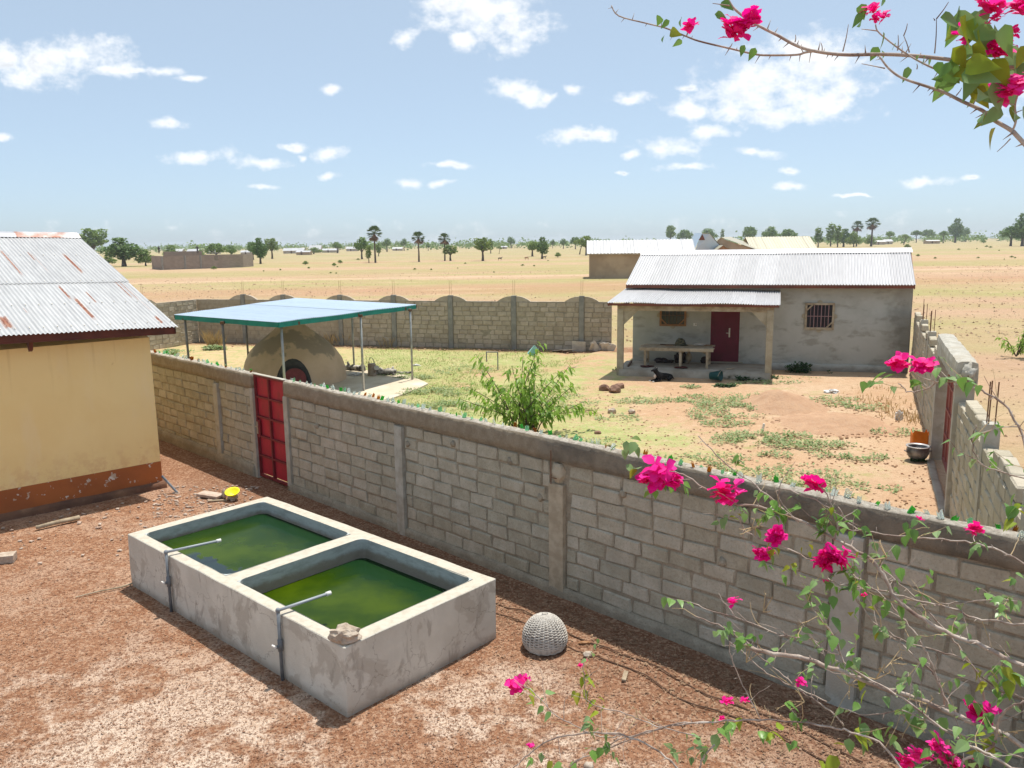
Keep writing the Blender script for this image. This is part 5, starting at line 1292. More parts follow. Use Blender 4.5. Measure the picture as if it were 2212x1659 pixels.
# ================================================================== THINGS IN THE YARD
def basket():
    c = gp(1177, 1398); r = thing('basket', 'upturned grey woven cane basket on the ground below the wall', 'basket', c)
    H = .40; prof = []
    for k in range(9): prof.append((.235+.037*math.sin(k/8*math.pi/2), .02+H*.24*k/8))
    for k in range(1, 32): a = k/31*math.pi/2; prof.append((max(.272*math.cos(a)**.9, .006), .02+H*.24+H*.76*math.sin(a)))
    nr = 28; seg = 56; mb = MB()
    for i, (rad, z) in enumerate(prof[:-1]):
        pts = []
        for j in range(seg+1):
            a = 2*math.pi*j/seg; w = .0045*(1 if (j//2+i) % 2 else -1); rr = rad+w; pts.append(c+V(rr*math.cos(a), rr*math.sin(a), z+jit(.002)))
        mb.tube(pts, .0068, 4, False)
    part('weave', mb, M['cane'], r, True)
    for k in range(nr):
        a = 2*math.pi*(k+.5)/nr; mb = MB(); mb.tube([c+V(rad*math.cos(a), rad*math.sin(a), z) for rad, z in prof[::3]], .007, 4); part('rib', mb, M['cane'], r)
    mb = MB(); mb.tube([c+V(.0, 0, H-.02), c+V(-.03, .0, H+.05), c+V(.03, .02, H+.045), c+V(.05, 0, H-.01)], .007, 5); part('loop', mb, M['cane'], r)
    mb = MB(); mb.lathe([(q[0]-.012, q[1]) for q in prof], 24, c); part('lining', mb, M['wood_dark'], r)
basket()
def yard_things():
    c = gp(504, 1079, .0); r = thing('bowl', 'yellow plastic bowl perched on a stone by the wall', 'bowl', c+Z3*.05)
    ax = (V(1,0,0), V(0,.94,.34).normalized(), V(0,-.34,.94).normalized())
    mb = MB(); mb.lathe([(0, 0), (.07, .0), (.12, .07), (.142, .085), (.145, .093), (.117, .08), (.066, .015), (0, .012)], 26, c+Z3*.09, ax); part('body', mb, M['yellow_plastic'], r, True)
    mb = MB(); mb.blob(c+Z3*.04, (.1, .08, .06), 2, .25, 4); solo('stone', mb, M['stone'], 'tan stone under the yellow bowl', 'stone', c)
    def slabby(q, w, d, h, yaw, tilt=.05): 
        mb = MB(); rot = Matrix.Rotation(yaw, 3, 'Z') @ Matrix.Rotation(tilt, 3, 'Y'); mb.box(q, (w, d, h), (rot@V(1,0,0), rot@V(0,1,0), rot@V(0,0,1))); return mb
    q = gp(455, 1069, .06); solo('concrete_slab', slabby(q, .5, .24, .05, -.35, .03), M['rubble'], 'flat pale slab lying at the foot of the wall, left of the bowl', 'slab', q-Z3*.06)
    q = gp(484, 1072, .05); mb = MB(); mb.blob(q+Z3*.04, (.05, .05, .11), 2, .2, 6); solo('stone', mb, M['rubble'], 'upright oval stone between the flat slab and the yellow bowl', 'stone', q-Z3*.05, smooth=True)
    q = gp(470, 1081, .02); solo('lath', slabby(q, .35, .05, .02, .25), M['wood'], 'short pale lath in front of the flat slab', 'wood', q)
    q = gp(383, 1060, .03); mb = MB(); mb.tube([gp(350, 1028, .35), gp(383, 1064, .02)], .025, 7); solo('pipe', mb, M['pvc'], 'dark pipe leaning beside the corner of the yellow house', 'pipe', q)
    mb = MB(); mb.tube([gp(78, 1140, .05), gp(120, 1129, .06), gp(172, 1118, .06)], [.035, .04, .045], 7); q = gp(125, 1132); solo('log', mb, M['wood'], 'grey brown pole lying along the foot of the yellow house', 'pole', q, smooth=True)
    mb = MB(); mb.tube([gp(163, 1290, .01), gp(215, 1277, .02), gp(262, 1268, .02), gp(300, 1255, .03)], [.008, .011, .013, .012], 6); solo('stick', mb, M['wood'], 'thin stick on the soil at the left corner of the tank', 'stick', gp(230, 1275))
    q = gp(2, 1206, .06); solo('concrete_block', slabby(q, .4, .22, .12, .3, 0), M['stone'], 'pale block cut by the left edge of the view', 'block', q-Z3*.06)
    for (u, v, a, lab) in ((1350, 1460, 1.3, 'short pale board on the litter below the wall'), (2405, 1900, 0, None)):
        if lab: q = gp(u, v, .02); solo('board', slabby(q, .22, .05, .02, a), M['wood'], lab, 'wood', q)
    mb = MB(); q = gp(1270, 1413, .03); mb.blob(q, (.06, .045, .035), 2, .25, 3); solo('stone', mb, M['stone'], 'white stone on the litter right of the basket', 'stone', q-Z3*.03)
    mb = MB(); q = gp(1271, 1655, .03); mb.blob(q, (.05, .05, .04), 2, .2, 5); solo('stone', mb, M['stone'], 'smooth tan stone at the bottom edge under the bougainvillea', 'stone', q-Z3*.03, smooth=True)
    mb = MB(); q = gp(1262, 1388, .02); mb.blob(q, (.07, .03, .02), 2, .2, 8); solo('husk', mb, M['wood_orange'], 'orange brown husk on the litter beside the wall', 'husk', q-Z3*.02)
    # two dark cables or creepers along the wall foot
    for off, lab in ((.75, 'dark creeper lying parallel to the wall foot, the one nearer the wall'), (1.0, 'dark creeper lying on the soil farther out from the wall')):
        pts = []
        for k in range(24):
            s = 6.4+k*.24; b = G1+D1*s+N1*(off+.05*math.sin(k*.9)+.03*jit(1)); pts.append(b+Z3*(.012+.01*math.sin(k*2)))
        mb = MB(); mb.tube(pts, .009, 5); solo('creeper', mb, M['wood_dark'], lab, 'creeper', pts[12])
yard_things()
def scatter():
    rs = random.Random(11); N1b = .7071
    mb = MB(); cnt = 0
    octv = [(1,0,0),(-1,0,0),(0,1,0),(0,-1,0),(0,0,1),(0,0,-.5)]; octf = [(0,2,4),(2,1,4),(1,3,4),(3,0,4),(2,0,5),(1,2,5),(3,1,5),(0,3,5)]
    while cnt < 42000:
        t = rs.random(); y = 5.3+12*t**1.5; x = rs.uniform(-.72*y-.5, .66*y)
        if x+y > 11.1 or y < 4.9: continue
        q = Vector((x, y, 0))-TO; a, b = q.dot(TX), q.dot(TY)
        if -.02 < a < 5.22 and -.02 < b < 2.32: continue
        yq = (Vector((x, y, 0))-YC).dot(YN)
        if yq < .1 and x < -7: continue
        dens = mnoise.noise(Vector((x*.9, y*.9, 1)))*.5+.5
        if rs.random() > .25+dens: continue
        r = rs.uniform(.004, .011)*(1.8 if rs.random() < .06 else 1); c = Vector((x, y, r*.35)); yaw = rs.uniform(0, 6.28); ca, sa = math.cos(yaw), math.sin(yaw); e = rs.uniform(.6, 1.1)
        mb.add([c+Vector(((vx*ca-vy*e*sa)*r, (vx*sa+vy*e*ca)*r, vz*r*.8)) for vx, vy, vz in octv], octf); cnt += 1
    stuff('gravel', mb, M['pebble'], 'reddish brown gravel scattered over the yard', 'gravel')
    # pale chips beside the yellow house and around
    mb = MB()
    for k in range(420):
        u, v = (rs.uniform(330, 560), rs.uniform(1050, 1120)) if k < 300 else (rs.uniform(0, 400), rs.uniform(1080, 1220))
        q = gp(u, v)
        if (q-YC).dot(YN) < .2 and q.x < -7: continue
        t = q-TO
        if -.02 < t.dot(TX) < 5.22 and -.02 < t.dot(TY) < 2.32: continue
        r = rs.uniform(.012, .045); mb.blob(q+Z3*r*.3, (r, r*rs.uniform(.5, 1), r*.45), 1, .25, k)
    stuff('rubble_chips', mb, M['rubble'], 'pale stone chips strewn between the yellow house and the tank', 'rubble')
    # dry leaves and twigs
    mb = MB()
    for k in range(9000):
        s = rs.uniform(2.5, 13.5); off = abs(rs.gauss(.1, .75))
        q = G1+D1*s+N1*(off+.06)
        if k > 7400: y = rs.uniform(5.4, 15); q = V(rs.uniform(-.65*y, 3), y, 0)
        t = q-TO
        if q.x+q.y > 11.1 or (-.02 < t.dot(TX) < 5.22 and -.02 < t.dot(TY) < 2.32) or ((q-YC).dot(YN) < .1 and q.x < -7): continue
        a = rs.uniform(0, 6.28); l, w = rs.uniform(.01, .032), rs.uniform(.004, .011); d = V(math.cos(a), math.sin(a), rs.uniform(-.2, .2)); p = V(-d.y, d.x, rs.uniform(-.4, .4))
        c = q+Z3*rs.uniform(.008, .02); mb.add([c-d*l, c+p*w, c+d*l, c-p*w], [(0, 1, 2, 3)])
    stuff('leaf_litter', mb, M['litter'], 'dry leaf litter on the yard soil along the wall', 'leaf litter')
scatter()

# ================================================================== VEGETATION
def leaf_mesh(name, mat, n=6, w=.5, fold=.12, droop=.15, heart=False):
    """unit-length leaf along +X, folded on its midrib"""
    mb = MB(); vs = []; fs = []
    for i in range(n+1):
        t = i/n; ww = w*(math.sin(math.pi*min(1, t**.75*.98+.02)) if not heart else math.sin(math.pi*(t**.6)))*(1-.25*t)
        z = -droop*t*t
        vs += [(t, ww*.5, z+fold*ww), (t, 0, z), (t, -ww*.5, z+fold*ww)]
    for i in range(n): a = 3*i; fs += [(a, a+1, a+4, a+3), (a+1, a+2, a+5, a+4)]
    mb.add(vs, fs); return mb.mesh(name, mat, smooth=True)
LB = [leaf_mesh('leaf', M['leaf_bg'], 6, .72, .1, .12, True), leaf_mesh('leaf', M['leaf_bg'], 6, .6, .16, .25, True)]
LY = [leaf_mesh('leaf', M['leaf_bg_yellow'], 6, .62, .14, .2, True)]
def bract_mesh(seed, n):
    rs = random.Random(seed); mb = MB()
    for k in range(n):
        c = Vector((rs.gauss(0, .34), rs.gauss(0, .34), rs.gauss(0, .3)))
        for j in range(3):
            a = 2*math.pi*j/3+rs.uniform(-.4, .4); d = Vector((math.cos(a), math.sin(a), rs.uniform(.2, .9))).normalized()
            tl = Matrix.Rotation(rs.uniform(-.9, .9), 3, 'X') @ Matrix.Rotation(rs.uniform(-.9, .9), 3, 'Y'); d = tl@d
            s = Vector((-d.y, d.x, rs.uniform(-.2, .2))).normalized(); u = d.cross(s); L = rs.uniform(.62, .95)
            vs = [c]
            for (t, w, h) in ((.3, .40, .07), (.65, .50, .02), (1.0, .10, -.14)):
                vs += [c+d*L*t+s*L*w+u*L*(h+.1*rs.uniform(-1, 1)), c+d*L*t+u*L*(h-.08), c+d*L*t-s*L*w+u*L*(h+.1*rs.uniform(-1, 1))]
            mb.add(vs, [(0, 1, 2), (0, 2, 3), (1, 4, 5, 2), (2, 5, 6, 3), (4, 7, 8, 5), (5, 8, 9, 6)])
    return mb.mesh('flower', M['petal'], smooth=True)
FB = [bract_mesh(s, 16) for s in range(4)]; FS = [bract_mesh(s+9, 6) for s in range(3)]
def c7(x, y): return ((2400+x/1.3554)/1.8228, (1900+y/1.3554)/1.8228)
def c6(x, y): return ((2400+x/1.3554)/1.8228, (1400+y/1.3554)/1.8228)
def c8(x, y): return ((2400+x/1.3554)/1.8228, (0+y/1.3554)/1.8228)
def cB(x, y): return ((1900+x/1.4111)/1.8228, (2500+y/1.4111)/1.8228)
def smooth_path(pts, k=3):
    out = []
    n = len(pts)
    for i in range(n-1):
        p0, p1, p2, p3 = pts[max(i-1, 0)], pts[i], pts[i+1], pts[min(i+2, n-1)]
        for j in range(k):
            t = j/k; out.append(.5*((2*p1)+(p2-p0)*t+(2*p0-5*p1+4*p2-p3)*t*t+(3*p1-p0-3*p2+p3)*t**3))
    return out+[pts[-1]]
def bougainvillea():
    rs = random.Random(21)
    base = V(3.3, 2.6, 0)
    root = thing('bougainvillea', 'sprawling bougainvillea with grey thorny stems reaching in from the lower right', 'bush', base)
    # distance of a stem at screen abscissa u: near at the right, farther to the left
    def Yd(u, k=0.0): return 2.55+(2212-u)/1106*1.25+k
    stems = []
    def st(conv, pts, w0, w1, k=0.0, mat='stem', tail=None):
        P = []
        for (x, y) in pts: u, v = conv(x, y); P.append(dp(u, v, Yd(u, k)))
        if tail is not None: P = [tail+(P[0]-P[1]).normalized()*.2, P[0]+(P[0]-P[1]).normalized()*.35]+P
        P = smooth_path(P, 4); n = len(P)
        for i in range(1, n-1): P[i] = P[i]+V(jit(.004), jit(.004), jit(.004))
        rad = []
        for i, p in enumerate(P):
            px = 1.25*(w0+(w1-w0)*i/(n-1)); rad.append(px/1.3554/1.8228*p.y/F_PX*.5)
        mb = MB(); mb.tube(P, rad, 7)
        # thorns
        for i in range(2, n-2, 2):
            if rs.random() < .75:
                d = (P[i+1]-P[i]).normalized(); s = d.cross(V(rs.uniform(-1,1), rs.uniform(-1,1), rs.uniform(-1,1))).normalized()
                L = rs.uniform(.012, .03); mb.tube([P[i], P[i]+s*L+d*L*.3], [rad[i]*.5+.0006, .0004], 4)
        part('stem', mb, M[mat], root, True); stems.append(P); return P
    O1 = base+V(-.35, .2, 1.7); O2 = base+V(-.25, .1, 1.1); O3 = base+V(-.1, 0, 2.3)
    st(c7, [(2212,985),(2080,920),(1960,860),(1790,795),(1640,710),(1530,620),(1460,490),(1380,400),(1260,330),(1150,270),(1010,200),(900,160),(800,130),(650,110),(540,50),(460,0),(370,-50),(290,-60)], 24, 5, 0, tail=O1)
    st(c7, [(2212,760),(2100,745),(1960,730),(1870,690),(1740,655),(1600,620),(1470,580),(1340,560),(1230,545),(1165,510)], 13, 5, .1, tail=O1+V(.1,0,.1))
    st(c7, [(2212,1410),(2100,1340),(1970,1290),(1850,1240),(1700,1175),(1560,1130),(1420,1080),(1250,1010),(1140,975),(1010,930),(870,910),(730,885)], 26, 19, -.05, tail=O2)
    st(c7, [(2150,1523),(2000,1440),(1850,1360),(1700,1260),(1560,1150),(1400,1060),(1250,960),(1200,820),(1090,680),(1060,620)], 15, 5, -.25, tail=O2+V(0,-.1,-.1))
    st(c7, [(1560,1523),(1440,1390),(1290,1330),(1210,1310),(1060,1285),(900,1270),(720,1270),(560,1280),(400,1285),(290,1305),(120,1350),(0,1400)], 11, 6, -.2, tail=O2+V(-.5,-.1,-.45))
    st(cB, [(1120,780),(1020,680),(900,600),(760,555),(640,545),(560,550),(445,565),(330,605),(240,680),(170,739)], 11, 6, -.3, tail=O2+V(-.8,0,-.5))
    st(cB, [(760,560),(700,570),(600,548),(480,490),(380,420),(300,330),(235,280)], 6, 4, -.25)
    st(cB, [(1270,485),(1040,505),(840,570),(720,620),(560,680),(480,730)], 8, 5, -.15)
    st(cB, [(1180,560),(1000,515),(900,480),(800,440),(640,400),(580,360),(570,290),(560,200),(565,150)], 6, 4, -.1)
    st(c7, [(1250,1300),(1200,1240),(1100,1170),(1000,1090),(900,1010),(790,920),(700,840),(640,790)], 8, 4, 0)
    st(c7, [(1160,1170),(1010,1100),(870,1035),(770,960),(680,880),(640,850)], 6, 4, .1)
    st(c7, [(1170,970),(1120,860),(1050,835),(930,820),(850,790),(700,730),(560,690),(450,645)], 7, 4, 0)
    st(c7, [(800,910),(700,820),(580,760),(450,712)], 7, 5, .05)
    st(c7, [(800,1255),(740,1130),(690,1040),(650,930),(645,850)], 6, 4, -.1)
    st(c7, [(1850,1240),(1780,1130),(1720,980),(1660,850),(1580,740),(1500,650),(1400,560),(1300,490)], 13, 6, .05)
    st(c7, [(1790,1195),(1760,1060),(1700,990),(1590,890),(1500,820),(1420,760),(1330,640),(1290,560)], 10, 5, .1)
    st(c7, [(2212,1145),(2060,1100),(1900,950),(1750,900),(1560,840),(1430,760)], 9, 5, 0, tail=O1)
    st(c7, [(2010,1180),(1970,1040),(1870,890),(1800,800),(1700,690),(1640,620),(1520,520),(1440,450),(1300,380),(1230,400)], 9, 5, .15)
    st(c7, [(2212,635),(2060,630),(1900,640),(1740,650)], 7, 5, .1, tail=O1+V(.2,0,.3))
    st(c7, [(2212,430),(2120,380),(1980,330),(1860,310),(1680,300),(1500,280),(1370,260),(1280,220),(1220,130)], 11, 5, .3, tail=O3)
    st(c7, [(2050,1400),(2070,1300),(2110,1220),(2212,1165)], 14, 10, -.1, tail=O2)
    st(c7, [(1200,310),(1215,240),(1190,130),(1150,50),(1100,0)], 9, 5, 0)
    st(c7, [(1010,215),(890,110),(780,15),(660,-68),(540,-178),(475,-250)], 8, 4, 0)
    st(c6, [(2212,430),(2180,370),(2100,260),(2010,200),(1900,155),(1800,135),(1740,150),(1660,190),(1590,190),(1540,150)], 12, 5, .2, tail=O3+V(0,0,.4))
    st(c6, [(2212,655),(2080,620),(1990,580),(1940,510),(1935,450),(1955,370)], 8, 4, .25, tail=O3)
    st(c7, [(900,150),(905,60),(925,35),(1100,90),(1180,150)], 6, 5, 0)
    st(c7, [(2212,1470),(1950,1380),(1700,1270),(1560,1220),(1370,1240),(1230,1200)], 9, 4, -.1, tail=O2)
    st(c7, [(690,180),(720,250),(800,300),(950,350),(1080,420),(1200,500)], 5, 6, 0)
    st(c7, [(560,1400),(500,1470),(480,1523)], 8, 9, -.3)
    # pale dead flower stalks
    for (x, y, n) in ((1420,1050,5),(1500,960,5),(1280,1080,5),(1700,1180,4),(1040,1170,4),(1060,740,3),(760,240,4),(730,960,4),(2140,1330,3),(150,1250,3),(230,1290,3),(1480,400,3),(820,690,3),(1600,1290,3),(950,1180,2)):
        u, v = c7(x, y); p = dp(u, v, Yd(u, -.05)); mb = MB()
        for k in range(n):
            d = V(rs.uniform(-1,1), rs.uniform(-.6,.6), rs.uniform(-.5,1)).normalized(); L = rs.uniform(.03, .07); e = p+d*L; mb.tube([p, e], [.0022, .0016], 4)
            for j in range(2): mb.tube([e, e+(d+V(rs.uniform(-1,1), rs.uniform(-1,1), rs.uniform(-1,1))).normalized()*.018], [.0016, .001], 4)
        part('dry_stalk', mb, M['stem_pale'], root)
    # leaves: clusters read off the branches
    CLU = [(c7,655,140,6,26),(c7,615,190,5,28),(c7,720,160,4,26),(c7,830,180,4,26),(c7,935,140,4,28),(c7,1000,80,4,26),(c7,1210,130,3,36),(c7,790,50,4,26),(c7,320,10,4,26),(c7,395,0,3,26),(c7,860,340,5,30),(c7,830,420,4,30),(c7,960,450,5,26),(c7,920,500,3,26),
        (c7,1170,560,4,32),(c7,1190,240,4,28),(c7,1060,350,4,22),(c7,1330,360,3,24),(c7,1340,520,2,24),(c7,1360,650,3,28),(c7,620,780,7,30),(c7,680,800,4,28),(c7,590,820,4,28),(c7,1440,800,5,36),(c7,1300,700,2,26),(c7,1630,230,7,36),(c7,1980,340,7,34),
        (c7,2160,500,5,30),(c7,2160,630,7,34),(c7,1950,990,5,40),(c7,2060,1010,6,44),(c7,2150,1040,7,46),(c7,1870,900,1,34),(c7,1350,1010,2,40),(c7,1620,1240,7,48),(c7,1700,1300,3,50),(c7,2070,1220,3,50),(c7,2010,1370,5,46),(c7,1820,1400,4,50),(c7,640,1290,7,50),
        (c7,870,1310,3,48),(c7,820,1290,2,44),(c7,1300,1350,5,52),(c7,1380,1330,4,48),(c7,980,1410,3,40),(c7,510,1410,5,36),(c7,430,1335,2,34),(c7,1150,1495,4,60),(c7,1520,1340,2,40),(c7,1330,1220,3,34),(c7,1240,1200,1,34),(c7,1740,1400,4,46),(c7,1900,1490,5,50),
        (c6,100,480,8,36),(c6,120,600,3,36),(c6,1500,110,3,44),(c6,1660,140,4,36),(c6,1920,145,4,44),(c6,2180,800,5,44),(c6,2150,880,4,40),(c6,250,700,4,34),
        (cB,240,310,4,32),(cB,320,350,3,32),(cB,365,410,2,34),(cB,565,220,5,30),(cB,555,290,5,34),(cB,630,390,5,34),(cB,310,655,3,24),(cB,340,715,2,40),(cB,450,715,4,44),(cB,1155,540,2,32),(cB,1240,620,4,34)]
    BIG = [(1150,840,75),(1195,910,85),(1250,835,50),(1290,860,60),(1190,715,75),(1015,625,65),(1140,640,75),(1370,1110,70),(1470,1140,60),(1800,1255,95),(1010,1255,80),(575,1310,60),(1280,1365,70),(1700,1320,75),(1560,1210,60)]
    nl = sum(c[3] for c in CLU)+len(BIG);
    def leaf(p, L, young):
        me = rs.choice(LY if young else LB)
        inst('leaf', me, root, p, (rs.uniform(-.6, .6), rs.uniform(.1, 1.3), rs.uniform(0, 6.28)), (L, L, L))
    for (conv, x, y, n, px) in CLU:
        yg = rs.random() < .22
        for k in range(n):
            u, v = conv(x+rs.gauss(0, px*.7), y+rs.gauss(0, px*.7)); Y = Yd(u, rs.uniform(-.06, .06)); p = dp(u, v, Y)
            leaf(p, 2.0*px*rs.uniform(.75, 1.25)/1.3554/1.8228*Y/F_PX, yg or rs.random() < .1); nl += 1
    for (x, y, px) in BIG:
        u, v = c7(x, y); Y = Yd(u, -.1); leaf(dp(u, v, Y), px*1.35/1.3554/1.8228*Y/F_PX, rs.random() < .2); nl += 1
    lm = MB(); src = [([tuple(v.co) for v in me.vertices], [tuple(p.vertices) for p in me.polygons]) for me in LB]
    for P in stems:
        n = len(P)
        for i in range(1, n-1, 2):
            if rs.random() < .42 and abs(P[i].x/P[i].y) < .68:
                d = (P[i+1]-P[i]).normalized(); q = P[i]; T = [q]
                dv = (d*.6+V(rs.uniform(-1,1), rs.uniform(-.5,.5), rs.uniform(-.4,1))).normalized()
                for k in range(4): dv = (dv+V(jit(.35), jit(.35), jit(.35)+.04)).normalized(); q = q+dv*rs.uniform(.02, .05); T.append(q)
                mb = MB(); mb.tube(T, [.0019, .0016, .0013, .001, .0007], 4); part('twig', mb, M['stem_pale'] if rs.random() < .45 else M['stem'], root)
                if rs.random() < .15+.45*max(0, min(1, (P[i].x/P[i].y-.1)/.4)):
                    for t_ in T[1:]:
                        for _ in range(rs.choice((1, 1, 2))):
                            L = rs.uniform(.026, .062); m_ = Matrix.Translation(t_) @ Matrix.Rotation(rs.uniform(0, 6.28), 4, 'Z') @ Matrix.Rotation(rs.uniform(.0, 1.2), 4, 'Y') @ Matrix.Rotation(rs.uniform(-.6, .6), 4, 'X') @ Matrix.Scale(L, 4)
                            a, b = rs.choice(src); lm.add([m_@Vector(v) for v in a], b)
    stuff('small_foliage', lm, M['leaf_bg'], None, None, root)
    FL_ = [(c6,265,640,80),(c7,625,60,78),(c6,1090,690,56),(c7,885,292,52),(c7,815,385,44),(c7,1150,430,66),(c7,1205,400,70),(c7,1160,537,18),(c7,1355,607,18),(c7,660,635,36),(c7,1660,190,20),(c7,1950,255,42),(c7,1020,1065,28),(c7,625,1175,36),(c7,720,1170,28),(c7,600,1260,16),
        (c7,1970,1230,72),(c7,1755,1405,48),(c7,1660,1460,56),(c7,1580,1490,44),(c7,1820,1495,56),(c7,1960,1470,26),(c6,1535,40,46),(c6,1590,55,16),(c6,1670,55,50),(c6,1715,72,24),(cB,185,275,44),(cB,240,242,22),(cB,545,168,14),(cB,568,146,14),(cB,262,620,24),(c6,330,660,50),(c6,200,660,40)]
    for (conv, x, y, px) in FL_:
        u, v = conv(x, y); Y = Yd(u, 0); s = px/1.3554/1.8228*Y/F_PX*1.06
        inst('flower', rs.choice(FB if px > 38 else FS), root, dp(u, v, Y), (rs.uniform(-.5, .5), rs.uniform(-.5, .5), rs.uniform(0, 6.28)), (s, s, s*.9))
bougainvillea()
def upper_bougainvillea():
    rs = random.Random(33); base = V(2.3, 2.2, 4.6)
    root = thing('bougainvillea', 'bougainvillea branch with big backlit leaves crossing the sky at upper right', 'bush', base)
    def Yd(u, k=0): return 1.75+(2212-u)/1106*.75+k
    def st(pts, w0, w1, k=0, tail=None):
        P = []
        for (x, y) in pts: u, v = c8(x, y); P.append(dp(u, v, Yd(u, k)))
        if tail is not None: P = [P[0]+(P[0]-P[1]).normalized()*1.0, P[0]+(P[0]-P[1]).normalized()*.3]+P
        P = smooth_path(P, 4); n = len(P); rad = [(w0+(w1-w0)*i/(n-1))/1.3554/1.8228*p.y/F_PX*.5 for i, p in enumerate(P)]
        mb = MB(); mb.tube(P, rad, 8)
        for i in range(2, n-1):
            if w0 > 8 and rs.random() < .4:
                d = (P[min(i+1, n-1)]-P[i-1]).normalized(); s = d.cross(V(0, 1, rs.uniform(-.4, .4))).normalized()*rs.choice((-1, 1)); L = rs.uniform(.008, .028); mb.tube([P[i], P[i]+s*L+d*L*.2], [rad[i]*.45+.0005, .0003], 4)
        part('stem', mb, M['stem'], root, True)
    O = base
    st([(2212,765),(2150,700),(2050,640),(1990,590),(1880,540),(1780,490),(1690,460),(1560,415),(1490,365),(1440,300)], 26, 9, 0, O)
    st([(2120,360),(1990,362),(1880,330),(1750,310),(1560,293),(1400,290),(1280,293),(1170,285),(1060,265),(980,235),(900,190),(820,150),(740,105),(670,50),(640,10),(610,-40)], 22, 11, .05, O+V(.1, 0, .5))
    st([(1100,272),(1045,280),(1000,292),(860,295),(780,290),(640,258),(480,220),(400,190),(300,150),(200,125),(50,85),(10,30)], 12, 6, .05)
    st([(1800,372),(1740,368),(1640,320),(1560,270),(1480,210),(1430,165),(1420,130)], 11, 6, .02)
    st([(2150,700),(2170,640),(2165,560),(2190,480)], 12, 7, 0); st([(2060,640),(2080,560),(2050,450)], 7, 5, 0)
    for (x0, y0, x1, y1) in ((1735,285,1745,100),(1745,100,1810,10),(1735,110,1728,98),(1245,275,1275,130),(1600,280,1570,190),(1570,190,1590,125),(1537,270,1540,185),(990,225,992,185),(1135,270,1128,228),(1470,365,1345,340),(2140,740,2068,810),(1850,510,1880,468),(640,255,655,230),(412,190,430,110),(640,30,550,18),(1430,165,1345,155),(1640,370,1640,340)):
        st([(x0, y0), ((x0+x1)/2+3, (y0+y1)/2), (x1, y1)], 7, 3, 0)
    LV = [(270,85,50),(295,110,46),(340,165,66),(370,95,46),(280,190,36),(370,215,42),(595,75,60),(695,240,48),(755,255,52),(620,10,60),(1320,65,60),(1410,250,56),(1480,170,66),(1350,110,50),(1450,5,50),(1370,20,60),(1470,270,40),(1580,355,60),(1650,300,40),(1690,300,44),(1720,310,46),(1510,235,36),
          (1880,90,150),(1900,120,120),(1840,80,110),(1960,80,110),(1990,60,90),(2090,130,130),(2000,165,110),(1890,255,110),(1990,240,110),(1970,320,150),(1930,340,140),(1850,340,120),(2140,290,140),(2160,310,130),(2120,420,130),(2000,430,110),(1990,460,100),(1950,500,90),(2020,500,70),(2050,570,90),(2140,600,80),(2010,590,80),(2010,680,90),(1970,610,70),(1815,390,110),(1830,420,80),(1790,330,70),(1880,30,90),(2190,560,90),(2130,560,80),(2200,240,90),(1770,330,56),(2210,330,90)]
    for (x, y, px) in LV:
        for k in range(2 if px > 100 else 1):
            u, v = c8(x+(rs.gauss(0, 14) if k else 0), y+(rs.gauss(0, 14) if k else 0)); Y = Yd(u, rs.uniform(-.08, .08)); L = px*1.35/1.3554/1.8228*Y/F_PX; p = dp(u, v, Y)
            yg = rs.random() < (.3 if px > 60 else .05)
            a = rs.uniform(0, 6.28); o = inst('leaf', rs.choice(LY if yg else LB), root, p-V(math.cos(a)*L*.4, 0, 0), (rs.uniform(.7, 1.9), rs.uniform(.2, 1.4), a), (L, L, L))
    for (x, y, px) in ((415,135,32),(455,140,30),(650,170,52),(710,140,58),(770,110,40),(1400,55,42),(1470,85,30),(1415,115,24),(2030,35,56),(1930,165,52),(2070,275,50),(2150,170,32),(2090,510,46),(2190,460,66),(2195,40,60),(2065,90,30),(2080,235,34)):
        u, v = c8(x, y); Y = Yd(u, -.02); s = px/1.3554/1.8228*Y/F_PX*1.12
        inst('flower', rs.choice(FB if 44 < px else FS), root, dp(u, v, Y), (rs.uniform(-.5, .5), rs.uniform(-.5, .5), rs.uniform(0, 6.28)), (s, s, s))
upper_bougainvillea()

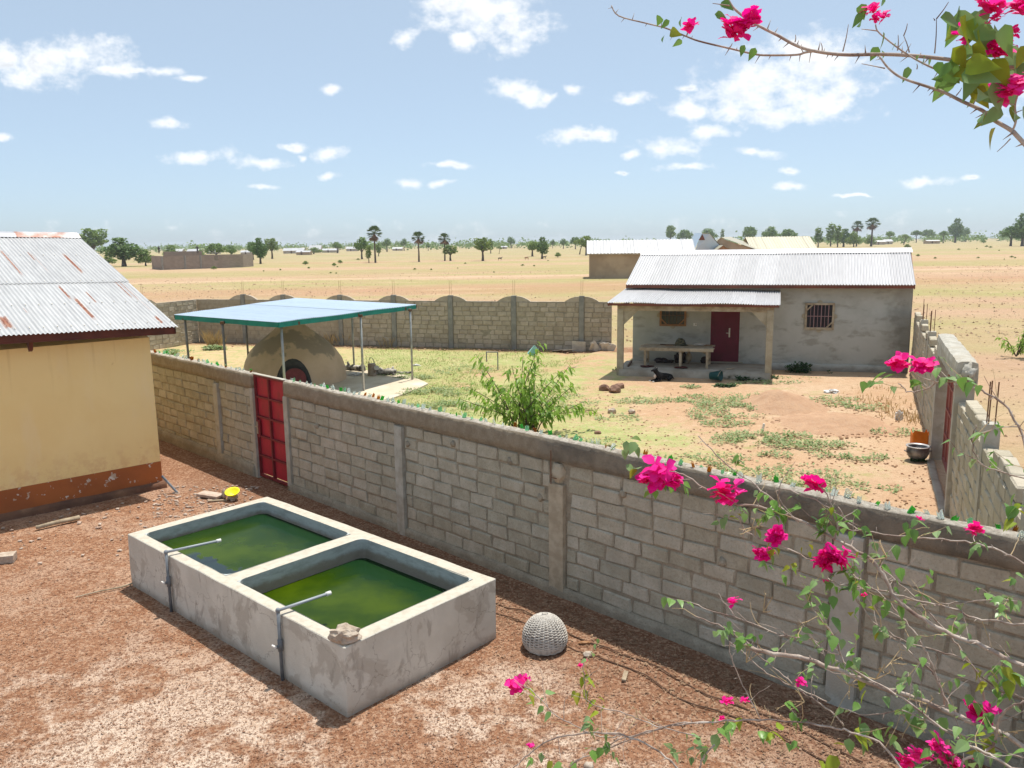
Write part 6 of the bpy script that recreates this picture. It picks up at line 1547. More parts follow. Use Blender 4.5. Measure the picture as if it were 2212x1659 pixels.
LS = [leaf_mesh('leaf', M['leaf_bush'], 5, .42, .14, .3), leaf_mesh('leaf', M['leaf_bush'], 5, .36, .2, .45)]
def sapling():
    rs = random.Random(4); base = V(.35, 20.3, 0)
    root = thing('sapling', 'leafy green sapling with arching shoots in the middle of the compound', 'bush', base)
    tips = [(1028,765),(1165,740),(1155,765),(1105,790),(1215,800),(1240,830),(1290,885),(1230,790),(1040,800),(1010,835),(995,862),(1060,820),(1120,815),(1180,815),(1200,850),(1260,868),(1100,850),(1150,850),(1050,860),(1190,885),(1140,800),(1085,835),(1215,880),(1130,770)]
    shoots = []
    for i, (u, v) in enumerate(tips):
        Y = 20.3+rs.uniform(-.7, .7); t = dp(u, v, Y); b = base+V(rs.uniform(-.35, .35), rs.uniform(-.3, .3), 0)
        mid = b*.45+t*.55+V(0, 0, .25*(t-b).length*.4); P = smooth_path([b, b*.7+mid*.3+Z3*.25, mid, t], 4)
        if t.z < .25: P[-1].z = .25
        mb = MB(); n = len(P); mb.tube(P, [.016*(1-k/n)+.004 for k in range(n)], 5); part('branch', mb, M['bark'], root); shoots.append(P)
    placed = []
    for P in shoots:
        n = len(P)
        for k in range(40):
            t = (k/40)**.7; f = .2+.8*t; i = min(int(f*(n-1)), n-2); w = f*(n-1)-i; p = P[i]*(1-w)+P[i+1]*w; d = (P[i+1]-P[i]).normalized()
            placed.append((p, d, k))
    rs.shuffle(placed)
    stuff_mb = MB(); sm = [[tuple(v.co) for v in me.vertices] for me in LS]; sf = [[tuple(p.vertices) for p in me.polygons] for me in LS]
    for idx, (p, d, k) in enumerate(placed):
        L = rs.uniform(.14, .25); yaw = math.atan2(d.y, d.x)+(1 if k % 2 else -1)*rs.uniform(.4, 1.3); pit = rs.uniform(.0, .9); rol = rs.uniform(-.5, .5)
        p = p+V(jit(.14), jit(.14), jit(.1))
        if idx < 290: inst('leaf', rs.choice(LS), root, p, (rol, pit, yaw), (L, L, L))
        else:
            m_ = Matrix.Translation(p) @ Matrix.Rotation(yaw, 4, 'Z') @ Matrix.Rotation(pit, 4, 'Y') @ Matrix.Rotation(rol, 4, 'X') @ Matrix.Scale(L, 4)
            q = rs.randrange(2); stuff_mb.add([m_@Vector(v) for v in sm[q]], sf[q])
    stuff('foliage', stuff_mb, M['leaf_bush'], None, None, root)
    c = dp(1152, 758, 20.0); mb = MB(); mb.box(c, (.13, .09, .22), (V(.8, 0, -.6).normalized(), V(0, 1, 0), V(.6, 0, .8).normalized())); 
    for v in mb.v: v += V(jit(.03), jit(.03), jit(.03))
    solo('plastic_bag', mb, M['bag_teal'], 'pale teal plastic caught in the top of the sapling', 'bag', c-Z3*.15)
sapling()

def groundcover():
    rs = random.Random(8)
    def leaves(mb, c, r, n, h, lmin, lmax):
        for _ in range(n):
            a = rs.uniform(0, 6.28); q = math.sqrt(rs.random())*1.0
            p = V(c.x+math.cos(a)*r[0]*q, c.y+math.sin(a)*r[1]*q, 0)
            if mnoise.noise(p*1.3+V(5, 5, 0))+.5*mnoise.noise(p*4) < -.12+.25*(q-.5): continue
            L = rs.uniform(lmin, lmax); yaw = rs.uniform(0, 6.28); d = V(math.cos(yaw), math.sin(yaw), rs.uniform(-.2, .9)).normalized(); s = V(-d.y, d.x, rs.uniform(-.5, .5)); p.z = rs.uniform(.0, h)*(1-q*.5)+.03
            mb.add([p, p+d*L*.5+s*L*.32, p+d*L, p+d*L*.5-s*L*.32], [(0, 1, 2, 3)])
    pats = [(1590,870,1.9,1.4,2600,.10),(1560,890,1.3,1.2,1300,.09),(1660,832,1.4,.35,900,.12),(1700,822,1.6,.4,900,.1),(1560,912,.9,.8,800,.08),(1650,945,1.2,.6,900,.08),(1760,965,1.0,.45,800,.1),(1810,870,.8,1.0,700,.08),(1870,880,.7,.7,400,.08),(1640,1030,1.9,1.0,1600,.06),(1790,1060,1.4,.6,700,.06),(1860,990,.6,.4,300,.06),
            (1400,868,1.1,.5,600,.06),(1335,905,.7,.5,300,.05),(1185,870,1.6,1.2,900,.07),(940,850,1.4,.8,1500,.12),(900,820,.9,.5,900,.12),(960,880,1.3,.7,1300,.1),(840,812,.8,.4,500,.12),(1290,960,.8,.7,500,.05),(1190,990,.8,.6,500,.05),(1480,840,.5,.2,300,.1),(1620,955,1.0,.6,500,.06),(1530,1000,1.4,.6,500,.05),(1000,800,1.5,1.2,700,.05),(1720,985,.9,.4,500,.07),(1930,935,.7,.5,400,.08)]
    mb = MB()
    for (u, v, rx, ry, n, h) in pats: leaves(mb, gp(u, v), (rx, ry), n, h, .04, .11)
    stuff('weeds', mb, M['weed'], 'pale green creeping weeds in patches over the compound soil', 'weeds')
    mb = MB()
    for (u, v, rx, ry, n, h) in ((1620,824,1.0,.35,1100,.22),(1560,838,.5,.2,300,.1),(1500,835,.5,.2,300,.08),(1350,806,.5,.25,400,.18),(1375,803,.3,.2,200,.1),(1400,816,.4,.2,250,.15),(1730,810,.55,.3,700,.5),(1780,812,.4,.25,300,.25),(1985,1000,.2,.12,120,.06)): leaves(mb, gp(u, v), (rx, ry), n, h, .06, .16)
    stuff('dark_weeds', mb, M['weed_dark'], 'dark green weeds growing at the foot of the house and porch', 'weeds')
    # short lawn grass, thin blades
    mb = MB(); cnt = 0
    while cnt < 26000:
        p = gp(rs.uniform(780, 1420), rs.uniform(752, 900))
        if mnoise.noise(p*.5)+.6*mnoise.noise(p*1.7)-.12*(p.x+1) < -.28: cnt += 1; continue
        if p.x+p.y < 11.6 or p.x*.27+p.y > 37.4: cnt += 1; continue
        a = rs.uniform(0, 6.28); h = rs.uniform(.03, .09); w = rs.uniform(.008, .016); d = V(math.cos(a), math.sin(a), 0); mb.add([p-d*w, p+d*w, p+V(jit(.05), jit(.05), h)], [(0, 1, 2)]); cnt += 1
    stuff('grass', mb, M['grass_film'], 'short dry green grass over the left half of the compound', 'grass')
    # dry straw by far wall and clump
    mb = MB()
    for (u, v, rx, ry, n, h) in ((800,740,2.6,.4,500,.75),(740,745,1.2,.5,200,.8),(860,748,.9,.4,120,.6),(462,752,.35,.25,110,1.0),(1905,870,1.2,1.5,150,.18),(1880,840,.8,.8,110,.18),(1950,905,.5,.8,90,.3)):
        c = gp(u, v)
        for _ in range(n):
            p = V(c.x+rs.gauss(0, rx*.5), c.y+rs.gauss(0, ry*.5), 0); a = rs.uniform(0, 6.28); L = h*rs.uniform(.4, 1); t = p+V(math.cos(a)*L*.45, math.sin(a)*L*.45, L); s = V(-math.sin(a), math.cos(a), 0)*.012
            mb.add([p-s, p+s, (p+t)/2+s*.7+Z3*L*.12, t, (p+t)/2-s*.7+Z3*L*.12], [(0, 1, 2, 3, 4)])
    stuff('dry_grass', mb, M['dry_grass'], 'tall dry straw growing along the foot of the walls', 'grass')
    mb = MB()
    for (u, v, rx, ry, n) in ((462,756,.6,.4,420),(380,765,1.2,.5,500)): leaves(mb, gp(u, v), (rx, ry), n, .2, .08, .2)
    for _ in range(300):
        p = V(rs.uniform(-15, 5), 0, 0); p.y = 37.3-.27*p.x+rs.gauss(-.2, .25); r = rs.uniform(.02, .07)
    stuff('green_grass', mb, M['weed'], 'fresh green grass under the dry clump by the far left wall', 'grass')
    mb = MB()
    for k in range(900):
        p = V(rs.uniform(-15, 5), 0, 0); p.y = 37.35-.27*p.x+rs.gauss(-.35, .3)
        if k > 500: p = gp(rs.uniform(1640, 1920), rs.uniform(845, 950))
        if p.x*.27+p.y > 37.6: continue
        r = rs.uniform(.015, .06); mb.blob(p+Z3*(r*.4+(.15 if k > 500 and False else 0)), (r, r*.8, r*.6), 1, .3, k)
    for k in range(2600):
        p = gp(rs.uniform(1150, 2020), rs.uniform(830, 1100)) if k < 2000 else gp(rs.uniform(640, 1300), rs.uniform(750, 900))
        if p.x+p.y < 11.7 or (p.x-7.9)*.915-(p.y-13.91)*.404 > 0 or p.x*.27+p.y > 37.6: continue
        r = rs.uniform(.01, .035); mb.blob(p+Z3*(.015+r*.4), (r, r*.8, r*.6), 1, .3, k)
    stuff('clods', mb, M['soil'], 'loose clods of red soil along the far wall and round the mound', 'soil')
groundcover()
def stubble():
    rs = random.Random(77); mb = MB(); dk = MB()
    for k in range(9500):
        Y = 40+105*rs.random()**1.4; u = rs.uniform(250, 2230); p = dp(u, 600, Y); p.z = -.05
        if p.x*.27+p.y < 38.6 and p.x < 14: continue
        if (p.x-9.5)*.915-(p.y-17.7)*.404 < .8 and p.y < 30: continue
        r = rs.uniform(.03, .10)*(.7+Y/150); a = rs.uniform(0, 6.28); d = V(math.cos(a), math.sin(a), 0)*r; q = V(-d.y, d.x, 0)*rs.uniform(.3, .8)
        t = dk if rs.random() < .45 else mb
        t.add([p-d, p+q, p+d, p-q, p+V(jit(r*.4), jit(r*.4), r*rs.uniform(.35, .9))], [(0, 1, 4), (1, 2, 4), (2, 3, 4), (3, 0, 4)])
    for k in range(1500):
        Y = 14+26*rs.random(); p = V(rs.uniform(8, 30), Y, -.05)
        if (p.x-9.5)*.915-(p.y-17.7)*.404 < .8: continue
        r = rs.uniform(.02, .06); a = rs.uniform(0, 6.28); d = V(math.cos(a), math.sin(a), 0)*r; q = V(-d.y, d.x, 0)*.5
        (dk if rs.random() < .5 else mb).add([p-d, p+q, p+d, p-q, p+V(0, 0, r*.7)], [(0, 1, 4), (1, 2, 4), (2, 3, 4), (3, 0, 4)])
    stuff('stubble', mb, M['field_straw'], 'pale straw stubble littered over the dry plain', 'stubble'); stuff('clods', dk, M['field_clod'], 'brown clods and dung littered over the dry plain', 'clods')
stubble()

# ---- trees
def crown_mesh(seed, blobs, n, leaf, mat):
    rs = random.Random(seed); mb = MB(); clumps = []
    for (x, y, z, r) in blobs:
        for _ in range(max(5, int(16*r*r))):
            d = V(rs.gauss(0,1), rs.gauss(0,1), rs.gauss(0,1)).normalized(); rr = r*(.55+.45*rs.random()**.5); clumps.append((V(x, y, z)+V(d.x*rr, d.y*rr, d.z*rr*.75), r*rs.uniform(.22, .4)))
    for _ in range(n):
        c, r = rs.choice(clumps); p = c+V(rs.gauss(0, r*.55), rs.gauss(0, r*.55), rs.gauss(0, r*.42)); L = leaf*rs.uniform(.6, 1.4)
        d = V(rs.gauss(0,1), rs.gauss(0,1), rs.gauss(0,.6)).normalized(); s = d.cross(V(rs.gauss(0,1), rs.gauss(0,1), rs.gauss(0,1))).normalized()
        mb.add([p-d*L, p+s*L*.6, p+d*L, p-s*L*.6], [(0, 1, 2, 3)])
    return mb.mesh('crown', mat)
def trunk_mesh(seed, h, r, tips, lean=0):
    rs = random.Random(seed); mb = MB(); f = V(lean*h, 0, h)
    mb.tube([V(0, 0, -.2), V(lean*h*.3+rs.uniform(-.1, .1), 0, h*.5), f], [r*1.3, r, r*.8], 7)
    for t in tips:
        t = Vector(t); m_ = f*.5+t*.5+V(rs.uniform(-.2, .2), rs.uniform(-.2, .2), .1); mb.tube([f-Z3*.1, m_, t], [r*.6, r*.38, r*.15], 5)
    return mb.mesh('trunk', M['bark'])
TP = {}
def proto_trees():
    # unit height 1 = ten metres modelled, scaled on placing
    def mk(k, blobs, n, leaf, mat, th, tr, tips, lean=0, seed=0): TP[k] = (crown_mesh(seed+1, blobs, n, leaf, M[mat]), trunk_mesh(seed, th, tr, tips, lean))
    mk('round', [(0,0,6.6,2.6),(-1.8,.3,5.8,1.9),(1.9,-.3,5.7,1.9),(.4,.2,8.2,1.7),(-.6,-1.2,5.4,1.9)], 1500, .36, 'leaf_tree', 3.0, .38, [(-1.8,0,5.5),(1.8,0,5.4),(0,.3,7.5),(.5,-1,6)], 0, 3)
    mk('dense', [(0,0,5.6,2.8),(-2.2,.2,4.8,2.2),(2.3,-.2,5.0,2.2),(.5,0,8.3,1.5),(0,-1,4,2.3)], 2000, .38, 'leaf_dark', 2.2, .5, [(-2,0,4.5),(2,0,4.7),(.5,0,8)], 0, 9)
    mk('vase', [(-1.6,0,7.2,1.6),(1.4,.2,7.8,1.8),(0,0,5.6,2.0),(-.8,.4,8.4,1.3),(2.2,-.4,5.6,1.4),(-2.2,.2,5.2,1.4)], 1300, .36, 'leaf_tree_pale', 3.4, .42, [(-1.8,0,7),(1.6,0,7.6),(2.2,-.3,5.6),(-2.1,.2,5.4),(0,.5,8)], 0, 14)
    mk('umbrella', [(0,0,7.8,2.2),(-2.4,.3,7.2,1.8),(2.5,-.3,7.3,1.9),(.6,.5,8.6,1.5)], 1300, .36, 'leaf_tree', 5.0, .34, [(-2.2,0,7),(2.3,0,7.1),(.3,.4,8)], .03, 21)
    mk('leaning', [(.6,0,7.6,1.9),(-1.8,.3,7.6,1.7),(2.4,-.3,7.0,1.6),(.3,.4,8.8,1.3)], 1000, .34, 'leaf_tree_pale', 4.6, .3, [(-1.4,0,7.3),(2.2,0,6.9),(1,.3,8)], .22, 27)
    mk('tall', [(0,0,5.2,1.7),(.3,.2,7.2,1.6),(-.3,-.1,8.9,1.2),(.5,0,3.6,1.4)], 1200, .32, 'leaf_tree_pale', 3.0, .26, [(.2,0,6),(-.3,0,8.6),(.3,.2,7)], 0, 33)
    mk('wide', [(0,0,6.4,2.6),(-3.2,.2,5.8,2.2),(3.1,-.2,6.0,2.2),(1.4,.3,7.8,1.7),(-1.5,-.3,7.7,1.7)], 1700, .38, 'leaf_tree', 3.2, .42, [(-3,0,5.5),(3,0,5.6),(0,.3,7.4)], 0, 39)
    mk('bushy', [(0,0,4.6,3.2),(-2.6,.2,3.6,2.6),(2.6,-.2,3.8,2.6),(.4,.2,7.2,2.2)], 1700, .4, 'leaf_tree_pale', 1.6, .4, [(-2,0,4),(2,0,4),(0,0,6.8)], 0, 45)
    # borassus palm
    rs = random.Random(5); mb = MB(); dead = MB(); c = V(0, 0, 7.2)
    for k in range(44):
        el = rs.uniform(-.95, 1.4); az = rs.uniform(0, 6.28); d = V(math.cos(az)*math.cos(el), math.sin(az)*math.cos(el), math.sin(el)); st = c+d*1.25; s = d.cross(V(rs.uniform(-.3,.3), rs.uniform(-.3,.3), 1)).normalized(); u = d.cross(s); tgt = dead if el < -.5 else mb
        tgt.bar(c, st, .05)
        for j in range(9):
            a = (j-4)*.24; dd = (d*math.cos(a)+s*math.sin(a)+u*rs.uniform(-.1, .1)).normalized(); q = dd.cross(u).normalized()*.13; e = st+dd*rs.uniform(.95, 1.3)+V(0, 0, -.18)
            tgt.add([st, st+dd*.5+q, e, st+dd*.5-q], [(0, 1, 2, 3)])
    for k in range(16):
        az = rs.uniform(0, 6.28); p = c+V(math.cos(az)*.3, math.sin(az)*.3, -.2); e = p+V(math.cos(az)*.55, math.sin(az)*.55, -rs.uniform(.9, 1.8)); s = V(-math.sin(az), math.cos(az), 0)*.2; dead.add([p, (p+e)/2+s, e, (p+e)/2-s], [(0, 1, 2, 3)])
    t = MB(); t.tube([V(0,0,-.2), V(.05,0,3), V(-.03,0,5.0), c], [.3, .22, .2, .24], 8)
    TP['palm'] = (mb.mesh('crown', M['leaf_palm']), t.mesh('trunk', M['bark']), dead.mesh('dead_fronds', M['leaf_dead']))
proto_trees()
def put_tree(kind, u, vb, vt, lab, wf=1.0, cat='tree', name='tree', group=None, seed=0, maxd=900, base=None):
    hz = 524-.0131*(u-1106); Y = min(maxd, EYE*F_PX/max(vb-hz, .5)) if base is None else base
    p = dp(u, vb, Y); p.z = 0 if base is None else p.z
    p.z = min(p.z, 0.0) if base is None else 0
    h = (vb-vt)/F_PX*Y*1.0; s = h/9.6
    root = thing(name, lab, cat, V(p.x, p.y, 0), group); tp_ = TP[kind]; yaw = (u*7.3) % 6.28
    for nm, me in zip(('crown', 'trunk', 'dead_fronds'), tp_): inst(nm, me, root, V(p.x, p.y, 0), (0, 0, yaw if kind != 'leaning' else 0), (s*wf*1.3, s*wf*1.3, s*1.12))
    return root
TREES = [('vase',203,562,501,'tree showing beyond the ridge end of the yellow house',1.15),('dense',268,574,519,'dark dense tree left of the unfinished block building',1.25),('bushy',315,573,541,'bright rounded bush against the left end of the unfinished building',1.0),('bushy',234,572,552,'low bush just beyond the sloping roof edge of the yellow house',1.3),
    ('bushy',369,560,530,'pale feathery tree behind the unfinished building',.9),('wide',468,562,528,'broad green tree behind the right half of the unfinished building',.95),('round',500,560,532,'darker tree close behind the broad one at the unfinished building',.9),('bushy',435,560,539,'small lime green bush above the middle of the unfinished building',.7),
    ('wide',547,560,525,'leafy tree left of the darkest tree right of the unfinished building',.75),('dense',563,569,519,'tall dark tree just right of the unfinished building',.62),('vase',588,558,519,'slender forked tree right of the tall dark tree',.8),('bushy',678,548,535,'dark flat topped thicket before the village roofs',2.2),('round',729,546,525,'round tree right of the village roofs',1.2),
    ('round',782,559,517,'full crowned tree left of the tallest fan palm',.85),('tall',797,566,535,'thin bush at the foot of the tallest fan palm',.8),('tall',818,553,529,'narrow tree just right of the tallest fan palm',1.0),('round',836,543,518,'distant round tree between the first two fan palms',1.0),('round',873,541,518,'distant tree left of the middle fan palm',.8),('round',925,541,527,'small far tree right of the middle fan palm',.9),
    ('vase',973,562,533,'short bushy tree at the foot of the right hand fan palm',1.15),('vase',1043,562,518,'lone yellow green tree with forked trunk in mid plain',.95),('tall',1060,547,520,'darker tree close behind the lone yellow green tree',1.0),('leaning',1078,548,533,'small sparse sapling right of the lone yellow green tree',.8),('round',1104,536,514,'distant tall round tree over the middle of the plain',1.0),
    ('vase',1150,553,525,'yellowish tree left of the thick trunked dark tree',1.25),('dense',1171,558,516,'thick trunked dark tree in mid plain',.72),('round',1194,536,519,'small pale tree on the horizon right of the thick trunked tree',.7),('round',1217,537,518,'distant tree with clear trunk left of the tan house',.9),('wide',1243,538,514,'broad dark distant tree left of the tan house',.8),('leaning',1252,549,520,'left one of the two leaning trees beside the tan house',.9),('vase',1266,551,513,'taller right one of the two leaning trees beside the tan house',.85),
    ('vase',1448,532,492,'pale airy tree rising behind the tan house roof',.8),('wide',1478,532,499,'green tree left of the steep blue roof',.8),('round',1527,532,498,'bright green tree right of the steep blue roof',1.2),('tall',1560,530,500,'slim tree above the left gable of the cream roof',.55),('wide',1618,532,493,'broad tree above the middle of the cream roof',.75),('round',1662,532,494,'tree above the right part of the cream roof',.95),('wide',1700,532,498,'wide pale tree above the right end of the cream roof',1.1),
    ('tall',1767,534,498,'left tall green tree right of the cream roof',1.0),('tall',1794,532,490,'tallest slim tree right of the cream roof',.9),('tall',1809,534,494,'slim tree second right of the tallest slim tree',.85),('dense',1822,533,498,'dark rounded tree at the right of the slim tree row',.85),('bushy',1844,533,502,'yellowish tree at the right end of the slim tree row',.8),('bushy',1880,531,508,'yellow green bush behind the ridge of the porch house',.8),
    ('umbrella',1922,526,503,'spreading umbrella tree right of the big fan palm',1.1),('leaning',1952,528,509,'leaning tree with slanted trunk in the right hand plain',1.3),('umbrella',1979,524,501,'umbrella tree right of the leaning tree',.85),('wide',2003,522,498,'dark broad tree on the right horizon',1.0),('umbrella',2037,525,502,'small umbrella tree left of the tallest right hand tree',.85),('dense',2063,524,477,'tallest round tree in the right hand plain',.62),('round',2085,522,495,'paler tree touching the tallest right hand tree',.8),
    ('wide',2183,531,492,'broad bright green tree at the right edge of the plain',1.0),('dense',2208,531,468,'tall tree cut by the right edge of the view',.7)]
for (k, u, vb, vt, lab, wf) in TREES: put_tree(k, u, vb, vt, lab, wf, group='trees scattered over the plain')
for (u, vb, vt, lab, wf) in ((811,566,494,'tallest fan palm standing left of the other two',.8),(905,564,505,'middle fan palm with a thick brown skirt of dead fronds',.85),(961,562,508,'right hand fan palm beside a short bushy tree',.85),(1850,532,482,'small fan palm left of the big one beyond the porch house',.85),(1882,532,476,'big shaggy fan palm beyond the ridge of the porch house',1.0)):
    put_tree('palm', u, vb, vt, lab, wf, 'palm', 'fan_palm', 'fan palms on the plain')
def shrubs():
    rs = random.Random(3)
    for (u, v, h, lab) in ((462,581,7,'small bush at the foot of the unfinished building'),(660,571,8,'small bush in the plain left of the fan palms'),(722,574,7,'bush nearest the shed roof, out in the plain'),(735,568,7,'taller bush just beyond the bush nearest the shed'),(1205,555,10,'yellow green dwarf palm bush left of the tan house'),(1750,538,8,'bush at the foot of the slim trees'),(1960,535,8,'brown bush with stump in the right hand plain'),(2125,525,7,'dark round bush under the broad tree at the right edge'),(1983,553,5,'green tuft on the bare soil right of the porch house roof'),(2020,558,4,'darker tuft right of the green tuft on bare soil')):
        put_tree('bushy', u, v, v-h, lab, 1.4, 'bush', 'shrub', 'bushes on the plain')
    for i in range(24):
        u = rs.uniform(560, 1270) if i < 15 else rs.uniform(1990, 2200); v = rs.uniform(560, 590) if i < 15 else rs.uniform(528, 560)
        put_tree('bushy', u, v, v-rs.uniform(2, 4), 'small scrubby tuft dotted on the dry plain', 1.6, 'tuft', 'scrub_tuft', 'scrub tufts dotted over the plain')
    # leafy shrub outside the right wall
    c = gp(2195, 770); root = thing('shrub', 'leafy green shrub on the bare field outside the right wall', 'bush', c)
    mb = MB()
    for k in range(9):
        a = rs.uniform(0, 6.28); t = c+V(math.cos(a)*rs.uniform(.3, 1.2), math.sin(a)*rs.uniform(.2, .8), rs.uniform(.3, 1.4)); P = smooth_path([c, (c+t)/2+Z3*.2, t], 4); part('branch', MB().tube(P, [.02, .02, .018, .016, .014, .012, .01, .008, .006][:len(P)], 5), M['bark'], root)
        for j in range(30):
            i = rs.randrange(2, len(P)); inst('leaf', rs.choice(LS), root, P[i]+V(jit(.12), jit(.12), jit(.1)), (jit(.5), rs.uniform(0, .8), rs.uniform(0, 6.28)), [rs.uniform(.14, .24)]*3)
    # distant woodland that closes the horizon
    mb = MB()
    for _ in range(900):
        u = rs.uniform(-150, 2360); Y = rs.uniform(650, 1500); hz = 524-.0131*(u-1106)
        p = dp(u, hz, Y); g = .5+.5*mnoise.noise(V(u*.012, Y*.004, 2)); h = rs.uniform(4, 8.5)*(.6+.7*g)
        if 600 < u < 760 and Y < 800: continue
        for _ in range(34):
            q = V(p.x+rs.gauss(0, h*.38), p.y+rs.gauss(0, h*.3), abs(rs.gauss(h*.5, h*.26))); L = h*rs.uniform(.10, .2); d = V(rs.gauss(0,1), rs.gauss(0,1), rs.gauss(0,.6)).normalized(); s = d.cross(V(rs.gauss(0,1), rs.gauss(0,1), rs.gauss(0,1))).normalized()
            mb.add([q-d*L, q+s*L*.7, q+d*L, q-s*L*.7], [(0, 1, 2, 3)])
    stuff('woodland', mb, M['leaf_tree'], 'hazy line of far trees along the horizon', 'woodland')
shrubs()

# ================================================================== FAR BUILDINGS
def gable_house(root, c, ax, L, D, hw, hr, wallm, roofm, over=.4, sheets=6):
    """c front-left base corner, ax along front, front faces the viewer"""
    n = V(ax.y, -ax.x, 0)
    def P(a, b, z): return c+ax*a-n*b+Z3*z
    mb = MB(); mb.add([P(0,0,-.2), P(L,0,-.2), P(L,D,-.2), P(0,D,-.2), P(0,0,hw), P(L,0,hw), P(L,D,hw), P(0,D,hw), P(0,D/2,hr-.1), P(L,D/2,hr-.1)], [(0,1,5,4),(1,2,6,9,5),(2,3,7,6),(3,0,4,8,7)]); part('wall', mb, wallm, root)
    e = (hr-hw)/(D/2)*over
    corr(root, P(-over, D/2, hr), P(L+over, D/2, hr), P(-over, -over, hw-e+.03), P(L+over, -over, hw-e+.03), .45, .035, roofm, sheets, per=4)
    mb = MB(); mb.add([P(-over, D/2, hr-.01), P(L+over, D/2, hr-.01), P(L+over, D+over, hw-e), P(-over, D+over, hw-e)], [(0, 1, 2, 3)], [(0, 0), (L, 0), (L, D), (0, D)]); part('rear_roof', mb, roofm, root)
    mb = MB(); board(mb, P(-over, -over-.01, hw-e+.01), P(L+over, -over-.01, hw-e+.01), .16, .03, -n*-1); part('fascia', mb, M['wood'], root)
    return P
def far_buildings():
    ax = V(.995, -.09, 0).normalized()
    c = gp(1273, 602); r = thing('house', 'long tan house with blank wall and white roof behind the porch house', 'house', c)
    gable_house(r, c, ax, 13.6, 6.5, 3.45, 5.05, M['farwall'], M['zinc_far'], .35, 9)
    # steep blue roof
    Y = 128.0; b = dp(1500, 541, Y); b.z = 0; r = thing('tower', 'small building with steep bluish roof between two longer roofs', 'building', b)
    w = 3.3; mb = MB(); q = b
    mb.box(q+V(2.2, 3, 1.6), (3.0, 5, 3.4)); part('wall', mb, M['farwall'], r)
    ap = dp(1512, 503, Y).z; z0 = 3.1
    A = [q+V(-.2, -.4, z0), q+V(1.05, -.4, ap), q+V(2.2, -.4, ap-.1), q+V(5.2, 1.0, z0), q+V(1.05, 5, ap), q+V(2.2, 5, ap-.1), q+V(5.4, 6, z0), q+V(-.2, 5, z0)]
    mb = MB(); mb.add([A[2], A[5], A[3], A[6], A[1], A[4], A[7], A[0]], [(0, 2, 3, 1), (4, 5, 6, 7), (4, 0, 1, 5)], [(0, 0), (5, 0), (0, 4), (5, 4), (0, 0), (5, 0), (5, 4), (0, 4)]); part('roof', mb, M['zinc_blue'], r)
    mb = MB(); mb.add([A[0]+V(.15,.1,0), A[1]+V(0,.1,-.15), A[2]+V(0,.1,-.1), A[3]+V(-.2,.1,0)], [(0, 3, 2, 1)]); part('gable', mb, M['zinc_blue'], r)
    mb = MB(); mb.prism([q+V(.5, -.42, ap-1.1), q+V(1.5, -.42, ap-1.1), q+V(1.1, -.42, ap-.25)], V(0, -.05, 0)); part('vent', mb, M['fascia2'], r)
    # cream roofed building
    Y = 132.0; c = dp(1628, 538, Y); c.z = 0; r = thing('house', 'long low building with cream coloured roof beyond the porch house', 'house', c)
    ze = dp(1690, 538, Y-.5).z; zr = dp(1690, 511, Y+4).z
    gable_house(r, c, V(.998, -.06, 0).normalized(), 9.4, 8, ze+.2, zr, M['farwall'], M['zinc_cream'], .5, 8)
    gl = dp(1536, 535, Y); gr = dp(1628, 539, Y-1.5); ap = dp(1556, 514, Y-.5)
    mb = MB(); mb.add([V(gl.x, gl.y, 0), V(gr.x, gr.y, 0), gr, ap, gl], [(0, 1, 2, 3, 4)]); part('gable', mb, M['farwall'], r)
    ap2 = dp(1578, 514, Y+5); gr2 = dp(1640, 536, Y+4); gl2 = gl+V(0, 8, 0)
    mb = MB(); o_ = V(0, -.5, .12); mb.add([ap+o_, gr+o_+V(.4, 0, -.15), gr2+V(0, 0, .3), ap2+V(0, 0, .2), gl+o_+V(-.4, 0, -.15), gl2], [(0, 1, 2, 3), (0, 3, 5, 4)], [(0, 0), (0, 5), (5, 5), (5, 0), (0, 5), (5, 5)]); part('wing_roof', mb, M['zinc_cream'], r)
    a, l, rr = dp(1562, 530, Y-6), dp(1546, 541, Y-6), dp(1581, 541, Y-6)
    mb = MB(); mb.add([a, l, l+V(0, 4, 0), a+V(0, 4, 0), rr, rr+V(0, 4, 0)], [(0, 1, 2, 3), (0, 3, 5, 4)], [(0, 0), (0, 1), (1, 1), (1, 0), (0, 1), (1, 1)]); part('porch_roof', mb, M['zinc_cream'], r)
    mb = MB(); mb.add([a+V(0, .1, -.1), l+V(.1, .1, 0), V(l.x+.1, l.y+.1, 0), V(rr.x-.1, rr.y+.1, 0), rr+V(-.1, .1, 0)], [(0, 1, 2, 3, 4)]); part('porch_wall', mb, M['wood_orange'], r)
    # unfinished block building
    a, b = gp(331, 581), gp(352, 583); b2 = gp(526, 577.5); r = thing('unfinished_building', 'roofless block building with two workers on its wall, far left in the plain', 'building', b)
    H = (583-554)/F_PX*b.y
    def wl(p, q, z0, z1, t, holes=()):
        L = (q-p).length; d = (q-p).normalized(); n = V(-d.y, d.x, 0); mb = MB()
        segs = seg_free(0, L, holes) if holes else [(0, L)]
        def quad(s0, s1, za, zb): 
            p0, p1 = p+d*s0, p+d*s1; mb.add([p0+Z3*za, p1+Z3*za, p1+Z3*zb, p0+Z3*zb]+[x+n*t for x in (p0+Z3*za, p1+Z3*za, p1+Z3*zb, p0+Z3*zb)], [(0,1,2,3),(7,6,5,4),(3,2,6,7),(0,4,5,1),(0,3,7,4),(1,5,6,2)], [(s0, za), (s1, za), (s1, zb), (s0, zb)]*2)
        for s0, s1 in segs: quad(s0, s1, z0, z1)
        for s0, s1 in holes: quad(s0, s1, z0, z0+.62*(z1-z0)); quad(s0, s1, z1-.18, z1)
        return mb
    L = (b2-b).length
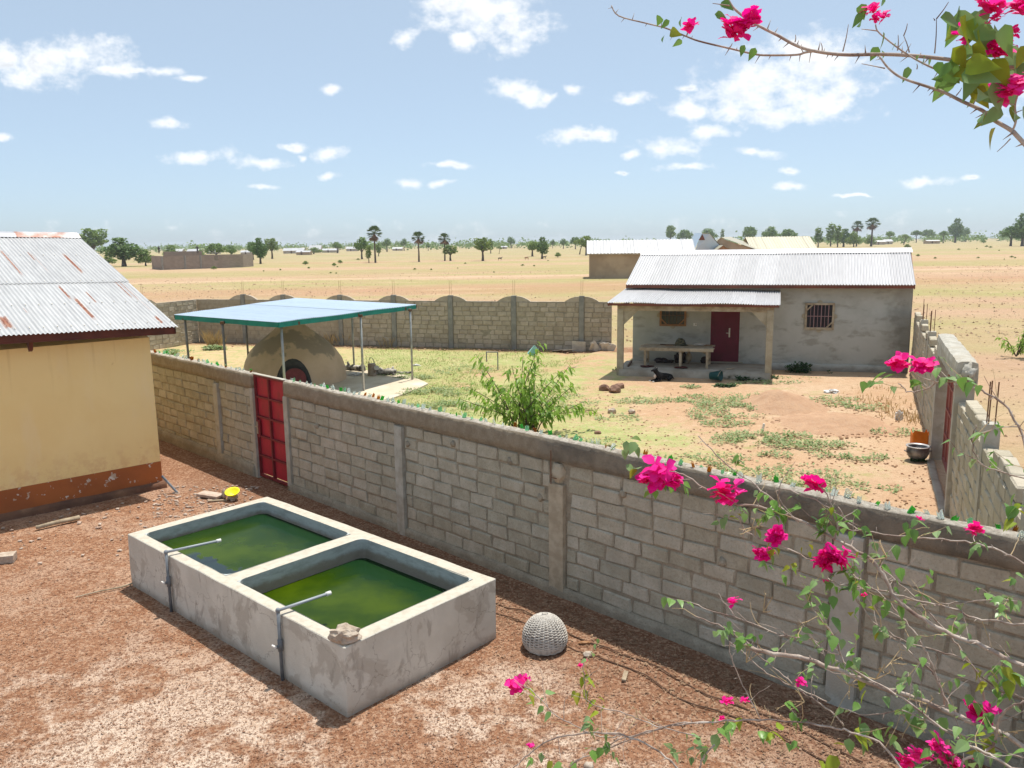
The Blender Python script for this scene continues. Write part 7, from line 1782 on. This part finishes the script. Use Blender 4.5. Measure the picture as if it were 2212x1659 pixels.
    part('wall', wl(b, b2, -.3, H, .25, [(L*.63, L*.63+1.0)]), M['enclosure'], r); part('wall', wl(a+(b-a).normalized()*-1.2, b, -.3, H, .25), M['enclosure'], r)
    bk = V(.1, 9, 0); part('wall', wl(a+bk, b2+bk*.8, -.3, H, .25), M['enclosure'], r); part('wall', wl(b2, b2+bk*.8, -.3, H, .25), M['enclosure'], r)
    i0, i1 = a+V(.5, 5, 0), a+V(9.5, 5, 0); part('inner_wall', wl(i0, i1, 0, H+.9, .2), M['enclosure'], r)
    for t in (.0, .27, .46):
        mb = MB(); q = b+(b2-b)*t-V(0, .06, 0); mb.box(q+Z3*H/2, (.35, .3, H)); part('column', mb, M['column_dark'], r)
    for k, (u, lab, arm) in enumerate(((344, 'person in dark clothes standing on the wall of the unfinished building, left', .12), (427, 'person in dark clothes with elbows out on the unfinished building wall, right', .42))):
        p = dp(u, 548, a.y+5); p.z = H+.5-(.0)
        J = [V(0,0,.78), V(0,0,1.05), V(0,0,1.32), V(0,0,1.44), V(0,0,1.58), V(.2,0,1.33), V(.2+arm*.7,0,1.1), V(.17,-.1,.95), V(-.2,0,1.33), V(-.2-arm*.7,0,1.1), V(-.17,-.1,.95), V(.11,0,.42), V(.12,0,.04), V(.12,-.12,.02), V(-.11,0,.42), V(-.12,0,.04), V(-.12,-.12,.02)]
        E = [(0,1),(1,2),(2,3),(3,4),(2,5),(5,6),(6,7),(2,8),(8,9),(9,10),(0,11),(11,12),(12,13),(0,14),(14,15),(15,16)]
        rr = [.15,.14,.16,.06,.11,.07,.05,.04,.07,.05,.04,.09,.06,.05,.09,.06,.05]
        root = thing('person', lab, 'person', p, 'workers on the unfinished building'); skinned('body', J, E, rr, M['cloth_dark'], None, None, None, 1, root)
        mb = MB(); mb.blob(p+V(0, -.02, 1.6), (.095, .11, .13), 2, .02, k); part('head', mb, M['skin'], root, True)
    # village houses near the horizon: (u0, u1, v_base, v_eave, v_ridge)
    V_ = [(264,296,550,544,538,'white roofed house left of the workers'),(357,392,550,543,538,'low pale roof between the workers on the unfinished building'),(404,432,549,543,538,'pale roof right of the second worker'),(446,470,548,544,540,'small roof behind the broad tree at the unfinished building'),(520,546,550,545,541,'white roof behind the right end of the unfinished building'),
          (612,655,547,541,536,'long white roofed house in the village'),(640,668,550,545,542,'low brown house before the long white roofed one'),(668,692,545,538,530,'big bright white roof in the village'),(696,728,545,540,537,'tan house right of the big white roof'),(748,772,542,537,533,'small pale house left of the fan palms'),(1083,1095,537,534,532,'tiny white house under the distant tall tree'),(1160,1175,540,537,534,'tiny pale house behind the thick trunked tree'),
          (1912,1928,527,521,517,'white roofed hut behind the umbrella tree'),(1888,1912,528,522,519,'grey house at the foot of the big fan palm'),(2003,2030,526,520,519,'low brown wall house on the right horizon'),(848,868,541,537,534,'tiny house between the first two fan palms')]
    for (u0, u1, vb, ve, vr, lab) in V_:
        uc = (u0+u1)/2; hz = 524-.0131*(uc-1106); Y = min(800, EYE*F_PX/(vb-hz)); c = dp(u0, vb, Y); L = (u1-u0)/F_PX*Y; c.z = 0
        hw = max(1.5, (vb-ve)/F_PX*Y); hr = max(hw+.6, (vb-vr)/F_PX*Y); r = thing('village_house', lab, 'house', c, 'village houses along the horizon'); n = V(0, -1, 0); D = 6
        mb = MB(); mb.add([c+V(0,0,-.3), c+V(L,0,-.3), c+V(L,D,-.3), c+V(0,D,-.3), c+V(0,0,hw), c+V(L,0,hw), c+V(L,D,hw), c+V(0,D,hw), c+V(0,D/2,hr), c+V(L,D/2,hr)], [(0,1,5,4),(1,2,6,9,5),(2,3,7,6),(3,0,4,8,7)]); part('wall', mb, M['farwhite'] if 'brown' not in lab else M['farwall'], r)
        mb = MB(); o_ = .4; mb.add([c+V(-o_,-o_,hw-.1), c+V(L+o_,-o_,hw-.1), c+V(L+o_,D/2,hr+.08), c+V(-o_,D/2,hr+.08), c+V(L+o_,D+o_,hw-.1), c+V(-o_,D+o_,hw-.1)], [(0,1,2,3),(3,2,4,5)]); part('roof', mb, M['farroof'] if ('white' in lab or 'pale' in lab) else M['fargrey'], r)
        mb = MB(); mb.box(c+V(L*.4, -.02, .9), (.9, .06, 1.8)); part('door', mb, M['wood_dark'], r)
    # grazing goats
    for k, (u, v) in enumerate(((1080, 563), (1138, 562), (1176, 560))):
        p = gp(u, v); s = 1 if k != 1 else -1
        J = [V(-.4*s,0,.7), V(0,0,.72), V(.35*s,0,.72), V(.5*s,0,.8), V(.62*s,0,.62 if k == 1 else .98), V(.78*s,0,.5 if k == 1 else .95), V(-.38*s,.1,.4), V(-.38*s,.1,.03), V(-.38*s,-.1,.4), V(-.38*s,-.1,.03), V(.33*s,.1,.4), V(.33*s,.1,.03), V(.33*s,-.1,.4), V(.33*s,-.1,.03), V(-.55*s,0,.75)]
        E = [(0,1),(1,2),(2,3),(3,4),(4,5),(0,6),(6,7),(0,8),(8,9),(2,10),(10,11),(2,12),(12,13),(0,14)]
        rr = [.17,.2,.18,.1,.09,.06,.07,.04,.07,.04,.06,.04,.06,.04,.04]
        skinned('goat', J, E, rr, M['bark'] if k != 1 else M['wood_orange'], ('dark goat nearest the lone yellow green tree', 'brown goat grazing in mid plain', 'dark goat standing under the thick trunked tree')[k], 'goat', V(p.x, p.y, 0), 1, group='animals grazing on the plain')
far_buildings()

# ================================================================== HAZE
def haze():
    mb = MB(); mb.box((0, 900, 8), (6200, 5200, 27)); m_ = bpy.data.materials.new('pale_haze'); m_.use_nodes = True; N = m_.node_tree.nodes
    N.remove(N['Principled BSDF']); v = N.new('ShaderNodeVolumePrincipled'); v.inputs['Color'].default_value = (.9, .95, 1, 1); v.inputs['Density'].default_value = .00022; v.inputs['Anisotropy'].default_value = .2
    m_.node_tree.links.new(v.outputs[0], N['Material Output'].inputs['Volume'])
    o = struct('haze', mb, m_); o['kind'] = 'stuff'
haze()
